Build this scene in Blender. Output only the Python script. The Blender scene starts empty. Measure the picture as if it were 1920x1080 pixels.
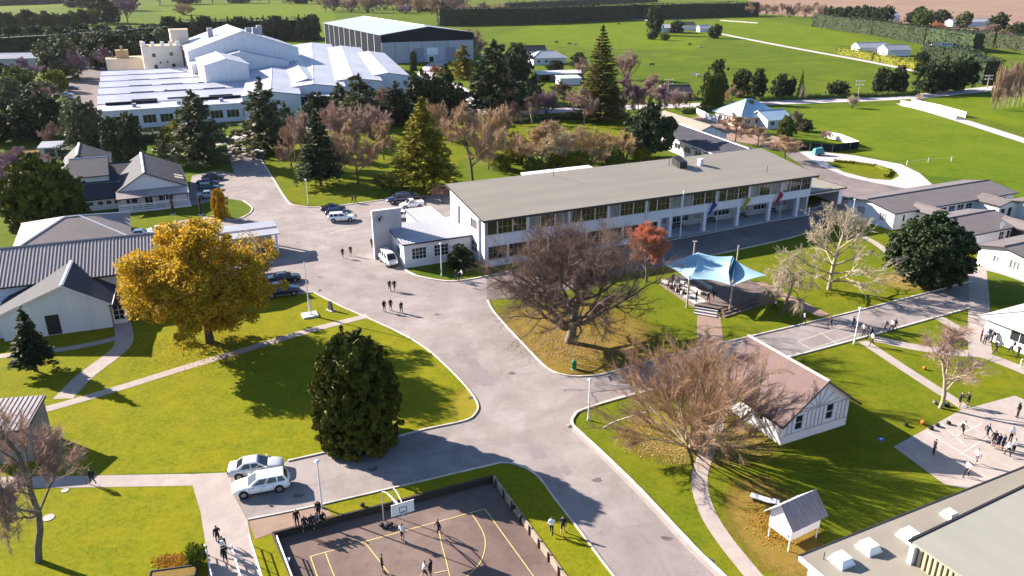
import bpy, bmesh, math, random
import numpy as np
from mathutils import Vector, Matrix
from mathutils.geometry import tessellate_polygon
sc = bpy.context.scene
COL = sc.collection
R = math.radians

# ------------------------------------------------------------------ camera, sky, sun, exposure
FOC, CXP, CYP, CAMH = 1450.0, 960.0, 540.0, 40.0      # drone lens (for a 1920 px wide picture) and flying height
PITCH = math.atan(580.0 / FOC)
SP, CP = math.sin(PITCH), math.cos(PITCH)
cam = bpy.data.cameras.new('camera'); cam.sensor_width = 36; cam.lens = 36 * FOC / 1920
cam.clip_start = 1; cam.clip_end = 20000
camo = bpy.data.objects.new('camera', cam); COL.objects.link(camo)
camo.location = (0, 0, CAMH); camo.rotation_euler = (math.pi / 2 - PITCH, 0, 0); sc.camera = camo
SUN_EL, SUN_AZ = R(25), R(153)                         # azimuth counted from +X, sun to the left and behind the scene
sdir = Vector((math.cos(SUN_EL) * math.cos(SUN_AZ), math.cos(SUN_EL) * math.sin(SUN_AZ), math.sin(SUN_EL)))
W = bpy.data.worlds.new('World'); sc.world = W; W.use_nodes = True
nt = W.node_tree; bg = nt.nodes['Background']
sky = nt.nodes.new('ShaderNodeTexSky'); sky.sky_type = 'NISHITA'; sky.sun_disc = False
sky.sun_elevation = SUN_EL; sky.sun_rotation = R(90) - SUN_AZ
sky.altitude = 50; sky.air_density = 1.0; sky.dust_density = 0.6; sky.ozone_density = 4.0
nt.links.new(sky.outputs[0], bg.inputs[0]); bg.inputs[1].default_value = 0.063
sl = bpy.data.lights.new('sun', 'SUN'); sl.energy = 5.0; sl.angle = R(0.5); sl.color = (1.0, 0.89, 0.77)
so = bpy.data.objects.new('sun', sl); COL.objects.link(so); so.location = (-60, 40, 80)
so.rotation_euler = (-sdir).to_track_quat('-Z', 'Y').to_euler()
sc.view_settings.view_transform = 'Standard'; sc.view_settings.look = 'None'
sc.view_settings.exposure = 1.97; sc.view_settings.gamma = 1.0

# ------------------------------------------------------------------ survey helpers
def G(x, y, z=0.0):
    """ground position (metres) of a spot measured on the 1920 x 1080 picture, at height z"""
    u = (x - CXP) / FOC; v = (y - CYP) / FOC; d = SP + v * CP; h = CAMH - z
    return Vector((h * u / d, h * (CP - v * SP) / d, z))
YH, YV = -40.0, CYP + FOC / math.tan(PITCH)
def HH(yf, yt):
    return CAMH * (yf - yt) * (YV - YH) / ((yf - YH) * (YV - yt))
def SCL(y):                                            # picture pixels per metre on the ground at row y
    return CP * (y - YH) / CAMH

# ------------------------------------------------------------------ materials
MATS = {}
def lin(h):
    return tuple(((int(h[i:i+2], 16) / 255) ** 2.2) for i in (0, 2, 4))
def M(name, c, rough=.75, var=.12, scale=1.0, c2=None, bump=0., bscale=25., metal=0., spec=.3, coat=0., detail=5, island=0., trans=0., stretch=None):
    if name in MATS: return MATS[name]
    m = bpy.data.materials.new(name); m.use_nodes = True; MATS[name] = m
    n, l = m.node_tree.nodes, m.node_tree.links
    b = n['Principled BSDF']
    b.inputs['Roughness'].default_value = rough; b.inputs['Metallic'].default_value = metal
    b.inputs['Specular IOR Level'].default_value = spec; b.inputs['Coat Weight'].default_value = coat
    c2 = c2 or tuple(v * (1 - 2 * var) for v in c); c1 = c if c2 else c
    tc = n.new('ShaderNodeTexCoord'); src = tc.outputs['Object']
    if stretch:
        mp = n.new('ShaderNodeMapping'); mp.inputs['Scale'].default_value = stretch; l.new(src, mp.inputs[0]); src = mp.outputs[0]
    nz = n.new('ShaderNodeTexNoise'); nz.inputs['Scale'].default_value = scale; nz.inputs['Detail'].default_value = detail
    l.new(src, nz.inputs['Vector'])
    rp = n.new('ShaderNodeValToRGB'); rp.color_ramp.elements[0].position = .3; rp.color_ramp.elements[1].position = .7
    rp.color_ramp.elements[0].color = (*c2, 1); rp.color_ramp.elements[1].color = (*c1, 1)
    l.new(nz.outputs[0], rp.inputs[0]); out = rp.outputs[0]
    if island:
        g = n.new('ShaderNodeNewGeometry'); hs = n.new('ShaderNodeHueSaturation')
        mr = n.new('ShaderNodeMapRange'); mr.inputs[3].default_value = 1 - island; mr.inputs[4].default_value = 1 + island
        l.new(g.outputs['Random Per Island'], mr.inputs[0]); l.new(mr.outputs[0], hs.inputs['Value'])
        oi = n.new('ShaderNodeObjectInfo'); m2 = n.new('ShaderNodeMapRange'); m2.inputs[3].default_value = .485; m2.inputs[4].default_value = .515
        l.new(oi.outputs['Random'], m2.inputs[0]); l.new(m2.outputs[0], hs.inputs['Hue'])
        l.new(out, hs.inputs['Color']); out = hs.outputs[0]
    l.new(out, b.inputs['Base Color'])
    if bump:
        n2 = n.new('ShaderNodeTexNoise'); n2.inputs['Scale'].default_value = bscale; n2.inputs['Detail'].default_value = 4
        l.new(src, n2.inputs['Vector'])
        bp = n.new('ShaderNodeBump'); bp.inputs['Strength'].default_value = bump; bp.inputs['Distance'].default_value = .05
        l.new(n2.outputs[0], bp.inputs['Height']); l.new(bp.outputs[0], b.inputs['Normal'])
    if trans:
        t = n.new('ShaderNodeBsdfTranslucent'); l.new(out, t.inputs[0]); mx = n.new('ShaderNodeMixShader'); mx.inputs[0].default_value = trans
        l.new(b.outputs[0], mx.inputs[1]); l.new(t.outputs[0], mx.inputs[2]); l.new(mx.outputs[0], n['Material Output'].inputs[0])
    return m

def GROUND(name, cols, scales=(.035, .35, 5.0), rough=.9, bump=.4, bscale=9., spec=.02, cracks=0.):
    """layered procedural ground: three noise sizes mixing three colours"""
    if name in MATS: return MATS[name]
    m = bpy.data.materials.new(name); m.use_nodes = True; MATS[name] = m
    n, l = m.node_tree.nodes, m.node_tree.links; b = n['Principled BSDF']
    b.inputs['Roughness'].default_value = rough; b.inputs['Specular IOR Level'].default_value = spec
    tc = n.new('ShaderNodeTexCoord'); prev = None
    for i, s in enumerate(scales):
        nz = n.new('ShaderNodeTexNoise'); nz.inputs['Scale'].default_value = s; nz.inputs['Detail'].default_value = 6; nz.inputs['Roughness'].default_value = .65
        nz.inputs['Distortion'].default_value = .4
        l.new(tc.outputs['Object'], nz.inputs['Vector'])
        rp = n.new('ShaderNodeValToRGB'); rp.color_ramp.elements[0].position = .40; rp.color_ramp.elements[1].position = .60
        l.new(nz.outputs[0], rp.inputs[0])
        mx = n.new('ShaderNodeMix'); mx.data_type = 'RGBA'
        if prev is None:
            mx.inputs[6].default_value = (*cols[0], 1)
        else: l.new(prev, mx.inputs[6])
        mx.inputs[7].default_value = (*cols[i + 1], 1)
        ml = n.new('ShaderNodeMath'); ml.operation = 'MULTIPLY'; ml.inputs[1].default_value = (.85, .75, .6)[i]
        l.new(rp.outputs[0], ml.inputs[0]); l.new(ml.outputs[0], mx.inputs[0]); prev = mx.outputs[2]
    if cracks:
        wn = n.new('ShaderNodeTexNoise'); wn.inputs['Scale'].default_value = .7; wn.inputs['Detail'].default_value = 6; l.new(tc.outputs['Object'], wn.inputs['Vector'])
        va = n.new('ShaderNodeVectorMath'); va.operation = 'MULTIPLY_ADD'; va.inputs[1].default_value = (1.6, 1.6, 1.6); l.new(wn.outputs['Color'], va.inputs[0]); l.new(tc.outputs['Object'], va.inputs[2])
        vo = n.new('ShaderNodeTexVoronoi'); vo.feature = 'DISTANCE_TO_EDGE'; vo.inputs['Scale'].default_value = .14; l.new(va.outputs[0], vo.inputs['Vector'])
        mr = n.new('ShaderNodeMapRange'); mr.inputs[1].default_value = .002; mr.inputs[2].default_value = .009; mr.inputs[3].default_value = 1 - cracks; mr.inputs[4].default_value = 1.; l.new(vo.outputs[0], mr.inputs[0])
        st = n.new('ShaderNodeTexNoise'); st.inputs['Scale'].default_value = .11; st.inputs['Detail'].default_value = 9; st.inputs['Roughness'].default_value = .7; st.inputs['Distortion'].default_value = 1.2; l.new(tc.outputs['Object'], st.inputs['Vector'])
        m2 = n.new('ShaderNodeMapRange'); m2.inputs[1].default_value = .3; m2.inputs[2].default_value = .66; m2.inputs[3].default_value = .78; m2.inputs[4].default_value = 1.12; l.new(st.outputs[0], m2.inputs[0])
        mm = n.new('ShaderNodeMath'); mm.operation = 'MULTIPLY'; l.new(mr.outputs[0], mm.inputs[0]); l.new(m2.outputs[0], mm.inputs[1])
        hv = n.new('ShaderNodeHueSaturation'); l.new(mm.outputs[0], hv.inputs['Value']); l.new(prev, hv.inputs['Color']); prev = hv.outputs[0]
    l.new(prev, b.inputs['Base Color'])
    n2 = n.new('ShaderNodeTexNoise'); n2.inputs['Scale'].default_value = bscale; n2.inputs['Detail'].default_value = 5
    l.new(tc.outputs['Object'], n2.inputs['Vector'])
    bp = n.new('ShaderNodeBump'); bp.inputs['Strength'].default_value = bump; bp.inputs['Distance'].default_value = .06
    l.new(n2.outputs[0], bp.inputs['Height']); l.new(bp.outputs[0], b.inputs['Normal'])
    return m

# ------------------------------------------------------------------ mesh helpers
def tag(o, label=None, cat=None, group=None, kind=None):
    if label: o['label'] = label
    if cat: o['category'] = cat
    if group: o['group'] = group
    if kind: o['kind'] = kind
    return o
def thing(name, label, cat, loc=(0, 0, 0), rz=0., group=None):
    o = bpy.data.objects.new(name, None); COL.objects.link(o); o.empty_display_size = .3
    o.location = loc; o.rotation_euler = (0, 0, rz); return tag(o, label, cat, group)
def link(name, me, parent=None):
    o = bpy.data.objects.new(name, me); COL.objects.link(o)
    if parent is not None: o.parent = parent
    return o
def copy_tree(o, parent=None):
    c = o.copy(); COL.objects.link(c); c.parent = parent
    for ch in list(o.children): copy_tree(ch, c)
    return c
def npmesh(name, V, F, mats, mi=None, smooth=False):
    V = np.asarray(V, np.float32); F = np.asarray(F, np.int32); k = F.shape[1]
    me = bpy.data.meshes.new(name); me.vertices.add(len(V)); me.vertices.foreach_set('co', V.ravel())
    me.loops.add(F.size); me.loops.foreach_set('vertex_index', F.ravel()); me.polygons.add(len(F))
    me.polygons.foreach_set('loop_start', np.arange(0, F.size, k, dtype=np.int32))
    if mi is not None: me.polygons.foreach_set('material_index', np.asarray(mi, np.int32))
    if smooth: me.polygons.foreach_set('use_smooth', np.ones(len(F), bool))
    for m in mats: me.materials.append(m)
    me.update(calc_edges=True); return me

class MB:
    def __init__(s): s.v = []; s.f = []; s.m = []; s.sm = []
    def add(s, vs, fs, m=0, smooth=False):
        b = len(s.v); s.v += [tuple(v) for v in vs]
        for f in fs: s.f.append(tuple(b + i for i in f)); s.m.append(m); s.sm.append(smooth)
        return s
    def box(s, x0, y0, z0, x1, y1, z1, m=0):
        return s.add([(x0,y0,z0),(x1,y0,z0),(x1,y1,z0),(x0,y1,z0),(x0,y0,z1),(x1,y0,z1),(x1,y1,z1),(x0,y1,z1)],
                     [(0,3,2,1),(4,5,6,7),(0,1,5,4),(1,2,6,5),(2,3,7,6),(3,0,4,7)], m)
    def hexa(s, a, b, m=0):                    # a, b: two quads of corners, bottom and top
        return s.add(list(a) + list(b), [(3,2,1,0),(4,5,6,7),(0,1,5,4),(1,2,6,5),(2,3,7,6),(3,0,4,7)], m)
    def prism(s, poly, z0, z1, m=0):
        n = len(poly); vs = [(p[0], p[1], z0) for p in poly] + [(p[0], p[1], z1) for p in poly]
        return s.add(vs, [tuple(range(n))[::-1], tuple(range(n, 2*n))] + [(i, (i+1) % n, n + (i+1) % n, n + i) for i in range(n)], m)
    def extr(s, poly, d, m=0):                 # polygon of 3-D points pushed along d
        n = len(poly); d = Vector(d); vs = [Vector(p) for p in poly]; vs += [v + d for v in vs]
        return s.add(vs, [tuple(range(n))[::-1], tuple(range(n, 2*n))] + [(i, (i+1) % n, n + (i+1) % n, n + i) for i in range(n)], m)
    def tube(s, p, q, r0, r1=None, n=8, m=0, caps=True):
        p, q = Vector(p), Vector(q); r1 = r0 if r1 is None else r1; d = (q - p).normalized()
        a = d.orthogonal().normalized(); b = d.cross(a); vs = []
        for c, r in ((p, r0), (q, r1)):
            for i in range(n):
                t = 2 * math.pi * i / n; vs.append(c + a * (r * math.cos(t)) + b * (r * math.sin(t)))
        s.add(vs, [(i, (i+1) % n, n + (i+1) % n, n + i) for i in range(n)], m, n > 5)
        if caps: s.add(vs, [tuple(range(n))[::-1], tuple(range(n, 2*n))], m)
        return s
    def path(s, pts, r, n=6, m=0):
        for a, b in zip(pts, pts[1:]): s.tube(a, b, r, r, n, m)
        return s
    def ball(s, c, rx, ry, rz, m=0, nu=10, nv=6):
        vs = []; fs = []
        for j in range(nv + 1):
            t = math.pi * j / nv
            for i in range(nu):
                u = 2 * math.pi * i / nu
                vs.append((c[0] + rx*math.sin(t)*math.cos(u), c[1] + ry*math.sin(t)*math.sin(u), c[2] + rz*math.cos(t)))
        for j in range(nv):
            for i in range(nu): fs.append((j*nu+i, (j+1)*nu+i, (j+1)*nu+(i+1) % nu, j*nu+(i+1) % nu))
        return s.add(vs, fs, m, True)
    def mesh(s, name, mats):
        me = bpy.data.meshes.new(name); me.from_pydata(s.v, [], s.f)
        for x in (mats if isinstance(mats, (list, tuple)) else [mats]): me.materials.append(x)
        me.polygons.foreach_set('material_index', s.m); me.polygons.foreach_set('use_smooth', s.sm); me.update(); return me
    def build(s, name, mats, parent=None): return link(name, s.mesh(name, mats), parent)

def sheet(name, pts, z, mat, holes=(), label=None, pix=True, kind='structure'):
    loops = [[(G(*p) if pix else Vector((p[0], p[1], 0))) for p in lp] for lp in (pts, *holes)]
    flat = [v for lp in loops for v in lp]
    tris = tessellate_polygon(loops)
    fs = []
    for t in tris:
        a, b, c = (flat[i] for i in t)
        fs.append(t if (b - a).cross(c - a).z > 0 else t[::-1])
    me = bpy.data.meshes.new(name); me.from_pydata([(v.x, v.y, z) for v in flat], [], fs); me.materials.append(mat); me.update()
    o = link(name, me); o['kind'] = kind
    if label: o['label'] = label
    return o
def smooth(pts, n=4, closed=False):
    P = [Vector(p) for p in pts]; out = []
    for i in range(len(P) - 1):
        p0 = P[max(i-1, 0)]; p1 = P[i]; p2 = P[i+1]; p3 = P[min(i+2, len(P)-1)]
        for k in range(n):
            t = k / n
            out.append(.5 * ((2*p1) + (p2-p0)*t + (2*p0-5*p1+4*p2-p3)*t*t + (3*p1-p0-3*p2+p3)*t**3))
    out.append(P[-1]); return out
def offs(pts, w):
    out = []
    for i, p in enumerate(pts):
        a = pts[max(i-1, 0)]; b = pts[min(i+1, len(pts)-1)]; d = (b - a); d.z = 0; d.normalize()
        out.append(Vector((p.x - d.y*w, p.y + d.x*w, p.z)))
    return out
def strip(name, pix, w, z, mat, n=4, pts=None):
    c = smooth([G(*p) for p in pix], n) if pts is None else pts
    a, b = offs(c, w/2), offs(c, -w/2)
    V = [(p.x, p.y, z) for p in b] + [(p.x, p.y, z) for p in a]; k = len(c)
    me = bpy.data.meshes.new(name); me.from_pydata(V, [], [(i, i+1, k+i+1, k+i) for i in range(k-1)]); me.materials.append(mat); me.update()
    o = link(name, me); o['kind'] = 'structure'; return o
def kerb(pix, mat, w=.16, h=.13, n=4, name='kerb', z=0., label=None):
    c = smooth([G(*p) for p in pix], n) if not isinstance(pix[0], Vector) else pix
    a, b = offs(c, w/2), offs(c, -w/2); mb = MB(); k = len(c)
    V = [(p.x, p.y, zz) for q, zz in ((b, z - .05), (b, z + h), (a, z + h), (a, z - .05)) for p in q]
    fs = []
    for i in range(k-1):
        for j in range(3): fs.append((j*k+i, j*k+i+1, (j+1)*k+i+1, (j+1)*k+i))
    fs += [(0, k, 2*k, 3*k), (k-1, 4*k-1, 3*k-1, 2*k-1)]
    mb.add(V, [f[::-1] for f in fs]); o = mb.build(name, mat); o['kind'] = 'structure'
    if label: o['label'] = label
    return o
# ------------------------------------------------------------------ the ground and everything laid on it
lawnL = GROUND('lawn_grass_warm', [(.122,.135,.006), (.182,.162,.008), (.082,.106,.005), (.19,.175,.012)], (.075, .42, 2.4), bump=.6, bscale=6)
lawnR = GROUND('lawn_grass', [(.085,.115,.006), (.142,.136,.008), (.055,.086,.005), (.135,.14,.012)], (.075, .42, 2.4), bump=.6, bscale=6)
field = GROUND('pasture_grass', [(.058,.10,.008), (.10,.128,.010), (.036,.074,.007), (.10,.115,.014)], (.010, .06, .45), bump=.4, bscale=2)
bright = GROUND('young_pasture_grass', [(.078,.125,.007), (.115,.148,.008), (.052,.098,.006), (.115,.135,.012)], (.010, .06, .45), bump=.4, bscale=2)
soil = GROUND('bare_earth_and_leaves', [(.14,.10,.045), (.20,.14,.05), (.10,.09,.02), (.22,.13,.03)], (.2, .9, 6))
dirt = GROUND('winter_fallow_land', [(.20,.13,.10), (.26,.18,.13), (.16,.12,.09), (.24,.15,.11)], (.006, .03, .2), bump=.2)
asph = GROUND('worn_asphalt', [(.225,.194,.186), (.285,.25,.243), (.172,.145,.136), (.238,.207,.20)], (.045, .25, 7), bump=.15, bscale=18, spec=.15, cracks=.13)
asph2 = GROUND('dark_asphalt', [(.17,.145,.14), (.20,.17,.165), (.14,.12,.12), (.18,.155,.15)], (.06, .4, 7), bump=.2, bscale=18, cracks=.15)
patch = GROUND('asphalt_patch', [(.195,.172,.175), (.215,.19,.19), (.175,.155,.158), (.205,.18,.182)], (.3, 1, 9), bump=.2, bscale=20)
conc = GROUND('path_concrete', [(.31,.265,.245), (.36,.31,.285), (.26,.22,.205), (.33,.29,.265)], (.15, .8, 6), bump=.12, bscale=25)
grav = GROUND('pale_gravel', [(.40,.36,.37), (.46,.41,.42), (.34,.30,.31), (.42,.38,.38)], (.06, .5, 7), bump=.3, bscale=15)
pinkgr = GROUND('reddish_gravel', [(.24,.165,.13), (.28,.20,.16), (.20,.14,.11), (.26,.18,.15)], (.2, 1, 8), bump=.3, bscale=18)
courtm = GROUND('court_asphalt', [(.15,.108,.095), (.18,.135,.12), (.115,.082,.072), (.155,.118,.104)], (.12, .7, 8), bump=.15, bscale=22, cracks=.12)
kerbm = M('kerb_concrete', (.54,.50,.46), .85, .14, .9, c2=(.34,.30,.26), detail=8)
ylw = M('yellow_line_paint', (.62,.47,.13), .7, .1, 3, c2=(.45,.34,.14))
wht = M('white_line_paint', (.62,.60,.56), .7, .1, 3, c2=(.42,.39,.36))

CZ = -.6
court_px = [(511,1000),(925,893),(1060,1080),(1150,1205),(600,1210)]
sheet('ground', [(-3000,-200),(3000,-200),(3000,4000),(-3000,4000)], 0, field, [[tuple(G(*p)[:2]) for p in court_px]], 'green pasture and grounds', pix=False)
sheet('fallow_land', [(1425,26),(1560,34),(1700,52),(1920,78),(2300,118),(2300,-28),(1380,-28)], .05, dirt)
sheet('meadow', [(900,78),(1010,45),(1180,38),(1400,32),(1550,55),(1700,88),(1640,112),(1560,100),(1450,82),(1330,70),(1300,95),(1100,90)], .03, bright)
sheet('meadow', [(1500,205),(1690,198),(1800,232),(1960,285),(1960,420),(1880,340),(1740,330),(1690,308),(1600,285),(1520,255)], .03, bright)
sheet('meadow', [(1735,190),(1900,173),(2020,180),(2020,270),(1900,240)], .03, bright)
sheet('meadow', [(270,20),(420,5),(620,0),(640,70),(600,75),(560,30),(330,36)], .03, bright)
sheet('meadow', [(-60,24),(130,10),(160,0),(-80,-10)], .03, bright)
sheet('school_lawn', [(100,893),(430,884),(540,865),(720,825),(870,790),(896,760),(880,733),(800,655),(690,597),(588,549),(440,562),(300,545),(-200,560),(-200,893)], .004, lawnL)
sheet('school_lawn', [(-200,913),(361,911),(376,960),(387,1030),(400,1200),(-200,1200)], .004, lawnL)
sheet('bank_grass', [(465,975),(610,945),(900,877),(945,868),(980,876),(1010,895),(1040,935),(1090,1000),(1150,1080),(1250,1200),(1150,1205),(1060,1080),(925,893),(511,1000),(600,1210),(520,1210),(476,1035)], .004, lawnL)
sheet('roadside_lawn', [(1095,768),(1190,740),(1500,665),(1660,622),(1820,577),(2100,560),(2100,900),(1700,1200),(1480,1200),(1357,1080),(1200,918),(1090,813),(1073,795)], .004, lawnR)
sheet('oak_lawn', [(914,565),(930,590),(1025,690),(1058,704),(1140,700),(1370,640),(1600,585),(1820,528),(2100,460),(2100,440),(1590,400),(1480,447),(1340,478),(1050,548)], .004, lawnR)
sheet('park_lawn', [(490,292),(512,335),(538,376),(600,389),(735,373),(850,362),(860,300),(1250,240),(1250,222),(960,222),(700,245),(520,262)], .02, lawnR)
sheet('forecourt_lawn', [(245,440),(238,395),(352,386),(395,405),(330,415)], .004, lawnR)
def fade_patch(cx, cy, rx, ry, mat_cols, seed, label):
    """irregular worn patch: the earth shows through the grass in a noisy, thinning edge"""
    key = 'worn_earth_%d' % seed
    m = GROUND(key, mat_cols, (.25, .9, 6)); n, l = m.node_tree.nodes, m.node_tree.links
    at = n.new('ShaderNodeAttribute'); at.attribute_name = 'edge'; tc = n.new('ShaderNodeTexCoord'); nz = n.new('ShaderNodeTexNoise'); nz.inputs['Scale'].default_value = .9; nz.inputs['Detail'].default_value = 8; nz.inputs['Roughness'].default_value = .75
    l.new(tc.outputs['Object'], nz.inputs['Vector'])
    ad = n.new('ShaderNodeMath'); ad.operation = 'MULTIPLY_ADD'; ad.inputs[1].default_value = 1.0; l.new(at.outputs['Fac'], ad.inputs[0]); l.new(nz.outputs[0], ad.inputs[2])
    rp = n.new('ShaderNodeMapRange'); rp.inputs[1].default_value = .55; rp.inputs[2].default_value = .85; l.new(ad.outputs[0], rp.inputs[0])
    tr = n.new('ShaderNodeBsdfTransparent'); mx = n.new('ShaderNodeMixShader'); l.new(rp.outputs[0], mx.inputs[0]); l.new(tr.outputs[0], mx.inputs[1]); l.new(n['Principled BSDF'].outputs[0], mx.inputs[2]); l.new(mx.outputs[0], n['Material Output'].inputs[0])
    c = G(cx, cy); vs = []; fs = []; ed = []; nu, nr = 32, 6
    for j in range(nr + 1):
        for i in range(nu):
            a = 2*math.pi*i/nu; k = j/nr; vs.append((c.x + rx*k*math.cos(a), c.y + ry*k*math.sin(a), .010)); ed.append(1 - k)
    for j in range(nr):
        for i in range(nu): fs.append((j*nu+i, (j+1)*nu+i, (j+1)*nu+(i+1) % nu, j*nu+(i+1) % nu))
    me = bpy.data.meshes.new('worn_earth'); me.from_pydata(vs, [], fs); at_ = me.attributes.new('edge', 'FLOAT', 'POINT'); at_.data.foreach_set('value', ed); me.materials.append(m); me.update()
    o = link('worn_earth', me); o['kind'] = 'structure'; o['label'] = label
BRN = [(.15,.105,.03), (.20,.14,.04), (.10,.095,.012), (.22,.13,.03)]
fade_patch(1065, 635, 13, 14, BRN, 1, 'brown leafy earth under the oak')
fade_patch(1450, 985, 4.2, 7.5, BRN, 2, 'bare earth around the raised hut')
fade_patch(1310, 815, 9, 6, [(.16,.115,.03), (.17,.14,.02), (.11,.10,.012), (.2,.14,.04)], 3, 'brown grass under the spreading tree')
fade_patch(640, 380, 12, 3.5, BRN, 4, 'bare planting bed along the car park kerb')
fade_patch(1700, 528, 5, 4, [(.20,.15,.05), (.22,.16,.05), (.12,.12,.02), (.22,.16,.05)], 5, 'tan leaf fall under the round evergreen')
fade_patch(830, 395, 14, 8, BRN, 6, 'shady bare earth behind the car park')
fade_patch(900, 760, 3.5, 6, [(.20,.17,.02), (.22,.16,.03), (.14,.14,.01), (.22,.18,.02)], 8, 'worn yellow grass at the lawn corner')

sheet('main_road', [(425,268),(480,283),(490,300),(512,335),(538,376),(556,386),(600,389),(660,383),(735,373),(850,362),(880,440),(760,505),(790,519),(850,527),(914,518),
  (914,565),(930,590),(985,650),(1025,690),(1058,704),(1095,706),(1140,700),(1250,668),(1370,640),(1600,585),(1820,528),(1850,540),(1820,577),(1660,622),(1500,665),(1400,690),(1190,740),
  (1095,768),(1077,780),(1073,795),(1090,813),(1130,850),(1200,918),(1300,1025),(1357,1080),(1480,1200),(1250,1200),(1150,1080),(1090,1000),(1040,935),(1010,895),(980,876),(945,868),
  (900,877),(610,945),(465,975),(440,930),(430,887),(540,865),(620,847),(720,825),(800,805),(870,790),(890,778),(896,760),(880,733),(845,695),(800,655),(750,625),(690,597),(640,575),
  (588,549),(440,562),(300,540),(240,500),(245,440),(300,425),(330,415),(395,405),(440,412),(468,400),(472,388),(455,377),(425,372),(360,385),(350,375),(360,330),(400,320),(440,325),(430,300)], .014, asph)
sheet('front_road', [(914,519),(1050,480),(1250,450),(1500,402),(1545,372),(1560,350),(1470,288),(1500,282),(1600,330),(1700,353),(1600,372),(1590,400),(1480,447),(1340,478),(1180,512),(1050,548),(915,564)], .018, asph2)
sheet('gravel_drive', [(1497,284),(1530,284),(1600,291),(1690,308),(1725,325),(1748,346),(1700,354),(1640,343),(1590,332),(1540,312)], .024, grav)
sheet('drive_island_lawn', [(1548,304),(1570,303),(1640,308),(1675,318),(1686,330),(1670,338),(1630,335),(1580,322)], .03, lawnR)
strip('street', [(300,285),(430,262),(560,243),(700,232),(870,214),(980,211),(1100,204),(1250,199),(1400,194),(1550,189),(1700,182),(1850,167),(2000,150)], 8.5, .03, grav)
strip('factory_drive', [(870,212),(890,195),(850,165),(800,140),(830,112)], 9, .034, grav)
strip('farm_track', [(1690,194),(1760,213),(1840,238),(1980,283)], 4.5, .036, grav)
strip('farm_track', [(1335,60),(1450,83),(1620,114),(1730,136)], 5, .036, grav)
strip('factory_car_park', [(190,125),(165,160),(140,200),(120,250)], 22, .03, asph2)
strip('neighbour_yard', [(60,290),(150,265),(210,250)], 12, .03, soil)
sheet('side_yard', [(1240,235),(1320,215),(1500,270),(1480,285),(1440,278)], .03, pinkgr)
sheet('court_path', [(-200,897),(105,893),(340,889),(362,889),(430,886),(440,931),(464,975),(476,1035),(490,1080),(525,1210),(400,1210),(387,1030),(376,960),(361,911),(105,915),(-200,919)], .020, conc)
sheet('bench_pad', [(466,975),(606,947),(624,966),(511,1000),(478,1012)], .0225, pinkgr)
strip('lawn_path', [(690,592),(580,620),(480,650),(355,687),(200,735),(60,775)], 1.3, .024, conc)
strip('lawn_path', [(228,600),(233,640),(213,665),(160,705),(118,748)], 2.0, .028, conc)
strip('lawn_path', [(228,632),(160,648),(80,660),(-40,672)], 1.2, .032, conc)
strip('curved_path', [(1348,740),(1345,790),(1330,835),(1314,880),(1313,920),(1330,968),(1358,1012),(1392,1055),(1440,1112),(1500,1180)], 1.35, .024, conc)
sheet('stage_path', [(1307,588),(1350,588),(1357,644),(1306,657)], .024, pinkgr)
strip('yard_path', [(1618,640),(1700,694),(1790,752),(1850,792)], 1.3, .024, conc)
strip('yard_path', [(1636,634),(1720,652),(1800,662),(1850,668),(1960,712)], 1.8, .028, conc)
strip('yard_path', [(1832,500),(1836,560),(1835,610),(1838,660)], 2.4, .032, conc)
strip('yard_path', [(1750,590),(1800,620),(1850,660)], 1.5, .036, conc)
strip('yard_path', [(1605,438),(1640,455),(1675,482)], 1.2, .024, conc)
strip('yard_path', [(1800,520),(1850,505),(1960,540)], 1.5, .040, conc)
strip('stage_side_path', [(1420,530),(1480,560),(1545,592)], 1.9, .024, pinkgr)
sheet('concrete_pad', [(1675,838),(1800,770),(1903,742),(2010,790),(2010,960),(1770,908)], .030, conc)
for pts in ([(872,674),(893,671),(926,720),(905,725)], [(990,842),(1012,838),(1026,856),(1002,864)], [(1018,876),(1040,873),(1070,912),(1048,916)], [(1048,876),(1062,872),(1074,886),(1062,892)],
            [(683,515),(700,514),(712,524),(690,527)], [(640,360),(652,360),(655,366),(643,366)]):
    c = [G(*p) for p in pts]
    rr = []
    for i_ in range(4):
        for k_ in range(3): rr.append(tuple((c[i_].lerp(c[(i_+1) % 4], k_/3) + Vector((math.sin(i_*7.1+k_*3.3+c[0].x)*.07, math.cos(i_*5.3+k_*2.1+c[0].y)*.07, 0)))[:2]))
    sheet('road_patch', rr, .019, patch, pix=False)
oil = M('oil_stain', (.12,.105,.105), .8, .2, 2)
for i, (x, y) in enumerate(((560,455),(600,520),(820,590),(960,700),(1120,900),(700,880),(560,930),(1250,1010))):
    c = G(x, y); rr = [(c.x + .45*math.cos(a)*(1+.3*math.sin(a*3+i)), c.y + .3*math.sin(a)*(1+.3*math.cos(a*2+i))) for a in [k*.5236 for k in range(12)]]
    sheet('oil_stain', rr, .0185, oil, pix=False)
for i, (x, y) in enumerate(((884,746),(1070,800),(600,545),(1330,1050),(955,868))):
    o = MB().box(-.3,-.2,.0,.3,.2,.03).build('drain_grate', M('iron_grate', (.05,.05,.05), .6)); o.location = (*G(x, y)[:2], .0); o.rotation_euler = (0, 0, R(25 + 40*i)); o['kind'] = 'structure'
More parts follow.
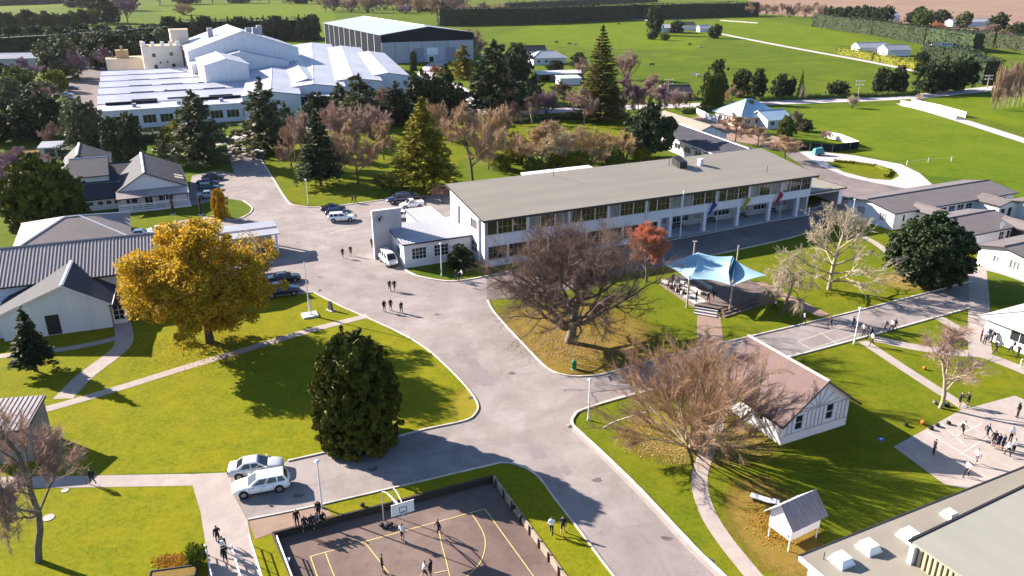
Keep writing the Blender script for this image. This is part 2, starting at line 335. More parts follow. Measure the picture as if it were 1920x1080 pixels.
# kerbs
kerb([(588,549),(640,575),(690,597),(750,625),(800,655),(845,695),(880,733),(896,760),(890,778),(870,790),(800,805),(720,825),(620,847),(540,865)], kerbm)
kerb([(1820,577),(1660,622),(1500,665),(1400,690),(1190,740),(1095,768),(1077,780),(1073,795),(1090,813),(1130,850),(1200,918),(1300,1025),(1357,1080),(1480,1200)], kerbm, w=.26)
kerb([(914,563),(930,590),(985,650),(1025,690),(1058,704),(1095,706),(1140,700),(1250,668),(1370,640),(1600,585),(1820,528)], kerbm, w=.2)
kerb([(465,975),(610,945),(900,877),(945,868),(980,876),(1010,895),(1040,935),(1090,1000),(1150,1080),(1250,1200)], kerbm, w=.14, h=.1)
kerb([(487,296),(512,335),(538,376),(556,386),(600,389),(660,383),(735,373)], kerbm, w=.3)
kerb([(758,505),(775,515),(800,522),(850,528),(925,516),(960,508)], kerbm, w=.3)
kerb([(1250,452),(1380,428),(1505,402),(1545,380)], kerbm, w=.2)
kerb([(1300,486),(1340,478),(1480,447),(1545,425),(1590,401)], kerbm, w=.2)
kerb([(440,562),(515,555),(588,549)], kerbm)
kerb([(395,405),(440,412),(466,402),(473,390),(456,377)], kerbm, w=.2)
kerb([(1130,803),(1160,788),(1240,765)], kerbm, w=.12, h=.05, name='edging_board')
# painted lines: kerb dashes, yard courts
def line(p, q, w, z, mat, nm='painted_line', zz=0.):
    a, b = G(*p, zz), G(*q, zz); return strip(nm, None, w, z + zz, mat, pts=[a, b])
for p, q in (((1495,640),(1585,612)), ((1520,655),(1612,625)), ((1535,622),(1570,645)), ((1495,640),(1520,655)), ((1575,605),(1600,612))): line(p, q, .08, .024, wht)
for p, q in (((1738,810),(1760,824)), ((1760,824),(1838,870)), ((1790,820),(1840,795)), ((1765,795),(1812,838)), ((1800,852),(1850,822))): line(p, q, .09, .036, wht)
strip('gutter_channel', [(1066,795),(1083,814),(1123,851),(1193,920),(1292,1027),(1349,1082),(1470,1200)], .45, .0205, conc)
strip('gutter_channel', [(1082,773),(1190,737),(1400,687),(1500,662)], .4, .0225, conc)
for p, q in (((618,437),(676,425)),((612,430),(640,424))): line(p, q, .12, .022, wht)

# the sunken ball court: floor, painted lines, retaining walls
sheet('ball_court', [(500,1000),(935,885),(1075,1080),(1170,1220),(590,1230)], CZ, courtm)
def cl(pts, n=1):
    c = smooth([G(*p, CZ) for p in pts], n) if len(pts) > 2 else [G(*p, CZ) for p in pts]
    return strip('court_line', None, .07, CZ + .005 + cl.k, ylw, pts=c)
cl.k = 0.
for pts in ([(582,1043),(909,954)], [(909,954),(1003,1084),(1080,1190)], [(582,1043),(600,1095),(640,1200)], [(610,1035),(618,1058),(632,1090),(668,1150)], [(683,1016),(702,1040),(722,1066),(748,1100)],
            [(882,961),(897,982),(909,1008),(908,1035),(897,1060),(872,1084)], [(820,978),(828,1020),(836,1050),(845,1086),(862,1150)], [(815,1075),(839,1070)]):
    cl(pts, 4); cl.k += .003
timber = M('dark_timber', (.05,.038,.03), .85, .2, 3, stretch=(1,1,6))
paletimber = M('weathered_timber', (.34,.26,.20), .85, .2, 2)
def retaining(pa, pb, label, cap, posts=0, wallm=None, h=.08):
    a, b = G(*pa), G(*pb); d = (b - a); n = Vector((d.y, -d.x, 0)).normalized()
    t = thing('retaining_wall', label, 'wall', a); e = d.normalized(); ln = d.length; mb = MB()
    k = int(ln / 1.2)
    # courses of boards, each its own edge
    for j in range(3):
        z0 = CZ + .01 + j * .205; o2 = MB()
        A = [e*0 + n*.0, e*ln, e*ln + n*.07, n*.07]
        o2.extr([(v.x, v.y, z0) for v in A], (0, 0, .19)).build('board', wallm or timber, t)
    A = [n*-.10, e*ln - n*.10, e*ln + n*.09, n*.09]
    MB().extr([(v.x, v.y, .016) for v in A], (0, 0, h)).build('cap', cap, t)
    for i in range(posts):
        c = e * (ln * (i + .5) / posts) + n * .1
        A = [c - e*.07, c + e*.07, c + e*.07 + n*.09, c - e*.07 + n*.09]
        MB().extr([(v.x, v.y, CZ) for v in A], (0, 0, -CZ + .25)).build('post', timber, t)
    return t
retaining((511,1000), (925,893), 'dark timber retaining wall along the far end of the sunken ball court', timber, 0)
retaining((925,893), (1150,1205), 'pale timber retaining wall with short dark posts beside the road verge', paletimber, 12, paletimber)
retaining((600,1210), (511,1000), 'dark retaining wall at the left side of the ball court', timber, 0)
# ------------------------------------------------------------------ building kit
GA = R(25.5)                                            # the school grid
glass = M('window_glass', (.015,.018,.024), .06, .05, 1, spec=.6)
curtain = M('window_blind_behind_glass', (.34,.33,.32), .35, .15, 1.2, c2=(.12,.12,.13), stretch=(3,3,.3))
white = M('white_render', (.68,.665,.71), .8, .06, .7, c2=(.60,.58,.62), bump=.05, bscale=12, stretch=(1.6,1.6,.22))
white2 = M('white_weatherboard', (.59,.58,.62), .75, .05, .6, bump=.1, bscale=6, stretch=(.2,.2,4))
trim = M('white_trim', (.68,.67,.69), .5, .03, 2)
dark = M('dark_trim', (.03,.028,.03), .5, .1, 2)
greyr = M('grey_green_roof', (.235,.212,.175), .7, .05, .35, c2=(.20,.182,.152), bump=.05, bscale=3, stretch=(.25,1.5,1))
brownr = M('grey_brown_roof', (.15,.13,.13), .65, .08, .5, spec=.2)
slate = M('slate_blue_roof', (.055,.054,.066), .75, .12, .5, spec=.1)
corru = M('grey_corrugated_roof', (.27,.235,.235), .6, .1, .3, c2=(.22,.19,.195))
rib_d = M('roof_rib_paint', (.27,.235,.235), .6, .1, 2)
zinc = M('zinc_roof', (.31,.315,.36), .5, .08, .3)
redr = M('dusty_pink_roof', (.132,.086,.082), .75, .06, .5, c2=(.108,.072,.068), stretch=(.4,2,1))
facr = M('pale_factory_roof', (.40,.41,.47), .5, .06, .12, c2=(.31,.32,.38))
cream = M('cream_plaster', (.72,.62,.51), .85, .1, .2)
cream2 = M('ochre_roof', (.40,.30,.17), .8, .1, .2)
navy = M('dark_navy_cladding', (.014,.019,.026), .9, .1, .5, spec=.03)
greyp = M('grey_concrete_panel', (.36,.37,.43), .8, .08, .2)
conc_w = M('pale_wall_concrete', (.42,.40,.42), .85, .06, .5)
blindm = M('open_interior', (.02,.018,.017), .9, .1, 1)

def P2(p0, e, n, s, d, z): return (p0[0] + e[0]*s - n[0]*d, p0[1] + e[1]*s - n[1]*d, z)
def obox(mb, p0, e, n, s0, s1, d0, d1, z0, z1, m=0):
    q = [P2(p0, e, n, s, d, z0) for s, d in ((s0,d0),(s1,d0),(s1,d1),(s0,d1))]
    mb.hexa(q, [(a, b, z1) for a, b, _ in q], m)
def window(parent, p0, e, n, s0, s1, za, zb, nx=2, nz=2, fm=None, pane=None, fw=.07, sill=True, depth=.05, name='window'):
    mb = MB(); d0, d1 = depth, depth + .07
    obox(mb, p0, e, n, s0, s0+fw, d0, d1, za, zb); obox(mb, p0, e, n, s1-fw, s1, d0, d1, za, zb)
    obox(mb, p0, e, n, s0+fw, s1-fw, d0, d1, za, za+fw); obox(mb, p0, e, n, s0+fw, s1-fw, d0, d1, zb-fw, zb)
    for i in range(1, nx):
        c = s0 + (s1-s0)*i/nx; obox(mb, p0, e, n, c-fw*.4, c+fw*.4, d0+.01, d1-.01, za+fw, zb-fw)
    for i in range(1, nz):
        c = za + (zb-za)*i/nz; obox(mb, p0, e, n, s0+fw, s1-fw, d0+.015, d1-.015, c-fw*.35, c+fw*.35)
    if sill: obox(mb, p0, e, n, s0-.08, s1+.08, -.07, d0, za-.08, za-.003)
    w = mb.build(name, fm or trim, parent)
    pm = MB(); obox(pm, p0, e, n, s0+.01, s1-.01, d1+.005, d1+.02, za+.01, zb-.01)
    pm.build('pane', pane or glass, w); return w
def wall(parent, p0, p1, z0, z1, ops=(), mat=None, th=.2, name='wall', tri=None):
    """wall with real openings; outside lies to the right of p0 -> p1; tri adds a gable triangle (list of (s, z))"""
    p0, p1 = Vector(p0), Vector(p1); e = (p1-p0); ln = e.length; e.normalize(); n = Vector((e.y, -e.x)); mb = MB()
    cuts = sorted({0., ln, *[min(max(o[0], 0), ln) for o in ops], *[min(max(o[1], 0), ln) for o in ops]})
    for a, b in zip(cuts, cuts[1:]):
        if b - a < 1e-4: continue
        z = z0
        for o in sorted([o for o in ops if o[0] <= a + 1e-5 and o[1] >= b - 1e-5], key=lambda o: o[2]):
            if o[2] > z: obox(mb, p0, e, n, a, b, 0, th, z, o[2])
            z = o[3]
        if z < z1: obox(mb, p0, e, n, a, b, 0, th, z, z1)
    if tri:
        q = [P2(p0, e, n, s, 0, z) for s, z in tri]; mb.extr(q, (-n.x*th, -n.y*th, 0))
    w = mb.build(name, mat or white, parent)
    for o in ops:
        kw = o[6] if len(o) > 6 else {}
        if kw.get('open'): continue
        window(parent, p0, e, n, o[0], o[1], o[2], o[3], o[4], o[5], **kw)
    return w
def slab(mb, a, b, c, d, th=.12, m=0, rib=None, rh=.05, rm=None):
    """roof plane: eave a-b, ridge d-c"""
    a, b, c, d = map(Vector, (a, b, c, d)); n = (b-a).cross(d-a).normalized(); t = n * th
    mb.hexa([a-t, b-t, c-t, d-t], [a, b, c, d], m)
    if rib:
        k = max(2, int((b-a).length / rib)); w = rib * .16
        eu = (b-a).normalized()
        for i in range(k):
            f = (i + .5) / k; p = a.lerp(b, f); q = d.lerp(c, f); u = n * rh
            mb.hexa([p - eu*w + n*.002, p + eu*w + n*.002, q + eu*w + n*.002, q - eu*w + n*.002], [p - eu*w*.6 + u, p + eu*w*.6 + u, q + eu*w*.6 + u, q - eu*w*.6 + u], m if rm is None else rm)
def building(name, label, o, rz, w, d, h, rh, kind='gable_u', wm=None, rm=None, tm=None, over=.5, ops=None, rib=None, rmr=None, cat='building', group=None, capm=None, z0=0., fascia=.2, oz=0., walls='frbl', ridge=.5):
    """box building, local x along the front (w), y to the back (d). kinds: gable_u, gable_v, mono (rises to the back), flat, hip_u"""
    t = thing(name, label, cat, (o[0], o[1], oz), rz, group); ops = ops or {}; wm = wm or white; rm = rm or greyr; tm = tm or dark
    rr = rh - h; dv = d * ridge
    tri = {}; hh = {'f': h, 'r': h, 'b': h, 'l': h}
    if kind == 'gable_u': tri['r'] = [(0, h), (d, h), (dv, rh)]; tri['l'] = [(0, h), (d, h), (d - dv, rh)]
    if kind == 'gable_v': tri['f'] = [(0, h), (w, h), (w*ridge, rh)]; tri['b'] = [(0, h), (w, h), (w*(1-ridge), rh)]
    if kind == 'mono': hh['b'] = rh; tri['r'] = [(0, h), (d, h), (d, rh)]; tri['l'] = [(0, h), (d, h), (0, rh)]
    if kind == 'flat': hh = {k: rh for k in 'frbl'}
    T = .2
    C = {'f': ((0, 0), (w, 0)), 'r': ((w, T), (w, d-T)), 'b': ((w, d), (0, d)), 'l': ((0, d-T), (0, T))}
    for k in walls:
        p0, p1 = C[k]; tr = tri.get(k)
        if tr and k in 'rl':   # walls start T in from the corner
            ln = d - 2*T; f = lambda s, z: (min(max(s - T, 0), ln), z)
            tr = [f(s, z) for s, z in tr]
        oo = [((a - T if k in 'rl' else a), (b - T if k in 'rl' else b), *rest) for a, b, *rest in ops.get(k, [])]
        wall(t, p0, p1, z0, hh[k], oo, wm, T, tri=tr)
    mb = MB(); ov = over
    def dz(run): return -rr / run * ov
    th = .1; e = .015
    if kind == 'gable_u':
        a = dz(dv); b = dz(d - dv)
        slab(mb, (-ov,-ov,h+a+e+th), (w+ov,-ov,h+a+e+th), (w+ov,dv,rh+e+th), (-ov,dv,rh+e+th), th, 0, rib, rm=rmr)
        slab(mb, (w+ov,d+ov,h+b+e+th), (-ov,d+ov,h+b+e+th), (-ov,dv,rh+e+th), (w+ov,dv,rh+e+th), th, 0, rib, rm=rmr)
        rf = mb.build('roof', [rm, rib_d], t)
        MB().extr([(-ov-.02,dv-.22,rh+.03+th),(-ov-.02,dv+.22,rh+.03+th),(-ov-.02,dv,rh+.16+th)][::-1], (w+2*ov+.04, 0, 0)).build('ridge_cap', capm or rm, rf)
        g = MB(); g.box(-ov,-ov-.1,h+a-fascia+e+th,w+ov,-ov-.003,h+a+e+th-.01); g.build('gutter', tm, rf); g = MB(); g.box(-ov,d+ov+.003,h+b-fascia+e+th,w+ov,d+ov+.1,h+b+e+th-.01); g.build('gutter', tm, rf)
        for x in (-ov-.03, w+ov):
            g = MB(); g.extr([(x,-ov,h+a-fascia+th),(x,dv,rh-fascia+th),(x,d+ov,h+b-fascia+th),(x,d+ov,h+b+th),(x,dv,rh+th),(x,-ov,h+a+th)], (.03,0,0)); g.build('barge_board', tm, rf)
    elif kind == 'gable_v':
        dw = w * ridge; a = -rr/dw*ov; b = -rr/(w-dw)*ov
        slab(mb, (-ov,d+ov,h+a+e+th), (-ov,-ov,h+a+e+th), (dw,-ov,rh+e+th), (dw,d+ov,rh+e+th), th, 0, rib, rm=rmr)
        slab(mb, (w+ov,-ov,h+b+e+th), (w+ov,d+ov,h+b+e+th), (dw,d+ov,rh+e+th), (dw,-ov,rh+e+th), th, 0, rib, rm=rmr)
        rf = mb.build('roof', [rm, rib_d], t)
        MB().extr([(dw-.22,-ov-.02,rh+.03+th),(dw+.22,-ov-.02,rh+.03+th),(dw,-ov-.02,rh+.16+th)], (0, d+2*ov+.04, 0)).build('ridge_cap', capm or rm, rf)
        g = MB(); g.box(-ov-.1,-ov,h+a-fascia+e+th,-ov-.003,d+ov,h+a+e+th-.01); g.build('gutter', tm, rf); g = MB(); g.box(w+ov+.003,-ov,h+b-fascia+e+th,w+ov+.1,d+ov,h+b+e+th-.01); g.build('gutter', tm, rf)
        for y in (-ov-.03, d+ov):
            g = MB(); g.extr([(-ov,y,h+a-fascia+th),(dw,y,rh-fascia+th),(w+ov,y,h+b-fascia+th),(w+ov,y,h+b+th),(dw,y,rh+th),(-ov,y,h+a+th)], (0,.03,0)); g.build('barge_board', tm, rf)
    elif kind == 'mono':
        a = dz(d)
        slab(mb, (-ov,-ov,h+a+e+th), (w+ov,-ov,h+a+e+th), (w+ov,d+ov,rh-a+e+th), (-ov,d+ov,rh-a+e+th), th, 0, rib, rm=rmr)
        rf = mb.build('roof', [rm, rib_d], t)
        g = MB(); g.box(-ov,-ov-.1,h+a-fascia+e+th,w+ov,-ov-.003,h+a+e+th-.01); g.build('gutter', tm, rf); g = MB(); g.box(-ov,d+ov+.003,rh-a-fascia+e,w+ov,d+ov+.08,rh-a+e+th-.01); g.build('gutter', tm, rf)
        for x in (-ov-.05, w+ov+.003):
            g = MB(); g.extr([(x,-ov,h+a-fascia+th),(x,d+ov,rh-a-fascia+th),(x,d+ov,rh-a+th),(x,-ov,h+a+th)], (.047,0,0)); g.build('barge_board', tm, rf)
    elif kind == 'flat':
        slab(mb, (-ov,-ov,rh+.16), (w+ov,-ov,rh+.16), (w+ov,d+ov,rh+.24), (-ov,d+ov,rh+.24), .14, 0, rib, rm=rmr)
        rf = mb.build('roof', [rm, rib_d], t)
        g = MB(); g.box(-ov-.06,-ov-.06,rh-.1,w+ov+.06,-ov-.004,rh+.2); g.box(-ov-.06,-ov,rh-.1,-ov-.004,d+ov,rh+.26); g.box(w+ov+.004,-ov,rh-.1,w+ov+.06,d+ov,rh+.26); g.build('parapet', tm, rf)
    elif kind == 'hip_u':
        r = d/2 * .9; a = -rr/(d/2)*ov; zz = h+a+e+th; top = rh+e+th
        A, B, C2, D = (-ov,-ov,zz), (w+ov,-ov,zz), (w+ov,d+ov,zz), (-ov,d+ov,zz); E1, E2 = (r,d/2,top), (w-r,d/2,top)
        dn = lambda p: (p[0], p[1], p[2]-.1)
        mb.add([A,B,C2,D,E1,E2,dn(A),dn(B),dn(C2),dn(D)], [(0,1,5,4),(1,2,5),(2,3,4,5),(3,0,4),(9,8,7,6),(0,6,7,1),(1,7,8,2),(2,8,9,3),(3,9,6,0)])
        rf = mb.build('roof', [rm, rib_d], t)
        hc = MB()
        for p, q in ((A,E1),(D,E1),(B,E2),(C2,E2),(E1,E2)): hc.tube((p[0],p[1],p[2]+.02),(q[0],q[1],q[2]+.02),.11,.11,5)
        hc.build('ridge_cap', capm or rm, rf)
    return t
def LP(o, rz, x, y, z=0):
    c, s = math.cos(rz), math.sin(rz); return Vector((o[0] + c*x - s*y, o[1] + s*x + c*y, z))

# ------------------------------------------------------------------ main school block
MO = G(909, 502)
crf = M('cream_window_frame', (.42,.36,.25), .6, .1, 2); brglass = M('brown_tinted_glass', (.03,.022,.016), .08, .3, .6, c2=(.012,.01,.01), spec=.5)
t = thing('school_block', 'long white two-storey school block with a grey-green single-pitch roof', 'building', MO, GA)
WL, DP, EZ, RZ = 64.0, 13.6, 7.5, 9.5
ops = []
bays = 9; bw = WL / bays
for i in range(bays):
    s = i * bw
    cf = dict(fm=crf, fw=.06, sill=False)
    ops += [(s+.22, s+2.1, 4.95, 7.0, 1, 1, dict(pane=curtain if i % 2 else glass, **cf)), (s+2.2, s+4.6, 4.95, 7.0, 3, 2, dict(pane=brglass, **cf)), (s+4.7, s+bw-.22, 4.95, 7.0, 3, 2, dict(pane=curtain if i % 3 == 1 else brglass, **cf))]
MB().box(0,-.1,4.78,WL,-.003,4.9).build('sill_band', white, t)
SPL = 31.6
low = []
for i in range(9):
    s = .6 + i * 3.4; low.append((s, s+3.1, 1.1, 3.15, 4, 2, dict(pane=brglass, fm=crf, fw=.06)))
wall(t, (0, 0), (SPL, 0), 0, 3.6, low, white, .25)
wall(t, (0, 0), (WL, 0), 3.6, 7.45, ops, white, .25)
# recessed ground floor on the right with columns
low2 = []
for i in range(7):
    s = 1.0 + i * 4.5; low2.append((s, s+3.4, .9, 2.7, 4, 2, dict(pane=glass if i % 2 else curtain)))
wall(t, (SPL, 4.2), (WL, 4.2), 0, 3.6, low2, conc_w, .25)
wall(t, (SPL, .26), (SPL, 4.2), 0, 3.6, (), white, .25)
MB().box(SPL, .26, 3.45, WL-.03, 4.19, 3.6).build('soffit', white, t)
MB().box(SPL-.5, -.35, .0, WL+.2, 4.18, .14).build('veranda_floor', conc_w, t)
for x in (33.2, 40.3, 47.4, 54.5, 61.0):
    MB().box(x, -.02, .14, x+.62, .62, 3.6).build('column', white, t)
for x in (36.6, 43.7, 50.6, 57.6):
    mb = MB(); mb.box(x, 3.3, .5, x+2.3, 3.75, .56); mb.box(x, 3.7, .7, x+2.3, 3.76, 1.0); mb.box(x+.1, 3.35, .14, x+.2, 3.7, .5); mb.box(x+2.1, 3.35, .14, x+2.2, 3.7, .5)
    mb.build('bench', dark, t)
wall(t, (0, DP), (0, .25), 0, 7.45, [(2.6,4.0,4.9,6.6,1,2,dict(fw=.05)), (8.4,11.6,4.9,6.5,4,1), (7.7,11.0,1.2,3.0,4,2), (3.0,3.9,1.0,2.8,1,3)], white, .25, tri=[(0,7.45),(0,9.35),(13.35,7.45)][::-1])
wall(t, (WL, .25), (WL, DP), 0, 7.45, (), white, .25, tri=[(0,7.45),(13.35,7.45),(13.35,9.35)])
wall(t, (WL-.25, DP), (.25, DP), 0, 9.3, (), white, .25)
for y0, z0 in ((1.5, .4), (9.7, .4)): MB().box(-.34, y0, z0, -.003, y0+.42, 7.1 - (y0 > 5) * .4 + (y0 > 5) * .5).build('downpipe_fin', white, t)
mb = MB(); slab(mb, (-.55,-.75,EZ+.02), (WL+.6,-.75,EZ+.02), (WL+.6,DP+.5,RZ+.12), (-.55,DP+.5,RZ+.12), .14)
rf = mb.build('roof', greyr, t)
MB().box(-.55,-.93,EZ-.28,WL+.6,-.755,EZ+.03).build('gutter', dark, rf)
MB().extr([(-.62,-.75,EZ-.2),(-.62,DP+.5,RZ-.1),(-.62,DP+.5,RZ+.14),(-.62,-.75,EZ+.04)], (.066,0,0)).build('barge_board', dark, rf)
sl_ = (RZ - EZ) / DP
zr = lambda y: EZ + .12 + (y + .75) * (RZ + .1 - EZ) / (DP + 1.25)
MB().hexa([(41.6,9.2,zr(9.2)-.2),(43.2,9.2,zr(9.2)-.2),(43.2,11.6,zr(11.6)-.2),(41.6,11.6,zr(11.6)-.2)], [(41.6,9.2,10.0),(43.2,9.2,10.0),(43.2,11.6,10.6),(41.6,11.6,10.6)]).build('roof_hatch', dark, rf)
MB().box(46.2, 9.4, 8.8, 47.0, 10.2, 10.1).build('vent_box', white, rf)
MB().tube((40.6,11,9),(40.6,11,10.9),.05).build('vent_pipe', dark, rf)
MB().tube((18,12.2,9),(18,12.2,11.3),.05).build('aerial', dark, rf)
MB().tube((56,3,8),(56,3,9.3),.05).build('vent_pipe', dark, rf)
for i in range(2, bays, 2):
    MB().box(i*bw-.14, -.13, 3.9, i*bw+.14, -.003, 7.2).build('pilaster', white, t)
for i in range(0, bays, 2):
    MB().tube((i*bw+.4,-.1,.1),(i*bw+.4,-.1,7.3),.05).build('downpipe', white, t)
# back lean-to and side wing of the main block
building('school_lean_to', 'low white flat-roofed lean-to at the back of the school block', LP(MO, GA, 16, DP+.2), GA, 13, 6, 5.5, 8.3, 'flat', white, white, white, .2)
tl = building('covered_entrance', 'low entrance wing with a pale flat roof at the far end of the school block', LP(MO, GA, WL+.7, 3.0), GA, 11, 14, 3.1, 3.1, 'flat', white, greyr, dark, .4, walls='frb', ops={'f': [(1, 10, .05, 2.6, 1, 1, dict(open=1))]})
# ------------------------------------------------------------------ entrance annex with emblem wall
A1 = LP(MO, GA, -10.85, 4.8)
building('entrance_annex', 'small white annex with a zinc ribbed roof in front of the emblem wall', A1, GA, 10.75, 7.4, 3.75, 4.5, 'mono', white, zinc, dark, .3, rib=.42,
  ops={'f': [(1.2, 3.5, 1.15, 2.95, 4, 3), (4.7, 7.0, 1.15, 2.95, 4, 3)], 'l': [(3.2, 5.6, 1.2, 2.6, 3, 1)]})
building('entrance_link', 'low white link behind the annex with a pale ribbed roof', LP(MO, GA, -4.7, 12.5), GA, 4.4, 9.8, 3.3, 3.7, 'mono', white, zinc, dark, .2, rib=.5, walls='rbl')
tw = thing('emblem_wall', 'tall grey free-standing slab wall bearing a round emblem by the car park', 'wall', LP(MO, GA, -13.7, 10.6), GA)
MB().box(0, 0, 0, 4.5, .38, 7.55).build('slab', conc_w, tw)
MB().box(-.06, -.06, 7.553, 4.56, .44, 7.68).build('coping', white, tw)
MB().box(-.055, -.05, 0, -.003, .43, 7.55).build('edge_strip', white, tw)
mb = MB()
for k in range(20):
    if k in (2, 3, 9, 15): continue
    a0, a1 = 2*math.pi*k/20, 2*math.pi*(k+1)/20
    q = [(1.05+r*math.cos(a), -.012, 6.3+r*math.sin(a)) for r, a in ((.62,a0),(.62,a1),(.44,a1),(.44,a0))]; mb.extr(q, (0,-.02,0))
mb.build('emblem_ring', M('emblem_grey', (.30,.29,.31), .6), tw)
mb = MB(); mb.ball((1.05,-.02,6.28),.26,.03,.26,0,12,6); mb.extr([(1.1,-.02,6.3),(1.5,-.02,6.62),(1.42,-.02,6.75),(1.0,-.02,6.45)], (0,-.02,0)); mb.extr([(.98,-.02,6.05),(1.1,-.02,6.05),(1.04,-.02,5.72)], (0,-.02,0))
mb.build('emblem', dark, tw)

# ------------------------------------------------------------------ hall on the left with its gabled wing and hipped wing
HO = G(212, 612)
HA = R(21)
building('assembly_hall', 'long hall with a grey corrugated roof behind the golden tree', LP(HO, HA, -30, 6.0), HA, 43, 13.2, 5.0, 7.6, 'gable_u', white, corru, dark, .6, rib=.42, rmr=1,
   ops={'f': [(31.6,32.2,1.6,3.6,1,1), (34.2,34.8,1.6,3.6,1,1), (35.6,36.4,2.2,3.4,1,2), (38,40,1.2,3.2,3,2), (42,44,1.2,3.2,3,2)]})
gw = building('gabled_wing', 'white gabled wing of the hall facing the lawn with a dark door', LP(HO, HA, -11.6, -.2), HA, 11.6, 8.2, 3.4, 6.2, 'gable_v', white, slate, white, .45, capm=trim, ridge=.62,
   ops={'f': [(4.6, 6.1, .05, 2.6, 1, 1, dict(pane=dark, fm=dark, sill=False)), ]})
building('glazed_porch', 'narrow glazed porch with a six-pane white window beside the gabled wing', LP(HO, HA, .1, .6), HA, 1.5, 3.5, 2.6, 2.9, 'mono', white, slate, dark, .1, ops={'f': [(.1, 1.4, .5, 2.5, 2, 3)]})
building('side_wing', 'low white lean-to at the left of the gabled wing', LP(HO, HA, -18, 1.0), HA, 6.2, 5.0, 2.6, 3.4, 'mono', white, white, dark, .2)
HP = G(240, 440)
building('hipped_wing', 'hip-roofed wing with grey-brown roof behind the long hall', LP(HP, GA, -14.5, -14.0), GA, 15, 14.5, 3.6, 5.8, 'hip_u', white, brownr, dark, .4, capm=trim)
mb = MB()
# ------------------------------------------------------------------ slate-roofed houses
VO = G(352, 385)
building('veranda_house', 'slate-roofed house with a white gable and long white veranda', LP(VO, GA, -11.4, 2.6), GA, 11.6, 19, 3.4, 6.4, 'gable_v', white2, slate, dark, .45, capm=trim, ridge=.42,
   ops={'f': [(1,3,.8,2.6,2,2), (4.2,5.6,.1,2.6,2,1), (6.6,9.2,.8,2.6,3,2)], 'r': [(2,4,.9,2.6,2,2), (6,8,.9,2.6,2,2), (11,13,.9,2.6,2,2)]})
vt = thing('veranda', 'white post and rail veranda with pale roof sheets in front of the slate-roofed house', 'veranda', LP(VO, GA, -11.6, -.9), GA)
mb = MB(); slab(mb, (-.2,-.2,2.7), (12.2,-.2,2.7), (12.2,3.2,3.35), (-.2,3.2,3.35), .06); mb.build('roof_sheet', M('veranda_sheet', (.36,.29,.27), .4, .2, .3, c2=(.22,.19,.19)), vt)
MB().box(-.2,-.28,2.55,12.2,-.204,2.75).build('fascia', dark, vt); MB().box(-.2,-.15,0,12.2,3.2,.35).build('deck', white2, vt)
for i in range(7): MB().box(i*1.98,-.1,.35,i*1.98+.12,.02,2.64).build('post', trim, vt)
for z in (.55, .95, 1.3): MB().box(0,-.07,z,12,-.02,z+(.22 if z > 1 else .12)).build('rail', trim, vt)
mb = MB()
for k, (y0, c) in enumerate(((8.2, .0), (9.8, .0), (11.6, 0))): pass
for y in (7.5, 9.6): MB().hexa([(8.6,y,4.6),(11.9,y,3.55),(11.9,y+1.1,3.55),(8.6,y+1.1,4.6)], [(8.6,y,4.72),(11.9,y,3.67),(11.9,y+1.1,3.67),(8.6,y+1.1,4.72)]).build('skylight_sheet', M('fibre_skylight', (.62,.52,.42), .5), vt)
V2 = G(232, 390)
building('slate_house', 'two-storey slate-roofed house front block behind the dark conifer', LP(V2, GA, -7.9, 3.9), GA, 6.0, 9.5, 5.7, 7.4, 'gable_u', white2, slate, dark, .35, capm=trim, ridge=.9, ops={'f': [(.8,2.4,3.6,5.0,2,1)], 'r': [(1.2,2.6,3.6,4.9,2,1), (6.0,6.8,3.6,5.0,1,1)]})
building('slate_house', 'two-storey slate-roofed house rear block with a pale ridge', LP(V2, GA, -9.8, 15.5), GA, 8.0, 13, 5.2, 7.6, 'gable_v', white2, slate, dark, .4, capm=trim, ridge=.35)
building('slate_house_link', 'low dark-roofed link between the two slate-roofed houses', LP(V2, GA, -1.5, 9.5), GA, 6.5, 14, 3.0, 5.2, 'gable_u', white2, slate, dark, .3)
building('slate_house_porch', 'white porch with four small windows and a steep slate roof', LP(V2, GA, -7.4, .2), GA, 7.4, 3.4, 2.2, 4.4, 'mono', white2, slate, dark, .2, ops={'f': [(1.0,2.6,.9,1.7,1,1),(3.2,4.2,.9,1.7,1,1),(4.6,5.6,.9,1.7,1,1),(6.0,7.0,.9,1.7,1,1)]})
cn = thing('canopy', 'pale flat carport canopy on posts beside the golden tree', 'canopy', G(500, 470), GA)
for y, z in ((-2.6, 3.25), (.3, 3.6)): MB().hexa([(-8,y,z),(2,y,z),(2,y+2.9,z+.15),(-8,y+2.9,z+.15)], [(-8,y,z+.14),(2,y,z+.14),(2,y+2.9,z+.29),(-8,y+2.9,z+.29)]).build('roof_sheet', zinc, cn)
for x in (-7, -2, 1.4): 
    for y in (-2.2, 2.7): MB().box(x-.15,y-.15,0,x+.15,y+.15,3.24 + (y > 0) * .4).build('post', white, cn)
MB().box(-6.5,1.5,0,1.2,1.7,3.0).build('screen_wall', M('pale_brick', (.45,.36,.30), .85), cn)

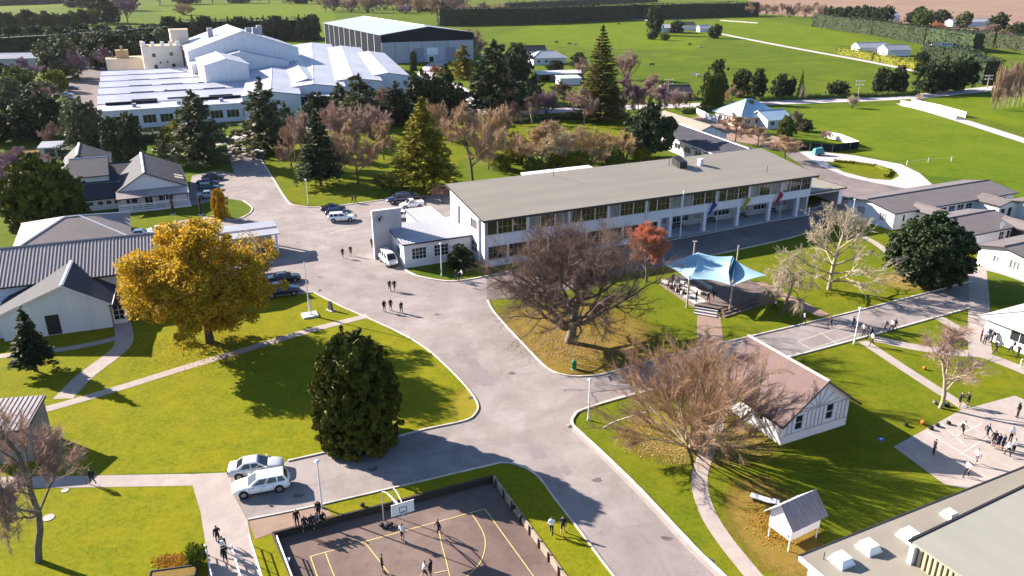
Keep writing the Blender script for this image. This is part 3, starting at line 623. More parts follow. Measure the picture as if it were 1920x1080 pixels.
# ------------------------------------------------------------------ half-timbered cottage
BO = G(1463, 835)
bh = building('half_timbered_cottage', 'white half-timbered cottage with a dusty pink roof behind the spreading brown tree', BO, GA, 8.2, 9.2, 3.0, 6.0, 'gable_v', white2, redr, dark, .75, capm=M('pale_ridge', (.52,.38,.37), .6),
   ops={'f': [(1.5, 2.5, 1.1, 2.7, 1, 2), (5.3, 6.3, 1.25, 2.95, 1, 2)], 'l': [(2,3.2,1.1,2.6,2,2),(5.5,6.7,1.1,2.6,2,2)]})
tg = M('grey_half_timber', (.33,.34,.37), .8, .1, 2)
def stud(x0, z0, x1, z1, w=.11):
    d = Vector((x1-x0, 0, z1-z0)).normalized(); n = Vector((-d.z, 0, d.x)) * w/2
    MB().extr([Vector((x0,-.003,z0))-n, Vector((x1,-.003,z1))-n, Vector((x1,-.003,z1))+n, Vector((x0,-.003,z0))+n], (0,-.035,0)).build('timber_stud', tg, bh)
stud(.02,.95,8.18,.95); stud(.02,3.0,8.18,3.0)
for x in (.55, 1.1, 2.9, 3.4, 3.9, 4.4, 4.9, 6.7, 7.2, 7.7): stud(x, 1.02, x, 2.93)
for x1, z1 in ((4.1,5.7),(3.2,5.1),(5.0,5.1),(2.2,4.4),(6.0,4.4),(1.3,3.6),(6.9,3.6)): stud(4.1 + (x1-4.1)*.12, 3.08, x1 + (4.1-x1)*.05, z1 - .15)
for y in [1 + i*1.15 for i in range(7)]:
    MB().box(-.038, y, .9, -.003, y+.1, 2.9).build('timber_stud', tg, bh)

# ------------------------------------------------------------------ raised hut near the front
SO = G(1478, 1035)
st = thing('raised_hut', 'small white hut on thin legs with a steep grey sheet roof', 'shed', SO, R(30))
for (x0,y0,x1,y1) in ((0,0,3.2,.08),(0,2.0,3.2,2.08),(0,.083,.08,1.997),(3.12,.083,3.2,1.997)): MB().box(x0,y0,1.0,x1,y1,2.5).build('wall', white, st)
MB().box(.09,.09,.95,3.11,1.99,1.05).build('floor', white, st)
for x in (0, 3.12): MB().extr([(x,.0,2.503),(x,2.08,2.503),(x,1.04,3.55)], (.08,0,0)).build('gable', white, st)
for x in (.05, 3.1):
    for y in (.06, 1.98): MB().tube((x,y,0),(x,y,1.0),.05).build('leg', trim, st)
zr2 = M('stained_zinc', (.21,.20,.23), .6, .2, 1.2, c2=(.14,.13,.145), stretch=(4,.6,.6))
for sgn in (0, 1):
    mb = MB()
    if not sgn: slab(mb, (-.35,-.4,2.2),(3.5,-.4,2.2),(3.5,1.04,3.72),(-.35,1.04,3.72),.05,0,.45,.02)
    else: slab(mb, (3.5,2.5,2.2),(-.35,2.5,2.2),(-.35,1.04,3.72),(3.5,1.04,3.72),.05,0,.45,.02)
    mb.build('roof_sheet', [zr2 if not sgn else zinc], st)
MB().box(-.03,.7,1.4,-.004,1.3,2.3).build('hatch', trim, st)
MB().tube((-.03,.35,1.35),(-.06,.35,1.35),.16,.16,12).build('round_plate', zinc, st)
slm = M('slide_white', (.70,.70,.72), .4)
sd = thing('bench_plank', 'pale curved plank seat beyond the raised hut in the tree shadow', 'bench', G(1432, 942), R(-28))
MB().add([(-1.1,-.3,.42),(.3,-.3,.36),(1.2,-.3,.5),(1.2,.3,.5),(.3,.3,.36),(-1.1,.3,.42),(-1.1,-.3,.34),(.3,-.3,.28),(1.2,-.3,.42),(1.2,.3,.42),(.3,.3,.28),(-1.1,.3,.34)],
   [(0,1,4,5),(1,2,3,4),(11,10,7,6),(10,9,8,7),(0,6,7,1),(1,7,8,2),(4,10,11,5),(3,9,10,4),(5,11,6,0),(2,8,9,3)]).build('seat', slm, sd)
for x in (-.8, .9): MB().box(x-.05,-.25,0,x+.05,.25,.3).build('leg', dark, sd)

# ------------------------------------------------------------------ big hall roof in the lower right corner
GO = G(1500, 1043, 4.0); GO.z = 0
gy = thing('gymnasium', 'large hall with a broad grey-green roof and white roof lanterns in the lower right corner', 'building', GO, GA)
for p, q in (((.4,-.5),(.4,-14)), ((30,-.4),(.6,-.4))): wall(gy, p, q, 0, 3.85, (), white, .2)
mb = MB(); mb.box(0,-14,3.86,30,0,4.0); rf = mb.build('lower_roof', greyr, gy)
MB().box(-.05,.003,3.7,30,.12,4.04).build('gutter', dark, rf); MB().box(-.12,-14,3.7,-.003,0,4.03).build('barge_board', trim, rf)
mb = MB(); mb.add([(6.1,-3.4,5.6),(30,-2.4,5.6),(30,-16,5.9),(6.1,-16,5.9),(6.1,-3.4,5.45),(30,-2.4,5.45),(30,-16,5.7),(6.1,-16,5.7)], [(0,3,2,1),(4,5,6,7),(0,1,5,4),(1,2,6,5),(2,3,7,6),(3,0,4,7)])
rf2 = mb.build('upper_roof', M('grey_green_roof_upper', (.245,.24,.205), .7, .06, .4, stretch=(1.5,.25,1)), gy)
MB().add([(6.0,-3.36,5.5),(30,-2.36,5.5),(30,-2.2,5.5),(6.0,-3.2,5.5),(6.0,-3.36,5.66),(30,-2.36,5.66),(30,-2.2,5.66),(6.0,-3.2,5.66)], [(3,2,1,0),(4,5,6,7),(0,1,5,4),(1,2,6,5),(2,3,7,6),(3,0,4,7)]).build('gutter', dark, rf2)
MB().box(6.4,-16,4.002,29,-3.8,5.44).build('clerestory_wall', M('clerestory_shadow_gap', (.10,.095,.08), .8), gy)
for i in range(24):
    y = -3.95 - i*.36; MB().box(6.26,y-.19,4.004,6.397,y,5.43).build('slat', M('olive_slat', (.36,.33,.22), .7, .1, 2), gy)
MB().box(5.95,-3.78,4.004,6.5,-3.45,5.4).build('end_post', white, gy)
lan = M('white_roof_lantern', (.82,.83,.86), .35, .03, 1)
def lantern(px, py, s=1.):
    p = G(px, py, 4.0); c, s_ = math.cos(GA), math.sin(GA); dx, dy = p.x-GO.x, p.y-GO.y; x, y = dx*c+dy*s_, -dx*s_+dy*c
    L_ = MB(); w = .62*s; L_.box(x-w,y-w,4.002,x+w,y+w,4.12); o = L_.build('skylight', lan, gy)
    MB().hexa([(x-w*.92,y-w*.92,4.122),(x+w*.92,y-w*.92,4.122),(x+w*.92,y+w*.92,4.122),(x-w*.92,y+w*.92,4.122)], [(x-w*.7,y-w*.7,4.55*s+4.122*(1-s)),(x+w*.7,y-w*.7,4.55*s+4.122*(1-s)),(x+w*.7,y+w*.7,4.55*s+4.122*(1-s)),(x-w*.7,y+w*.7,4.55*s+4.122*(1-s))]).build('dome', lan, o)
for p in ((1577,1054),(1628,1030),(1704,1008)): lantern(*p)
lantern(1780, 968, .75)
MB().tube((1.2,-.9,4.0),(1.2,-.9,4.6),.03).build('vent_pipe', dark, gy)

# ------------------------------------------------------------------ classroom blocks on the right
def cls(label, o, w, d, h, rh, ops=None, **k):
    return building('classroom_block', label, o, GA, w, d, h, rh, 'gable_u', white, brownr, dark, .5, ops=ops, capm=brownr, group=None, ridge=.56, **k)
R1 = G(1672, 432)
cls('long white classroom block with a grey-brown roof beyond the dark round evergreen', R1, 31.5, 10, 3.15, 4.05,
   {'l': [(2.2,3.9,1.1,2.5,5,1,dict(pane=curtain)), (7.0,8.6,1.1,2.5,3,1,dict(pane=curtain))], 'f': [(2.2,2.8,1.2,2.5,1,1)] + [(11.5+i*2.3, 13.2+i*2.3, 1.1, 2.6, 2, 2) for i in range(8)]})
R2 = LP(R1, GA, 1.5, -11.5)
cls('short classroom block between the two long blocks, its left end hidden by the round evergreen', LP(R1, GA, 1.0, -13.2), 12.5, 9.4, 3.0, 3.85, {'f': [(7.2,8.4,.9,2.4,2,2),(9,10,.9,2.4,1,2)]})
building('link_roof', 'narrow grey covered link between the long and the short classroom block', LP(R1, GA, 5.2, -4.2), GA, 2.6, 5.2, 3.0, 3.7, 'gable_v', white, brownr, dark, .3)
R3 = G(1829, 495)
cls('white classroom block at the right edge with a small window in its end wall', LP(R3, GA, 0, -8.6), 16, 8.6, 3.0, 3.85, {'l': [(2.4,3.4,1.2,2.2,2,1,dict(pane=curtain)),(4.9,6.5,1.0,2.3,3,1,dict(pane=curtain))]})
building('link_roof', 'covered link with a pale satellite dish beside the short classroom block', LP(R1, GA, 11, -17.0), GA, 2.6, 6.0, 3.0, 3.7, 'gable_v', blindm, brownr, dark, .3)
cls('white gabled classroom cut by the right edge beside the long block', LP(R1, GA, 25.5, -11.5), 14, 8.5, 3.0, 3.8)
building('link_roof', 'covered link at the far right end of the long classroom block', LP(R1, GA, 20.6, -4.6), GA, 5.0, 5.0, 3.0, 3.6, 'gable_v', white, brownr, dark, .3, ops={'f': [(.6,1.8,.6,2.4,1,1),(2.6,3.8,.6,2.4,1,1)]})
dish = thing('satellite_dish', 'small white satellite dish on the grey link roof', 'dish', G(1877, 428, 3.6), 0)
mb = MB(); mb.tube((0,0,0),(0,0,.5),.04); mb.build('mast', trim, dish)
mb = MB(); mb.tube((0,-.15,.75),(0,-.02,.75),.42,.3,14); mb.build('bowl', trim, dish)
R4 = G(1858, 645)
r4 = building('corner_classroom', 'white classroom with a pale grey roof cut by the right edge below the paths', LP(R4, GA, .8, -7.4), GA, 12, 9.0, 2.9, 4.6, 'hip_u', white, M('pale_grey_roof', (.40,.38,.37), .7, .06, .2), trim, .7, ops={'l': [(3.0,6.2,1.0,2.5,3,1), (7,8,1,2.5,1,1)]})
rl = thing('white_railing', 'white corner railing in front of the classroom at the right edge', 'railing', G(1912, 690), GA)
for i in range(5): MB().box(i*.8,0,0,i*.8+.08,.08,1.1).build('post', trim, rl)
for z in (.35, 1.0): MB().box(.0,-.03,z,3.4,-.003,z+.1).build('rail', trim, rl)
# ------------------------------------------------------------------ factory, warehouse and outlying houses
def ridge_building(name, label, near, far, zr, w, h, wm=None, rm=None, tm=None, kind='gable_v', **k):
    """near/far: picture spots of the ridge ends at height zr"""
    a, b = G(*near, zr), G(*far, zr); d = b - a; ln = Vector((d.x, d.y)).length; rz = math.atan2(d.y, d.x) - math.pi/2
    o = Vector((a.x, a.y, 0)) - Vector((math.cos(rz), math.sin(rz), 0)) * (w/2)
    return building(name, label, o, rz, w, ln, h, zr, kind, wm, rm, tm, **k)
FO = G(190, 245)
def fac(name, label, u, v, w, d, h, rh, kind='gable_u', **k):
    return building(name, label, LP(FO, GA, u, v), GA, w, d, h, rh, kind, k.pop('wm', white), k.pop('rm', facr), k.pop('tm', greyp), k.pop('over', .2), **k)
fo = fac('factory_office', 'white flat-roofed office block along the front of the factory', 0, 0, 44, 11, 5.2, 5.2, 'flat', tm=white,
   ops={'f': [(2+i*4.6, 5.6+i*4.6, 1.2, 3.6, 3, 1) for i in range(9)]})
for i, x in enumerate((9, 21, 33)): MB().box(x,4,5.35,x+1.1,5.2,6.4).build('roof_unit', zinc, fo)
MB().box(2,10.2,5.4,16,11.2,6.2).build('roof_screen', navy, fo); MB().box(24,10.2,5.4,40,11.2,6.2).build('roof_screen', navy, fo)
ords = ['first', 'second', 'third', 'fourth', 'fifth', 'sixth', 'seventh', 'eighth', 'ninth', 'tenth', 'eleventh', 'twelfth', 'thirteenth', 'fourteenth', 'fifteenth', 'sixteenth', 'seventeenth', 'eighteenth']
for i in range(5):
    fb = fac('factory_bay', f'low white factory bay, {ords[i]} back from the front office', 0, 13 + i*18.2, 46, 18, 5.6, 7.0)
    for x in (9, 19, 31): MB().extr([(x,1.0,5.92),(x+7,1.0,5.92),(x+7,1.9,6.06),(x,1.9,6.06)], (0,0,.16)).build('roof_light_strip', navy, fb)
fac('factory_gable_block', 'tall white gabled block rising from the low factory roofs', 33, 43, 14.5, 30, 12.4, 14.4, 'gable_v', over=.3, tm=white)
f4 = fac('factory_high_shed', 'highest white factory shed behind the gabled block', 31, 84, 42, 50, 14, 21, 'gable_v', over=.4, tm=white)
for x, y in ((24,12),(27,15),(31,30),(10,20)): MB().box(x,y,16,x+2,y+2,21.4).build('roof_vent', zinc, f4)
fac('factory_middle_shed', 'pale mid-height factory shed between the gabled block and the highest shed', 31, 74, 36, 9.6, 10, 14, 'gable_v', over=.2, tm=white)
tw = fac('cream_tower', 'cream battlemented factory tower with small square windows', 15.5, 106, 14.5, 12, 14.6, 14.6, 'flat', wm=cream, rm=cream2, tm=cream, over=.1,
   ops={'f': [(3.4,4.8,10.6,12,1,1,dict(sill=False,fm=cream2)), (10,11.4,10.9,12.3,1,1,dict(sill=False,fm=cream2)), (3.6,5,6.2,7.6,1,1,dict(sill=False,fm=cream2)), (10.3,11.7,6.4,7.8,1,1,dict(sill=False,fm=cream2)), (5.8,6.6,8,8.8,1,1,dict(sill=False,fm=cream2)), (8.4,9.2,8.2,9,1,1,dict(sill=False,fm=cream2))]})
for x in (.3, 3.6, 7.2, 10.4, 13): MB().box(x,-.1,14.87,x+1.3,1.2,16.5).build('merlon', trim, tw)
for y in (3.2, 6, 9): MB().box(-.1,y,14.9,1,y+1.3,16.3).build('merlon', cream, tw)
fac('cream_tower', 'taller plain cream tower block behind the battlemented tower', 27.5, 119, 7, 8, 20, 20, 'flat', wm=cream, rm=cream2, tm=cream, over=.1)
lo = fac('cream_annex', 'low cream annex with ochre roof left of the factory tower', 1.5, 126, 15, 12, 8.6, 8.6, 'flat', wm=cream, rm=cream2, tm=cream, over=.1)
MB().box(4,3,8.8,9,7,12).build('roof_housing', cream2, lo); MB().box(6,4,12.003,7,5,13.6).build('stack', cream2, lo)
bl = [((508,172),(512,84),17),((588,158),(585,80),20),((664,147),(640,86),19),((728,137),(690,96),15)]
for i, (n_, f_, w_) in enumerate(bl):
    b_ = ridge_building('factory_roof_bay', f'white ribbed factory roof bay, {ords[i]} from the left in the right-hand row', n_, f_, 8.3, w_, 7.2, white, facr, navy, over=.15, rib=2.6)
ridge_building('factory_front_shed', 'pale gabled shed at the front corner of the factory', (577,147), (545,105), 9.0, 16, 6.6, greyp, facr, white, over=.3)
cb = building('loading_canopy', 'dark open loading bay under a broad white canopy roof', G(540, 212), R(6), 17.5, 13, 5.2, 6.0, 'mono', navy, facr, white, .5, ops={'f': [(1+i*5.4, 5.6+i*5.4, .05, 4.4, 2, 2, dict(sill=False)) for i in range(3)]})
# warehouse
WO = G(717, 120)
wh = thing('warehouse', 'huge grey and navy warehouse with a low pale roof beyond the factory', 'building', WO, GA)
ww, wd = 50., 125.
for i in range(7): MB().box(i*ww/7+.08, 0, 0, (i+1)*ww/7-.08, .3, 10.2).build('wall_panel', greyp, wh)
MB().extr([(0,-.05,10.3),(ww,-.05,10.3),(ww,-.05,14),(ww/2,-.05,17.4),(0,-.05,14)], (0,.4,0)).build('gable', navy, wh)
for i in range(10):
    MB().box(0, .4+i*12.4, 0, .3, .4+i*12.4+11.8, 13.9).build('wall_panel', navy, wh)
    MB().box(-.08, .4+i*12.4+11.8, 0, .3, .4+i*12.4+12.4, 13.9).build('column', greyp, wh)
MB().box(ww-.3,.4,0,ww,wd,13.9).build('wall_panel', greyp, wh); MB().box(.3,wd-.3,0,ww-.3,wd,13.9).build('wall_panel', greyp, wh)
mb = MB(); slab(mb, (-.6,wd+.5,13.95),(-.6,-.6,13.95),(ww/2,-.6,17.5),(ww/2,wd+.5,17.5),.2); slab(mb, (ww+.6,-.6,13.95),(ww+.6,wd+.5,13.95),(ww/2,wd+.5,17.5),(ww/2,-.6,17.5),.2)
rf = mb.build('roof', M('pale_grey_warehouse_roof', (.27,.31,.38), .5, .05, .05), wh); MB().box(ww/2-.9,4,17.3,ww/2+.9,wd-4,17.8).build('ridge_vent', trim, rf)
for x in (16.5, 34): MB().box(x,-.1,0,x+6,-.003,7).build('roller_door', M('roller_door', (.22,.24,.33), .5), wh)
MB().box(24,-.12,3.5,30,-.003,7).build('sign_panel', trim, wh); MB().box(24.5,-.25,0,28,-.003,3.1).build('door_frame', trim, wh); MB().box(25,-.3,0,27.5,-.26,2.7).build('door', navy, wh)
of = building('gate_office', 'little white office with a sloping roof in front of the warehouse', G(752, 117), GA, 9.0, 6, 3.2, 4.0, 'mono', white, zinc, white, .3, ops={'f': [(1,2.6,1,2.2,1,1),(6,8,1,2.4,2,1)]})
building('gate_shed', 'dark open shed joined to the little gate office', G(728, 116), GA, 6, 6, 3.4, 4.2, 'mono', navy, zinc, white, .3, ops={'f': [(1,5,.05,2.8,1,1,dict(open=1))]})
# houses
villa = M('pale_house_roof', (.42,.42,.46), .6, .06, .2)
pinkw = M('pinkish_house_wall', (.56,.42,.38), .8, .08, .5)
bluer = M('pale_blue_roof', (.30,.42,.52), .5, .06, .2)
WN = [(2,3.6,1,2.3,2,1),(6,7.6,1,2.3,2,1),(10,11.6,1,2.3,2,1)]
building('villa', 'white villa with a pale grey roof at the edge of the pasture', G(1000, 122), R(14), 17, 11, 3.4, 6.2, 'hip_u', white2, villa, trim, .5, ops={'f': WN}, capm=trim)
building('villa_back_part', 'gabled back part of the white villa beside the dark trees', G(985, 108), R(14), 12, 9, 3.2, 5.8, 'gable_u', white2, slate, trim, .4)  # back part of the villa, built as a separate object
building('carport', 'long low shed with a white roof below the white villa', G(1010, 152), R(14), 20, 7, 2.8, 3.3, 'mono', M('brown_shed_wall', (.16,.11,.08), .8), villa, trim, .3, ops={'f': [(1,5,.05,2.4,1,1,dict(open=1)),(12,15,.9,2.2,2,1)]})
building('green_shed', 'pale green-roofed shed left of the tall tiered pine', G(1050, 160), R(14), 9, 6, 2.6, 3.2, 'mono', white2, M('pale_green_roof', (.42,.47,.43), .6), trim, .2)
bhs = building('bungalow', 'bungalow with a pale blue hipped roof beside the street', G(1388, 240), R(20), 13.5, 13, 3.2, 7.0, 'hip_u', pinkw, bluer, trim, .7, ops={'f': [(1.5,3.2,1,2.4,2,1),(5,7,1,2.4,2,1),(9.5,11.5,1,2.4,2,1)], 'l': WN}, capm=bluer)
building('bungalow_wing', 'lower wing of the blue-roofed bungalow with a pale wall', G(1438, 243), R(20), 8, 9, 2.8, 4.6, 'gable_u', white2, bluer, trim, .5, ops={'f': [(1,2.4,1,2.2,2,1),(4,6,1,2.2,2,1)]})
b1 = ridge_building('toilet_block', 'long white building with a dark slate roof behind the school block', (1402,279), (1272,233), 5.2, 11, 3.6, white, slate, trim, over=.4, capm=trim, ops={'l': [(4+i*5, 7+i*5, 1.2, 2.6, 2, 1) for i in range(6)]})
for i in range(2): MB().hexa([(-.35,4+i*6,2.9),(.0,4+i*6,3.2),(.0,8+i*6,3.2),(-.35,8+i*6,2.9)], [(-.9,4+i*6,3.0),(0,4+i*6,3.3),(0,8+i*6,3.3),(-.9,8+i*6,3.0)]).build('awning', greyr, b1)
ridge_building('store_block', 'grey-roofed block with a white gable end behind the slate-roofed building', (1332,236), (1246,209), 5.6, 10, 3.6, white, greyr, dark, over=.4, ops={'f': [(5.5,6.5,1.4,2.6,1,1)]})
building('dark_cottage', 'small dark-roofed cottage half hidden by purple bare trees', G(1245, 188), R(8), 10, 7, 2.8, 4.6, 'gable_u', pinkw, slate, trim, .4, ops={'f': [(1,2.4,1,2.2,2,1),(5,6.4,1,2.2,2,1)]})
for i, (x, y, w, d, h, lb, rm_) in enumerate(((1237,62,20,12,4.,'white farmhouse under the tall dark tree in the far pasture', villa), (1278,57,12,10,4.,'blue-grey farm shed right of the white farmhouse', slate), (1312,60,9,7,3,'small white shed at the end of the farmyard', villa),
      (1610,101,18,8,3.6,'long white farm building behind the ochre hedge', villa), (1663,106,14,9,3.6,'pale farm building with a blue-grey gable behind the ochre hedge', zinc), (1750,100,16,6,3,'low white shed behind the dark trees on the right', villa),
      (1670,38,10,8,5,'tiny white house beyond the diagonal hedge', villa), (1785,50,40,10,4,'long pale house in the far winter trees', villa))):
    building('farm_building', lb, G(x, y), R(10), w, d, h, h + 2.2, 'gable_u', white2, rm_, trim, .4)
building('long_shed', 'long grey-white shed among the trees at the left edge', G(-60, 132), R(14), 62, 12, 5, 7, 'gable_u', conc_w, zinc, trim, .4, ops={'f': [(44,47,.1,3.6,1,1)]})
building('far_house', 'pale-roofed house between the trees left of the factory', G(160, 130), R(14), 14, 10, 4, 7, 'gable_u', white2, villa, trim, .5, ops={'f': [(2,4,.1,2.4,1,1),(8,11,1,2.4,2,1)]})
building('far_house', 'house with a reddish roof among trees at the left edge', G(10, 262), R(35), 13, 10, 3.4, 6, 'gable_v', M('grey_house_wall', (.40,.40,.44), .8), M('reddish_roof', (.24,.13,.11), .7), trim, .5, ops={'f': [(2,4,1,2.4,2,1),(8,10,1,2.4,2,1)]})
building('garden_hut', 'small pale garden hut left of the slate-roofed houses', G(76, 296), R(14), 4.6, 4, 2.4, 3.0, 'mono', M('pale_grey_wall', (.45,.46,.50), .8), zinc, trim, .2, ops={'f': [(1.2,3.2,.05,2.0,1,1,dict(open=1))]})
ls = building('boarded_shed', 'timber shed with vertical battens and a ribbed roof at the left edge', G(-26, 872), R(9), 3.9, 4.4, 3.3, 4.0, 'mono', M('grey_boards', (.36,.31,.28), .85, .15, 2, stretch=(6,6,.4)), corru, dark, .15, rib=.4)
for i in range(13): MB().box(.1+i*.3,-.05,.05,.16+i*.3,-.003,3.25).build('batten', corru, ls)
for i in range(14): MB().box(3.903,.2+i*.3,.05,3.95,.26+i*.3,3.3).build('batten', corru, ls)
# fences
def panel_fence(label, px, h, mat, pw=2.2, posts=None, name='fence', gap=.06, base=0.):
    pts = [G(*p) for p in px]; t = thing(name, label, 'fence', pts[0])
    for a, b in zip(pts, pts[1:]):
        d = b - a; e = d.normalized(); n = Vector((-e.y, e.x, 0)) * .05; k = max(1, int(d.length / pw)); st_ = d.length / k
        for i in range(k):
            p = a + e*(i*st_ + gap) - pts[0]; q = a + e*((i+1)*st_ - gap) - pts[0]
            MB().extr([p-n+Vector((0,0,base)), q-n+Vector((0,0,base)), q+n+Vector((0,0,base)), p+n+Vector((0,0,base))], (0,0,h-base)).build('panel', mat, t)
    return t
panel_fence('dark navy panel fence at the edge of the gravel drive', [(1497,281),(1560,285),(1609,279)], 1.9, navy, 2.4)
panel_fence('white panel fence running away from the navy fence corner', [(1609,278),(1575,264),(1545,258)], 1.8, trim, 2.0)
panel_fence('pale blue panel fence beside the street hedge', [(1345,232),(1305,213)], 1.8, M('pale_blue_fence', (.46,.48,.58), .7), 2.4)
def rail_fence(label, px, h, rails, mat, sp=2.5, rw=.28, pm=None):
    pts = [G(*p) for p in px]; t = thing('rail_fence', label, 'fence', pts[0])
    for a, b in zip(pts, pts[1:]):
        d = b - a; e = d.normalized(); n = Vector((-e.y, e.x, 0)); k = max(1, int(d.length / sp))
        for i in range(k + 1):
            c = a + e*(d.length*i/k) - pts[0]; MB().extr([c-e*.07-n*.07, c+e*.07-n*.07, c+e*.07+n*.07, c-e*.07+n*.07], (0,0,h)).build('post', pm or mat, t)
        for z in rails:
            p, q = a - pts[0] - n*.11, b - pts[0] - n*.11
            MB().extr([(v.x, v.y, z) for v in (p, q, q + n*.035, p + n*.035)], (0,0,rw)).build('rail', mat, t)
    return t
rail_fence('white railed fence, near one of the pair along the farm track', [(1688,198),(1740,209),(1792,224)], 1.9, (.1,.55,1.0,1.45), trim, 3.0, .38)
rail_fence('white railed fence, far one of the pair along the farm track', [(1708,196),(1760,207),(1810,221)], 1.9, (.1,.55,1.0,1.45), trim, 3.0, .38)
rail_fence('thin pale wire fence crossing the bright meadow', [(1700,310),(1740,305),(1783,303)], 1.2, (.9,), conc_w, 5, .05)
rail_fence('pale fence along the top of the far pasture by the farmyard', [(1185,38),(1215,40),(1350,40),(1420,45)], 1.5, (.6,1.1), conc_w, 8, .3)
# ------------------------------------------------------------------ vegetation kit
def nrm(a): return a / np.maximum(np.linalg.norm(a, axis=-1, keepdims=True), 1e-9)
def tubes(P, Q, r0, r1, n):
    d = nrm(Q - P); h = np.where(np.abs(d[:, 2:3]) > .9, np.array([[1., 0, 0]]), np.array([[0, 0, 1.]]))
    a = nrm(np.cross(d, h)); b = np.cross(d, a); N = len(P); V = np.zeros((N, 2*n, 3))
    for i in range(n):
        t = 2*math.pi*i/n; o = a*math.cos(t) + b*math.sin(t); V[:, i] = P + o*r0[:, None]; V[:, n+i] = Q + o*r1[:, None]
    f = np.array([[i, (i+1) % n, n+(i+1) % n, n+i] for i in range(n)])
    F = (np.arange(N)[:, None, None]*2*n + f[None]).reshape(-1, 4); return V.reshape(-1, 3), F
def leaves(C, A, Nn, l, w):
    A = nrm(A); B = nrm(np.cross(Nn, A)); l = np.broadcast_to(l, (len(C),))[:, None]; w = np.broadcast_to(w, (len(C),))[:, None]
    V = np.stack([C - A*l/2, C + B*w/2 - A*l*.06, C + A*l/2, C - B*w/2 - A*l*.06], 1).reshape(-1, 3)
    return V, np.arange(len(C)*4).reshape(-1, 4)
def cat(*vf):
    Vs, Fs, b = [], [], 0
    for V, F in vf: Vs.append(V); Fs.append(F + b); b += len(V)
    return np.concatenate(Vs), np.concatenate(Fs)
def grow(seed, H, Rr, th=.2, limbs=9, ang=(60, 45, 40), wob=(.08, .22, .28, .3), up=(.0, .06, .05, .03), ln=(.62, .55, .5), kids=(1.6, 1.5), tw=9, twl=.09, tr=.04, start=None, leader=.85, twr=.006, multi=0, wide=True, twj=.5, angf=.55, twg=.12):
    """bare deciduous tree: returns (trunk V,F), (twig V,F)"""
    rg = np.random.default_rng(seed); S = []
    def br(p, d, L, r, lev, t0=0.):
        ns = (7, 7, 5, 4)[lev]; st_ = L / ns
        for i in range(ns):
            d = d + rg.normal(0, wob[lev], 3) + np.array([0, 0, up[lev]]); d /= np.linalg.norm(d); q = p + d*st_; r1 = r*(1 - .75/ns) if lev else r*(1 - .6/ns)
            S.append((*p, *q, r, r1, lev))
            if lev == 0:
                frac = (i + 1)/ns
                if frac > th:
                    m = int(round(limbs / (ns*(1-th)) + rg.uniform(-.3, .6)))
                    for _ in range(max(1, m)):
                        az = rg.uniform(0, 2*math.pi); an = math.radians(ang[0]) * (1.15 - angf*frac) * rg.uniform(.8, 1.15)
                        dd = np.array([math.cos(az)*math.sin(an), math.sin(az)*math.sin(an), math.cos(an)])
                        br(q, dd, H*ln[0]*rg.uniform(.7, 1.1)*(1.15 - .6*frac), r1*rg.uniform(.42, .62), 1)
            elif lev < 3 and i >= (2 if lev == 1 else 1):
                m = rg.poisson(kids[lev-1]) if rg.random() > .12 else 2
                for _ in range(m):
                    ax = np.cross(d, rg.normal(0, 1, 3)); ax /= np.linalg.norm(ax); an = math.radians(ang[lev]) * rg.uniform(.6, 1.2)
                    dd = d*math.cos(an) + np.cross(ax, d)*math.sin(an)
                    br(q, dd, L*ln[lev]*rg.uniform(.6, 1.1), r1*.6, lev+1)
            p, r = q, r1
    if multi:
        for k in range(multi):
            az = 2*math.pi*k/multi + rg.uniform(-.3, .3); an = math.acos(rg.uniform(.4, .98))
            br(np.array([math.cos(az)*.25, math.sin(az)*.25, 0]), np.array([math.cos(az)*math.sin(an), math.sin(az)*math.sin(an), math.cos(an)]), H*leader, H*tr*rg.uniform(.5, .9), 1)
    else: br(np.zeros(3), np.array([0, 0, 1.]), H*leader, H*tr, 0)
    S = np.array(S); P, Q, r0, r1, lv = S[:, 0:3], S[:, 3:6], S[:, 6], S[:, 7], S[:, 8]
    e = S[lv >= 2]; k = len(e); idx = np.repeat(np.arange(k), tw); t = rg.random(len(idx))[:, None]
    b0 = e[idx, 0:3]*(1-t) + e[idx, 3:6]*t; dd = nrm(nrm(e[idx, 3:6]-e[idx, 0:3]) + rg.normal(0, twj, (len(idx), 3)) + np.array([0, 0, twg]))
    tl = H*twl*rg.uniform(.4, 1.2, len(idx))
    mid = b0 + dd*tl[:, None]*.55; d2 = nrm(dd + rg.normal(0, .3, dd.shape)); end = mid + d2*tl[:, None]*.45
    allp = np.concatenate([Q, end]); cm = end[:, :2].mean(0); zt_ = allp[:, 2].max(); sh_ = np.clip(allp[:, 2]/(.45*zt_), 0, 1); rad = np.hypot(allp[:, 0]-cm[0]*sh_, allp[:, 1]-cm[1]*sh_); sx = Rr/np.percentile(rad, 98.5); sz = H/allp[:, 2].max()
    cm = end[:, :2].mean(0); zt_ = allp[:, 2].max()
    def sc_(p):
        q = np.array(p); q[:, :2] -= cm*np.clip(q[:, 2:3]/(.45*zt_), 0, 1); return q*np.array([sx, sx, sz])
    tr_w = H*twr
    big = (lv <= 1); V1 = tubes(sc_(P[big]), sc_(Q[big]), np.maximum(r0[big], tr_w), np.maximum(r1[big], tr_w*.9), 6)
    sm = ~big
    V2 = cat(tubes(sc_(P[sm]), sc_(Q[sm]), np.maximum(r0[sm], tr_w), np.maximum(r1[sm], tr_w*.8), 4),
             tubes(sc_(b0), sc_(mid), np.full(len(b0), tr_w*.75), np.full(len(b0), tr_w*.55), 3), tubes(sc_(mid), sc_(end), np.full(len(b0), tr_w*.55), np.full(len(b0), tr_w*.25), 3))
    return V1, V2
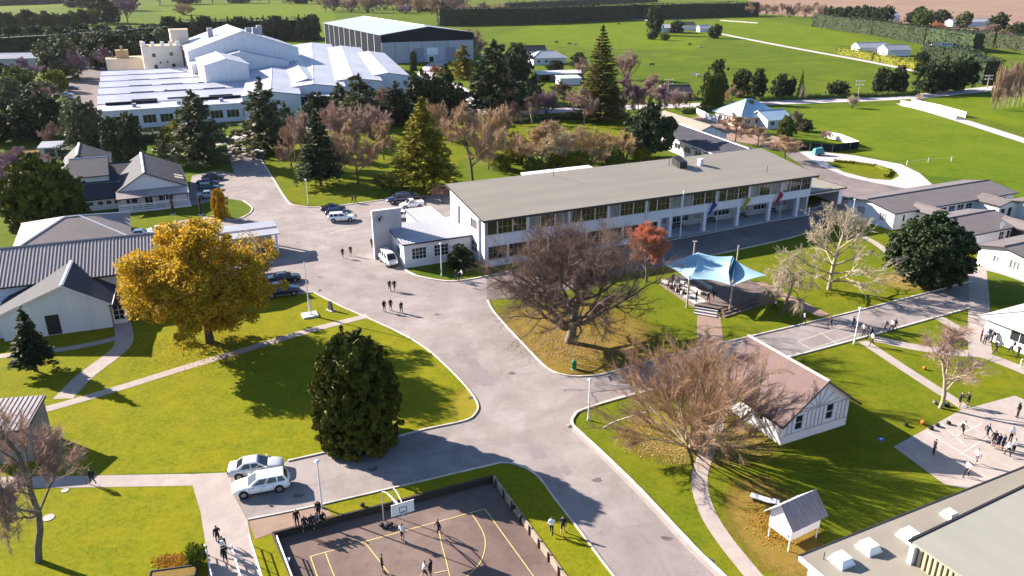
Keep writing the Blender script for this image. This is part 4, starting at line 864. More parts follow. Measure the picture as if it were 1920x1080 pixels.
def limbs_to(rg, H, r, targets, z0):
    P, Q, a, b = [], [], [], []
    pts = [np.array([0, 0, H*t]) for t in np.linspace(0, .8, 6)]
    for i in range(5): P.append(pts[i]); Q.append(pts[i+1]); a.append(r*(1.15 if i == 0 else 1-.16*i)); b.append(r*(1-.16*(i+1)))
    for t in targets:
        s = np.array([0, 0, max(z0*.75, min(t[2]*.6, H*.6))]); m = (s+t)/2 + np.array([0, 0, .04*H])
        P += [s, m]; Q += [m, t]; a += [r*.4, r*.26]; b += [r*.26, r*.08]
    return tubes(np.array(P), np.array(Q), np.array(a), np.array(b), 6)
def leafy(seed, H, Rr, z0, prof, n, ls, K=60, cr=.2, tr=.03, upright=0., shell=.75, aspect=1.6):
    """foliage crown built from clumps; prof(t) gives the relative radius at relative height t"""
    rg = np.random.default_rng(seed); C = []
    while len(C) < K:
        t = rg.random()
        if rg.random() > prof(t): continue
        az = rg.uniform(0, 2*math.pi); r = Rr*prof(t)*(rg.uniform(shell, .95) if rg.random() < .8 else rg.uniform(.2, .8))
        C.append((r*math.cos(az), r*math.sin(az), z0 + (H-z0)*t))
    C = np.array(C); lob = np.array(C); sub_ = 5; C = np.repeat(lob, sub_, 0) + rg.normal(0, Rr*cr*.62, (K*sub_, 3))*np.array([1, 1, .8]); K = len(C); C[:, 2] = np.clip(C[:, 2], z0, H*.97)
    rad = Rr*cr*.5*rg.uniform(.6, 1.5, K); idx = rg.integers(0, K, n)
    d = nrm(rg.normal(0, 1, (n, 3))); rr = rad[idx]*rg.uniform(.3, 1.15, n)**.6
    p = C[idx] + d*rr[:, None]*np.array([1, 1, .85]); p[:, 2] = np.clip(p[:, 2], z0*.8, H)
    nn = nrm(d*.6 + rg.normal(0, .6, (n, 3)) + np.array([0, 0, .2]))
    a = np.cross(nn, rg.normal(0, 1, (n, 3))); a = a*(1-upright) + np.array([0, 0, 1.])*upright
    V = leaves(p, a, nn, ls*rg.uniform(.7, 1.35, n)*1., ls/aspect*rg.uniform(.7, 1.3, n))
    return limbs_to(rg, H, H*tr, lob[::2], z0), V
def conifer(seed, H, Rr, z0, tiers, per, n_spray, ls, prof, droop=-.1, tr=.022, jit=.5, flat=.25, aspect=2.4, thick=.03):
    rg = np.random.default_rng(seed); P, Q, r0, r1, LP_, LA, LN = [], [], [], [], [], [], []
    zs = np.linspace(0, H*.97, 8)
    for i in range(7): P.append((0, 0, zs[i])); Q.append((0, 0, zs[i+1])); r0.append(H*tr*(1-i/7.6)); r1.append(H*tr*(1-(i+1)/7.6))
    for ti in range(tiers):
        t = (ti + .5)/tiers; zt = z0 + (H - z0)*t; L = Rr*prof(t)
        kk = max(4, int(per*(1-.45*t)))
        for k in range(kk):
            az = 2*math.pi*(k + rg.uniform(-.35, .35))/kk + ti*.7; l = L*rg.uniform(.72, 1.1); zz = zt + rg.normal(0, jit)*H/tiers*.5
            d = np.array([math.cos(az), math.sin(az), 0]); e = d*l + np.array([0, 0, droop*l]); m = d*l*.5 + np.array([0, 0, droop*l*.25 + .02*H*thick])
            b = np.array([0, 0, zz]); P += [b, b+m]; Q += [b+m, b+e]; r0 += [H*tr*.25, H*tr*.15]; r1 += [H*tr*.15, H*tr*.05]
            ns = max(4, int(n_spray*l/Rr + 3)); f = rg.uniform(.12, 1.06, ns)**.8; side = rg.uniform(-1, 1, ns)
            perp = np.array([-d[1], d[0], 0]); wd_ = l*.24*(1.1 - .6*f)
            pos = b + np.outer(f*l, d) + np.outer(side*wd_, perp) + np.array([0, 0, 1])*(droop*l*f**2 + rg.normal(0, H*thick*.35, ns))[:, None]
            LP_.append(pos); LA.append(d[None]*1. + perp[None]*side[:, None]*.9 + rg.normal(0, .25, (ns, 3))); LN.append(np.array([0, 0, 1.]) + rg.normal(0, flat, (ns, 3)))
    P, Q = np.array(P, float), np.array(Q, float); c = np.concatenate(LP_); n = len(c)
    V = leaves(c, np.concatenate(LA), nrm(np.concatenate(LN)), ls*rg.uniform(.7, 1.3, n), ls/aspect*rg.uniform(.8, 1.3, n))
    tip = leaves(np.array([[0, 0, H*.98]]*6), np.array([[0, 0, 1.]]*6) + rg.normal(0, .15, (6, 3)), rg.normal(0, 1, (6, 3)), ls*1.6, ls*.6)
    return tubes(P, Q, np.array(r0), np.array(r1), 6), cat(V, tip)

bark = M('brown_bark', (.085,.06,.045), .9, .2, 2, stretch=(3,3,.6)); barkg = M('grey_bark', (.15,.125,.10), .9, .2, 2, stretch=(3,3,.6)); barkp = M('pale_bark', (.36,.30,.20), .9, .2, 2, stretch=(3,3,.6))
def LM(name, c, c2=None, isl=.45, trans=.25, scale=.5): return M(name, c, .7, .2, scale, c2=c2, spec=.15, island=isl, trans=trans)
gold = LM('golden_autumn_leaf', (.52,.27,.016), (.30,.21,.018), .55, .35, .45)
cyp = LM('dark_cypress_leaf', (.088,.096,.010), (.040,.052,.007), .5, .05)
evg = LM('dark_evergreen_leaf', (.046,.062,.024), (.022,.036,.015), .5, .1)
pine = LM('pine_needle', (.062,.075,.030), (.030,.042,.02), .5, .1)
ced = LM('golden_cedar_needle', (.27,.21,.012), (.11,.11,.012), .55, .12, .25)
norf = LM('tiered_pine_needle', (.14,.125,.022), (.065,.072,.018), .5, .12, .2)
blueg = LM('blue_cedar_needle', (.15,.15,.066), (.07,.08,.04), .5, .1, .2)
hedgem = LM('hedge_leaf', (.030,.045,.016), (.018,.028,.012), .45, .0, .2)
olive = LM('olive_shrub_leaf', (.16,.17,.012), (.10,.12,.012), .45, .2)
shrubm = LM('green_shrub_leaf', (.095,.125,.018), (.05,.078,.014), .5, .15)
orange = LM('orange_shrub_leaf', (.40,.20,.01), (.30,.17,.01), .45, .25)
tw_oak = M('dark_oak_twig', (.17,.112,.085), .9, .2, .5, c2=(.11,.074,.06)); tw_br = M('brown_twig', (.40,.275,.16), .9, .2, .3, c2=(.30,.195,.115)); tw_pk = M('pinkish_twig', (.37,.25,.20), .9, .2, .3, c2=(.27,.175,.15))
tw_red = M('red_twig_leaf', (.56,.22,.12), .8, .2, .5, c2=(.45,.16,.09)); tw_pale = M('pale_twig', (.45,.39,.28), .9, .2, .3, c2=(.33,.27,.19)); tw_wp = M('grey_weeping_twig', (.33,.275,.20), .9, .2, .3, c2=(.24,.19,.14)); tw_pur = M('purple_twig', (.26,.15,.19), .9, .2, .3, c2=(.18,.11,.14)); tw_ol = M('ochre_twig', (.44,.31,.15), .9, .2, .3, c2=(.34,.23,.12))

def plant(name, label, cat_, base, mt, mc, tk, cr, scale=(1, 1, 1), rz=0., group=None, z=0.):
    """tk, cr: shared trunk and crown meshes"""
    t = thing(name, label, cat_, (base[0], base[1], z), rz, group); t.scale = scale
    for nm, me, mm in (('trunk', tk, mt), ('crown', cr, mc)):
        o = link(nm, me, t); o.material_slots[0].link = 'OBJECT'; o.material_slots[0].material = mm
    return t
def meshes(vf, nm):
    (tv, tf), (cv, cf) = vf
    return npmesh(nm + '_trunk', tv, tf, [bark], smooth=True), npmesh(nm + '_crown', cv, cf, [evg])
def dims(bx, by, ty, hw): return G(bx, by), HH(by, ty), hw / SCL(by)

# ---- individual trees near the camera
egg = lambda t: math.sin(math.pi*min(max(t, 0), 1)**.75)**.6
dome = lambda t: (max(0, 1 - (t*1.0 - .12)**2*1.25) ** .5 if t > .0 else .6)
p, H, r = dims(394, 642, 414, 150)
plant('golden_tree', 'big golden autumn tree on the lawn in front of the corrugated hall', 'tree', p, bark, gold, *meshes(leafy(3, H*.98, r*.77, H*.26, lambda t: (1-abs(2*t-.75)**2.2*.75 if t < .99 else .2), 80000, .31, 80, .27, .036), 'golden'), rz=.4)
p, H, r = dims(674, 828, 626, 78)
eggp = lambda t: (max(.02, 1 - (abs(t-.36)/(.65 if t > .36 else .66))**(1.9 if t > .36 else 2.4))**(.6 if t > .36 else .5) if t < 1 else .1)
def with_core(vf, H, r, prof, z0=0., f=.8):
    rg = np.random.default_rng(9); n = int(1400 + 9*H*r); t = rg.random(n); rr = np.array([prof(min(x, .98)) for x in t])*r*f*rg.uniform(.5, 1.05, n); a = rg.uniform(0, 6.283, n)
    C = np.stack([rr*np.cos(a), rr*np.sin(a), z0 + (H*.96-z0)*t], 1); sz = r*.26
    return vf[0], cat(vf[1], leaves(C, rg.normal(0, 1, (n, 3)), nrm(rg.normal(0, 1, (n, 3))), sz*rg.uniform(.6, 1.2, n), sz*.7))
    vs, fs, nu, nv = [], [], 16, 10
    for j in range(nv+1):
        t = j/nv; rr = r*prof(min(t, .99))*f*(1 if 0 < j < nv else .1)
        for i in range(nu): a = 2*math.pi*i/nu; vs.append((rr*math.cos(a), rr*math.sin(a), z0 + (H*.97-z0)*t))
    for j in range(nv):
        for i in range(nu): fs.append((j*nu+i, j*nu+(i+1) % nu, (j+1)*nu+(i+1) % nu, (j+1)*nu+i))
    return vf[0], cat(vf[1], (np.array(vs), np.array(fs)))
plant('cypress', 'dense dark egg-shaped cypress on the lawn beside the road', 'tree', p, bark, cyp, *meshes(with_core(leafy(5, H, r*.97, .1, eggp, 80000, .32, 420, .095, .02, .6, .95, 1.8), H, r, eggp, 0, .86), 'cypress'))
p, H, r = dims(1067, 642, 398, 182)
plant('bare_oak', 'huge dark bare oak spreading over the grass island', 'tree', p, barkg, tw_oak, *meshes(grow(14, H, r, .24, 30, (88, 46, 44), (.05, .14, .22, .26), (0, .075, .035, .02), (.82, .52, .5), (1.6, 1.5), 5, .085, .038, twr=.0009, leader=.62, angf=.62), 'oak'), rz=.3)
tw_sp = M('warm_brown_twig', (.36,.235,.14), .9, .2, .3, c2=(.27,.165,.105))
p, H, r = dims(1294, 838, 616, 178)
plant('brown_spreading_tree', 'wide brown bare tree with dense fine twigs leaning over the cottage', 'tree', p, barkp, tw_sp, *meshes(grow(23, H, r, .1, 10, (60, 26, 26), (.1, .07, .10, .14), (0, .035, .03, .03), (.6, .55, .5), (1.5, 1.4), 5, .11, .016, twr=.0011, multi=28, leader=.85, twj=.34), 'spread'))
p, H, r = dims(1763, 765, 598, 82)
plant('birch', 'pale bare birch beside the concrete pad', 'tree', p, barkp, tw_pk, *meshes(grow(31, H, r, .2, 9, (50, 40, 35), (.1, .15, .2, .25), (0, .08, .04, -.02), (.6, .55, .5), (1.2, 1.1), 3, .09, .022, twr=.0014), 'birch'))
p, H, r = dims(1554, 543, 374, 104)
plant('pale_bare_tree', 'pale bare spreading tree on the lawn right of the blue shade sail', 'tree', p, barkp, tw_pale, *meshes(grow(38, H, r, .14, 22, (78, 40, 36), (.04, .10, .14, .2), (0, .05, .06, .05), (.62, .45, .5), (1.4, 1.0), 2, .045, .024, twr=.0018, angf=.7), 'palebare'))
p, H, r = dims(1733, 530, 396, 72)
rd = lambda t: max(.08, 1 - abs(2*t-.82)**2.6*.85)
plant('round_evergreen', 'dark round evergreen tree in front of the classroom blocks', 'tree', p, barkg, evg, *meshes(with_core(leafy(41, H, r*.96, .5, rd, 30000, .45, 260, .15, .02, .1, .88), H, r, rd, .6, .72), 'roundev'))
p, H, r = dims(1212, 528, 412, 45)
plant('red_tree', 'small rust-red tree with dense upright twigs in front of the school block', 'tree', p, barkg, tw_red, *meshes(grow(43, H, r, .22, 14, (62, 36, 32), (.04, .1, .14, .2), (0, .1, .08, .08), (.6, .55, .5), (1.7, 1.7), 7, .1, .02, twr=.0028), 'red'))
p, H, r = dims(68, 696, 582, 36)
cone = lambda t: max(.06, (1-t)**.85)
plant('young_conifer', 'small dark conifer with a bare trunk in front of the gabled wing', 'tree', p, bark, pine, *meshes(conifer(47, H, r*1.15, H*.2, 16, 12, 60, .5, cone, -.15, .022, .8, .5, 2.0, .05), 'young'))
p, H, r = dims(72, 1052, 742, 108)
plant('leaning_bare_tree', 'pinkish bare tree with a crooked trunk in the lower left corner', 'tree', p, barkg, tw_pk, *meshes(grow(53, H, r, .3, 11, (66, 42, 38), (.15, .16, .2, .26), (0, .06, .04, .0), (.62, .55, .52), (1.4, 1.2), 4, .08, .02, twr=.0013), 'lean'), rz=2.2)
p, H, r = dims(1468, 588, 478, 52)
plant('weeping_tree', 'small gnarled weeping bare tree beside the shade sail', 'tree', p, barkg, tw_wp, *meshes(grow(59, H, r, .3, 9, (76, 60, 50), (.2, .26, .26, .26), (0, -.05, -.22, -.35), (.62, .6, .55), (1.3, 1.2), 2, .15, .03, twr=.0022, twg=-.5), 'weep'))
p, H, r = dims(92, 430, 288, 66)
bushp = lambda t: max(.1, 1-abs(2*t-.7)**2.2*.7)
plant('dark_conifer', 'massive dark golden-tipped conifer beside the slate-roofed houses', 'tree', p, bark, cyp, *meshes(with_core(leafy(61, H, r, .3, bushp, 26000, .7, 200, .17, .02, .45, .85), H, r, bushp, .2, .75), 'darkcon'))
p, H, r = dims(796, 352, 184, 72)
plant('golden_cedar', 'golden layered cedar behind the emblem wall car park', 'tree', p, bark, ced, *meshes(conifer(67, H, r*1.05, H*.12, 19, 15, 70, .95, lambda t: max(.05, (1-t)**.8), -.12, .02, .7, .35, 2.0, .04), 'cedar'))
p, H, r = dims(602, 348, 208, 46)
plant('dark_spruce', 'dark pointed spruce on the lawn by the entrance drive', 'tree', p, bark, pine, *meshes(conifer(71, H, r*1.1, H*.14, 18, 13, 60, .85, lambda t: max(.05, (1-t)**.75), -.12, .02, .7, .4, 2.0, .04), 'spruce'))
p, H, r = dims(1124, 226, 48, 50)
plant('tiered_pine', 'very tall tiered pine rising between the street and the pasture', 'tree', p, bark, norf, *meshes(conifer(73, H, r*1.05, H*.03, 30, 15, 55, 1.35, lambda t: max(.04, (1-t)**.8), .05, .015, .25, .3, 3.2, .012), 'tiered'))
p, H, r = dims(1216, 296, 193, 42)
plant('black_pine', 'dark irregular pine standing behind the school roof', 'tree', p, bark, evg, *meshes(leafy(79, H, r, H*.22, lambda t: max(.2, 1-abs(2*t-.6)**1.8*.8), 15000, .75, 46, .27, .02), 'blackpine'))

# ---- shared shapes for the trees further off (10 m tall, 5 m wide crowns)
PB = [meshes(grow(100+i, 10, 5, .18, 11, (66, 42, 38), (.06, .15, .2, .26), (0, .08, .06, .04), (.62, .55, .5), (1.3, 1.2), 4, .1, .02, twr=.0036), f'bare{i}') for i in range(3)]
PV = [meshes(grow(110+i, 10, 5, .1, 9, (50, 30, 28), (.1, .09, .13, .18), (0, .07, .06, .04), (.6, .55, .5), (1.4, 1.2), 4, .13, .016, twr=.0036, multi=14, leader=.8, twj=.32), f'vase{i}') for i in range(2)]
PE = [meshes(leafy(120+i, 10, 5, .6, lambda t: max(.15, 1-abs(2*t-.8)**2.4*.8), 6500, .75, 60, .26, .025), f'ever{i}') for i in range(3)]
PC = [meshes(conifer(130+i, 10, 5.2, .8, 11, 12, 62, .85, lambda t: max(.12, (1-t**2.0)**.75)*(.75+.25*math.sin(t*37)), -.06, .022, 1.0, .6, 1.9, .07), f'cedar{i}') for i in range(2)]
PS = [meshes(conifer(140, 10, 5, .4, 14, 11, 34, .9, cone, -.1, .02, .7, .5, 2.2, .05), 'spire')]
PK = [meshes(with_core(leafy(150, 10, 5, .1, lambda t: max(.12, (1-(abs(t-.3)/.72)**2))**.6, 5200, .8, 80, .3, .03, .7, .85), 10, 5, lambda t: max(.12, (1-(abs(t-.3)/.72)**2))**.6, 0, .7), 'column')]
PH = [meshes(with_core(leafy(160+i, 10, 5, .1, lambda t: max(.3, 1-t**3*.6), 3800, .95, 60, .3, .02, .2, .85), 10, 5, lambda t: max(.3, 1-t**3*.6), 0, .75), f'bush{i}') for i in range(2)]
_rg = random.Random(5)
def far(proto, nm, label, bx, by, ty, hw, mc, mt=None, group=None):
    p, H, r = dims(bx, by, ty, hw); tk, cr = proto[_rg.randrange(len(proto))]
    return plant(nm, label, 'shrub' if 'shrub' in nm else 'tree', p, mt or bark, mc, tk, cr, (r/5, r/5, H/10), _rg.uniform(0, 6.28), group)
for a in [
 (PC,'cedar','broad blue-green cedar left of the entrance drive',378,306,172,66,blueg), (PC,'cedar','blue-green cedar right of the entrance drive gate',502,284,152,60,blueg), 
 (PE,'dark_tree','left of a pair of near-black trees behind the slate-roofed houses',218,300,216,24,evg), (PE,'dark_tree','right of a pair of near-black trees behind the slate-roofed houses',250,304,210,26,evg),
 (PE,'round_tree','dull green round tree in front of the factory office corner',160,282,182,34,blueg), (PE,'dark_tree','large dark tree beside the factory car park',78,262,168,42,evg), (PE,'round_tree','grey-green tree behind the long pale shed',30,205,145,26,blueg),
 (PE,'dark_tree','dark tree cut by the left edge above the garden hut',-4,268,205,30,evg), (PB,'bare_tree','purple bare shrubby tree at the left edge below the dark trees',40,352,275,60,tw_pur), (PB,'bare_tree','purple bare tree between garden hut and massive conifer',10,400,310,50,tw_pur),
 (PE,'round_tree','broad dull tree in front of the long pale shed',120,148,62,38,blueg), (PE,'round_tree','broad dark green tree behind the cream annex',218,128,58,46,evg), (PB,'bare_tree','pink-purple bare tree left of the cream annex',208,146,82,24,tw_pur), (PB,'bare_tree','purple bare tree beside the factory car park',150,152,90,26,tw_pur), (PB,'bare_tree','brownish bare tree at the left edge by the long shed',55,160,105,30,tw_pur),
 (PE,'round_tree','small olive tree by the factory car park corner',20,188,142,22,olive), (PE,'round_tree','olive shrubby tree below the purple car park tree',85,185,148,22,blueg), (PB,'bare_tree','bare brown tree in the garden below the factory office',100,278,225,22,tw_pk), 
 (PB,'bare_tree','pinkish bare tree left behind the dark spruce',570,322,208,40,tw_pk), (PB,'bare_tree','grey-brown bare tree between spruce and golden cedar',672,345,222,52,tw_br), (PV,'bare_tree','pink bare tree on the bank in front of the dark cedars',640,272,186,52,tw_pk), (PV,'bare_tree','pink bare tree behind the tip of the golden cedar',700,262,192,44,tw_pk),
 (PC,'cedar','dark cedar left of the row in front of the factory roofs',678,238,140,52,blueg), (PC,'cedar','dark cedar second of the row in front of the factory roofs',744,232,156,42,pine), (PE,'dark_tree','dark evergreen third of the row in front of the factory roofs',800,222,130,34,evg), (PC,'cedar','dark cedar behind the tip of the golden cedar',838,212,124,36,pine), 
 (PC,'big_dark_cedar','big dark cedar right of the factory drive',926,214,78,60,pine), (PC,'yellow_green_conifer','yellow-green conifer by the warehouse corner',868,148,84,28,ced), (PV,'bare_tree','pink bare tree at the warehouse corner',882,108,46,34,tw_pk), (PE,'dark_tree','dark tree behind the big dark cedar',960,190,95,34,evg), 
 (PV,'bare_tree','tan bare tree behind the golden cedar',815,262,182,40,tw_br), (PB,'bare_tree','tan bare tree with a dark trunk left of the school roof',886,338,190,68,tw_br,bark), (PV,'bare_tree','tan bare tree above the bare tree by the school roof',930,270,188,46,tw_br), 
 (PB,'bare_tree','brown bare tree with tangled crown behind the school roof',1012,318,222,66,tw_br), (PV,'willow_mound','pale tan mound of willow stems behind the school roof',1105,305,232,62,tw_ol), (PV,'willow_mound','smaller tan mound of willow stems right of the tangled tree',1172,300,240,42,tw_ol), (PE,'yellow_green_shrub','yellow-green leafy shrub left of the tangled bare tree',968,305,248,24,olive),(PE,'yellow_green_shrub','low yellow-green shrub under the tan willow mound',1055,312,282,30,olive),
 (PB,'bare_tree','reddish bare tree at the foot of the tall tiered pine',1096,236,158,26,tw_pk), (PB,'bare_tree','dark bare tree left of the tall tiered pine',1052,202,148,36,tw_oak), (PB,'bare_tree','small white-stemmed bare tree by the street',998,232,170,24,tw_oak,barkp), (PB,'bare_tree','purple bare tree right of the tall tiered pine',1172,222,130,30,tw_pur), (PB,'bare_tree','purple-pink bare tree beside the power pole',1212,218,136,36,tw_pk), (PB,'bare_tree','purple bare tree behind the black pine',1240,222,150,26,tw_pur), (PV,'bare_tree','tall grey-pink bare tree on the pasture edge',1174,150,88,30,tw_pk), (PB,'bare_tree','bare pink tree at the villa garden corner',1092,150,105,20,tw_pk),
 (PE,'dark_tree','dark garden tree beside the white villa',1084,128,98,15,evg), (PE,'dark_shrub','dark shrub in front of the white villa',1042,134,112,15,evg), (PE,'dark_tree','dark round tree left of the white villa',968,148,80,26,evg), (PE,'dark_tree','dark shrubby tree between the drive and the carport',985,205,150,32,evg),
 (PK,'column_cypress','left of two narrow cypresses by the street',1326,206,142,10,cyp), (PK,'column_cypress','right of two narrow cypresses by the street',1343,206,138,11,cyp), (PE,'dark_tree','dark tall tree behind the two narrow cypresses',1338,190,112,22,evg), (PK,'column_cypress','narrow dark cypress in front of the blue-roofed bungalow',1404,232,188,6,cyp),
 (PE,'roadside_tree','dark roadside tree right of the cypresses',1390,182,128,18,evg), (PE,'roadside_tree','dark roadside tree above the blue roof',1418,186,128,15,evg), (PB,'bare_tree','bare brown shrub beside the cypresses',1370,196,158,20,tw_br), (PE,'roadside_tree','dark round tree by the far side of the street, left of the fir pair',1461,182,138,16,evg), (PE,'roadside_tree','small dark tree of the fir pair by the street',1482,182,142,8,evg), (PS,'roadside_fir','slim grey fir by the street above the meadow',1500,180,132,9,pine), (PB,'pampas_shrub','pale plumed shrub at the foot of the slim fir',1503,188,158,9,tw_pale), (PE,'roadside_tree','round dark bush tree alone by the street',1570,182,150,18,evg),
 (PE,'roadside_tree','left of two dark round trees beyond the street',1652,176,126,17,evg), (PE,'roadside_tree','right of two dark round trees beyond the street',1680,176,122,17,evg), (PE,'roadside_tree','first of three broad dark trees before the white fence',1735,174,118,26,evg), (PE,'roadside_tree','second of three broad dark trees before the white fence',1768,172,106,28,evg), (PE,'roadside_tree','third of three broad dark trees before the white fence',1800,170,102,26,evg),
 (PV,'pampas_shrub','large pale pampas clump beside the street',1597,203,176,13,tw_pale), (PV,'pampas_shrub','white plumed pampas clump at the white fence end',1722,197,174,11,M('white_plume',(.55,.45,.38),.9)), (PB,'bare_tree','dark bare shrub right of the bungalow',1490,252,206,18,tw_oak), (PE,'dark_shrub','dark shrub in front of the bungalow wing',1472,262,216,16,shrubm), (PE,'dark_shrub','round dark shrub by the bungalow garden',1506,246,222,14,evg),
 (PB,'bare_tree','tan bare garden tree in front of the blue-roofed bungalow',1378,268,208,34,tw_br), (PB,'bare_tree','tan bare tree second from the bungalow towards the drive',1420,276,232,32,tw_br), (PB,'bare_tree','tan bare tree beside the school roof end',1472,302,250,36,tw_br), (PV,'bare_tree','pinkish bare shrub by the white panel fence',1548,262,242,12,tw_pk),
 (PE,'tall_farm_tree','tall dark tree beside the white farmhouse',1226,66,8,14,pine), (PE,'dark_tree','dark round tree in the farmyard',1270,62,38,13,evg), (PE,'dark_tree','dark tree at the right end of the farmyard',1341,72,44,12,evg), (PE,'dark_shrub','dark bush below the white farmhouse',1222,74,58,9,evg), (PE,'green_shrub','pale green bush beside the white farmhouse',1245,76,60,9,olive),
 (PV,'orange_shrub','orange shrub in front of the gate office',818,142,118,13,orange), (PV,'orange_shrub','orange shrub left of the big dark cedar',888,140,122,9,orange), (PK,'column_cypress','small dark column shrub in front of the gate office',776,132,96,6,pine), (PS,'small_fir','small fir by the factory wall',745,168,150,6,shrubm),
 (PE,'dark_tree','dark tree by the hedge on the far right',1725,126,96,12,evg), (PE,'dark_tree','dark clump tree left in the far trees beyond the diagonal hedge',1718,46,12,18,evg), (PE,'olive_tree','olive tree in the far trees beyond the diagonal hedge',1728,50,16,16,shrubm), (PE,'dark_tree','dark tree right in the far trees beyond the diagonal hedge',1760,44,18,18,evg), (PE,'dark_tree','dark far tree near the right edge',1868,62,22,16,evg), (PE,'dark_tree','dark far tree at the right edge behind the pink row',1905,72,40,16,evg), (PE,'olive_tree','greyish far tree right of the dark clump',1806,52,20,14,blueg), (PV,'bare_tree','reddish far bush beyond the diagonal hedge',1758,60,38,16,tw_red), (PB,'bare_tree','pinkish far bare tree beyond the hedge',1860,70,44,22,tw_pk),
 (PV,'bare_tree','rusty bush on the far left pasture',345,28,4,24,tw_br), (PB,'far_bare_tree','tall bare purple poplar clump behind the left shelter row',240,46,-20,26,tw_pur), (PE,'dark_tree','dark far conifer behind the left shelter row',200,44,-6,28,evg),
 (PK,'yellow_shrub','small golden columnar shrub on the drive island',415,409,356,12,orange), (PE,'black_shrub','dark rounded shrub against the annex wall',864,502,460,24,evg), (PB,'bare_shrub','dark bare shrub by the navy car',830,380,342,26,tw_oak), (PE,'yellow_green_shrub','low yellowish shrub left of the golden cedar',718,352,326,18,olive), (PE,'green_shrub','leafy green shrub by the ramp rails',372,1062,1018,18,olive)]:
    far(a[0], a[1], a[2], *a[3:7], a[7], a[8] if len(a) > 8 else None)
# rows
for i in range(9):
    far(PB if i % 2 else PV, 'poplar', f'tall pinkish bare poplar, {ords[i]} from the left in the row at the right edge', 1862+i*9, 206-i*1, 112-i*3+_rg.randrange(8), 11, tw_pk if i % 3 else tw_br, barkp, 'bare poplars at the right edge')
n = 13
for i in range(n):
    far(PS if i % 3 else PK, 'shelter_conifer', f'dark shelter conifer behind the factory, {ords[i]} from the left', 322+i*22, 80-i*.4, 28-i*.1+_rg.randrange(7), 15, evg if i % 2 else pine, None, 'dark shelter conifers behind the factory')
for i in range(16):
    far(PE if i % 2 else PK, 'shelter_tree', f'dark tree of the left shelter row, {ords[i]} from the left', -12+i*21, 98-i*1.2, 44+_rg.randrange(16), 17, evg, None, 'dark shelter trees at the upper left')
for i in range(11):
    far(PE, 'pasture_tree', f'dark tree of the row along the upper left pasture, {ords[i]} from the left', 4+i*17, 56-i*.9, 16+_rg.randrange(10), 12, evg if i % 2 else shrubm, None, 'trees along the upper left pasture')
for i in range(17):
    far(PV if i % 2 else PB, 'winter_wood_tree', f'pinkish bare tree of the far wood, {ords[i]} from the left', 610+i*16, 17+_rg.randrange(8), -18+_rg.randrange(8), 22, (tw_pk, tw_pur, tw_br)[i % 3], None, 'bare trees of the far wood')
for i in range(10):
    far(PV if i % 2 else PB, 'winter_wood_tree', f'dull bare tree beyond the far right hedge, {ords[i]} from the left', 1405+i*15, 27+_rg.randrange(7), 2+_rg.randrange(6), 12, (tw_br, tw_pk)[i % 2], None, 'bare trees beyond the far hedge')
for i in range(8):
    far(PE, 'far_dark_tree', f'dark tree of the far clump above the diagonal hedge, {ords[i]} from the left', 1556+i*15, 40+i*.8, 8+_rg.randrange(5), 12, evg, None, 'dark far clump above the diagonal hedge')
for i in range(9):
    far(PV if i % 2 else PB, 'winter_wood_tree', f'pink bare tree before the far long house, {ords[i]} from the left', 1760+i*17, 68+i*1.4, 46+_rg.randrange(8)+i, 13, (tw_pk, tw_br, tw_pur)[i % 3], None, 'pink bare trees before the far long house')
for i, (x, y, ty, hw) in enumerate(((205,200,178,14),(232,203,180,16),(262,203,178,14),(300,198,172,12),(318,198,168,12),(338,198,176,10))):
    far(PE, 'roof_edge_shrub', f'dark green shrub along the factory office roof edge, {ords[i]} from the left', x, y+12, ty, hw, shrubm, None, 'shrubs behind the factory office')

# ---- belts of trees that close the gaps round the factory, the street and the park
def belt(nm, txt, group, spots, protos, mats, jit=4):
    for i, (x, y, ty, hw) in enumerate(spots):
        far(protos[i % len(protos)], nm, f'{txt}, {ords[i]} from the left', x, y, ty + _rg.randrange(-jit, jit+1), hw, mats[i % len(mats)], None, group)
belt('belt_tree', 'mixed dark tree of the belt left of the factory car park', 'tree belt left of the car park', [(8,168,118,24),(38,178,128,26),(62,215,160,26),(92,222,165,28),(108,172,132,20),(14,232,180,26),(46,248,196,26),(112,252,205,20)], [PE, PE, PC, PB], [evg, shrubm, blueg, tw_pk, olive])
belt('screen_tree', 'dark screening tree in front of the factory office', 'screening trees before the office', [(192,270,215,20),(312,292,238,20),(342,290,222,26),(540,262,190,26)], [PE, PC], [shrubm, blueg, olive])
belt('street_belt_tree', 'dark tree of the belt between the factory and the street', 'tree belt along the factory', [(600,232,176,30),(640,228,160,34),(712,228,160,34),(776,224,150,32),(820,214,148,28),(862,222,150,22),(905,212,120,26),(948,214,112,30),(985,190,128,22)], [PE, PC, PB, PC], [evg, blueg, tw_br, pine, shrubm])
belt('park_bare_tree', 'bare brown tree of the park thicket behind the school roof', 'park thicket behind the school', [(915,318,236,34),(1045,312,244,40),(1132,300,244,42),(1190,294,246,28)], [PB, PV], [tw_ol, tw_pale])
belt('park_shrub', 'rounded olive shrub of the park behind the school', 'olive shrubs behind the school', [(938,318,288,20),(1000,322,292,20),(1082,318,286,22),(1150,312,282,20),(1205,304,276,18)], [PE], [olive, shrubm])
belt('park_bare_tree', 'grey-brown bare tree of the thicket right of the entrance drive', 'thicket right of the drive', [(548,318,236,34),(632,318,234,34),(720,300,222,32)], [PB, PV], [tw_br, tw_pk])
belt('street_bare_tree', 'bare garden tree along the street', 'bare garden trees along the street', [(965,236,190,22),(1025,214,166,26),(1075,212,166,22),(1150,224,160,26),(1195,222,158,26),(1268,206,164,18),(1292,204,168,16)], [PB, PV], [tw_oak, tw_pur, tw_pk])
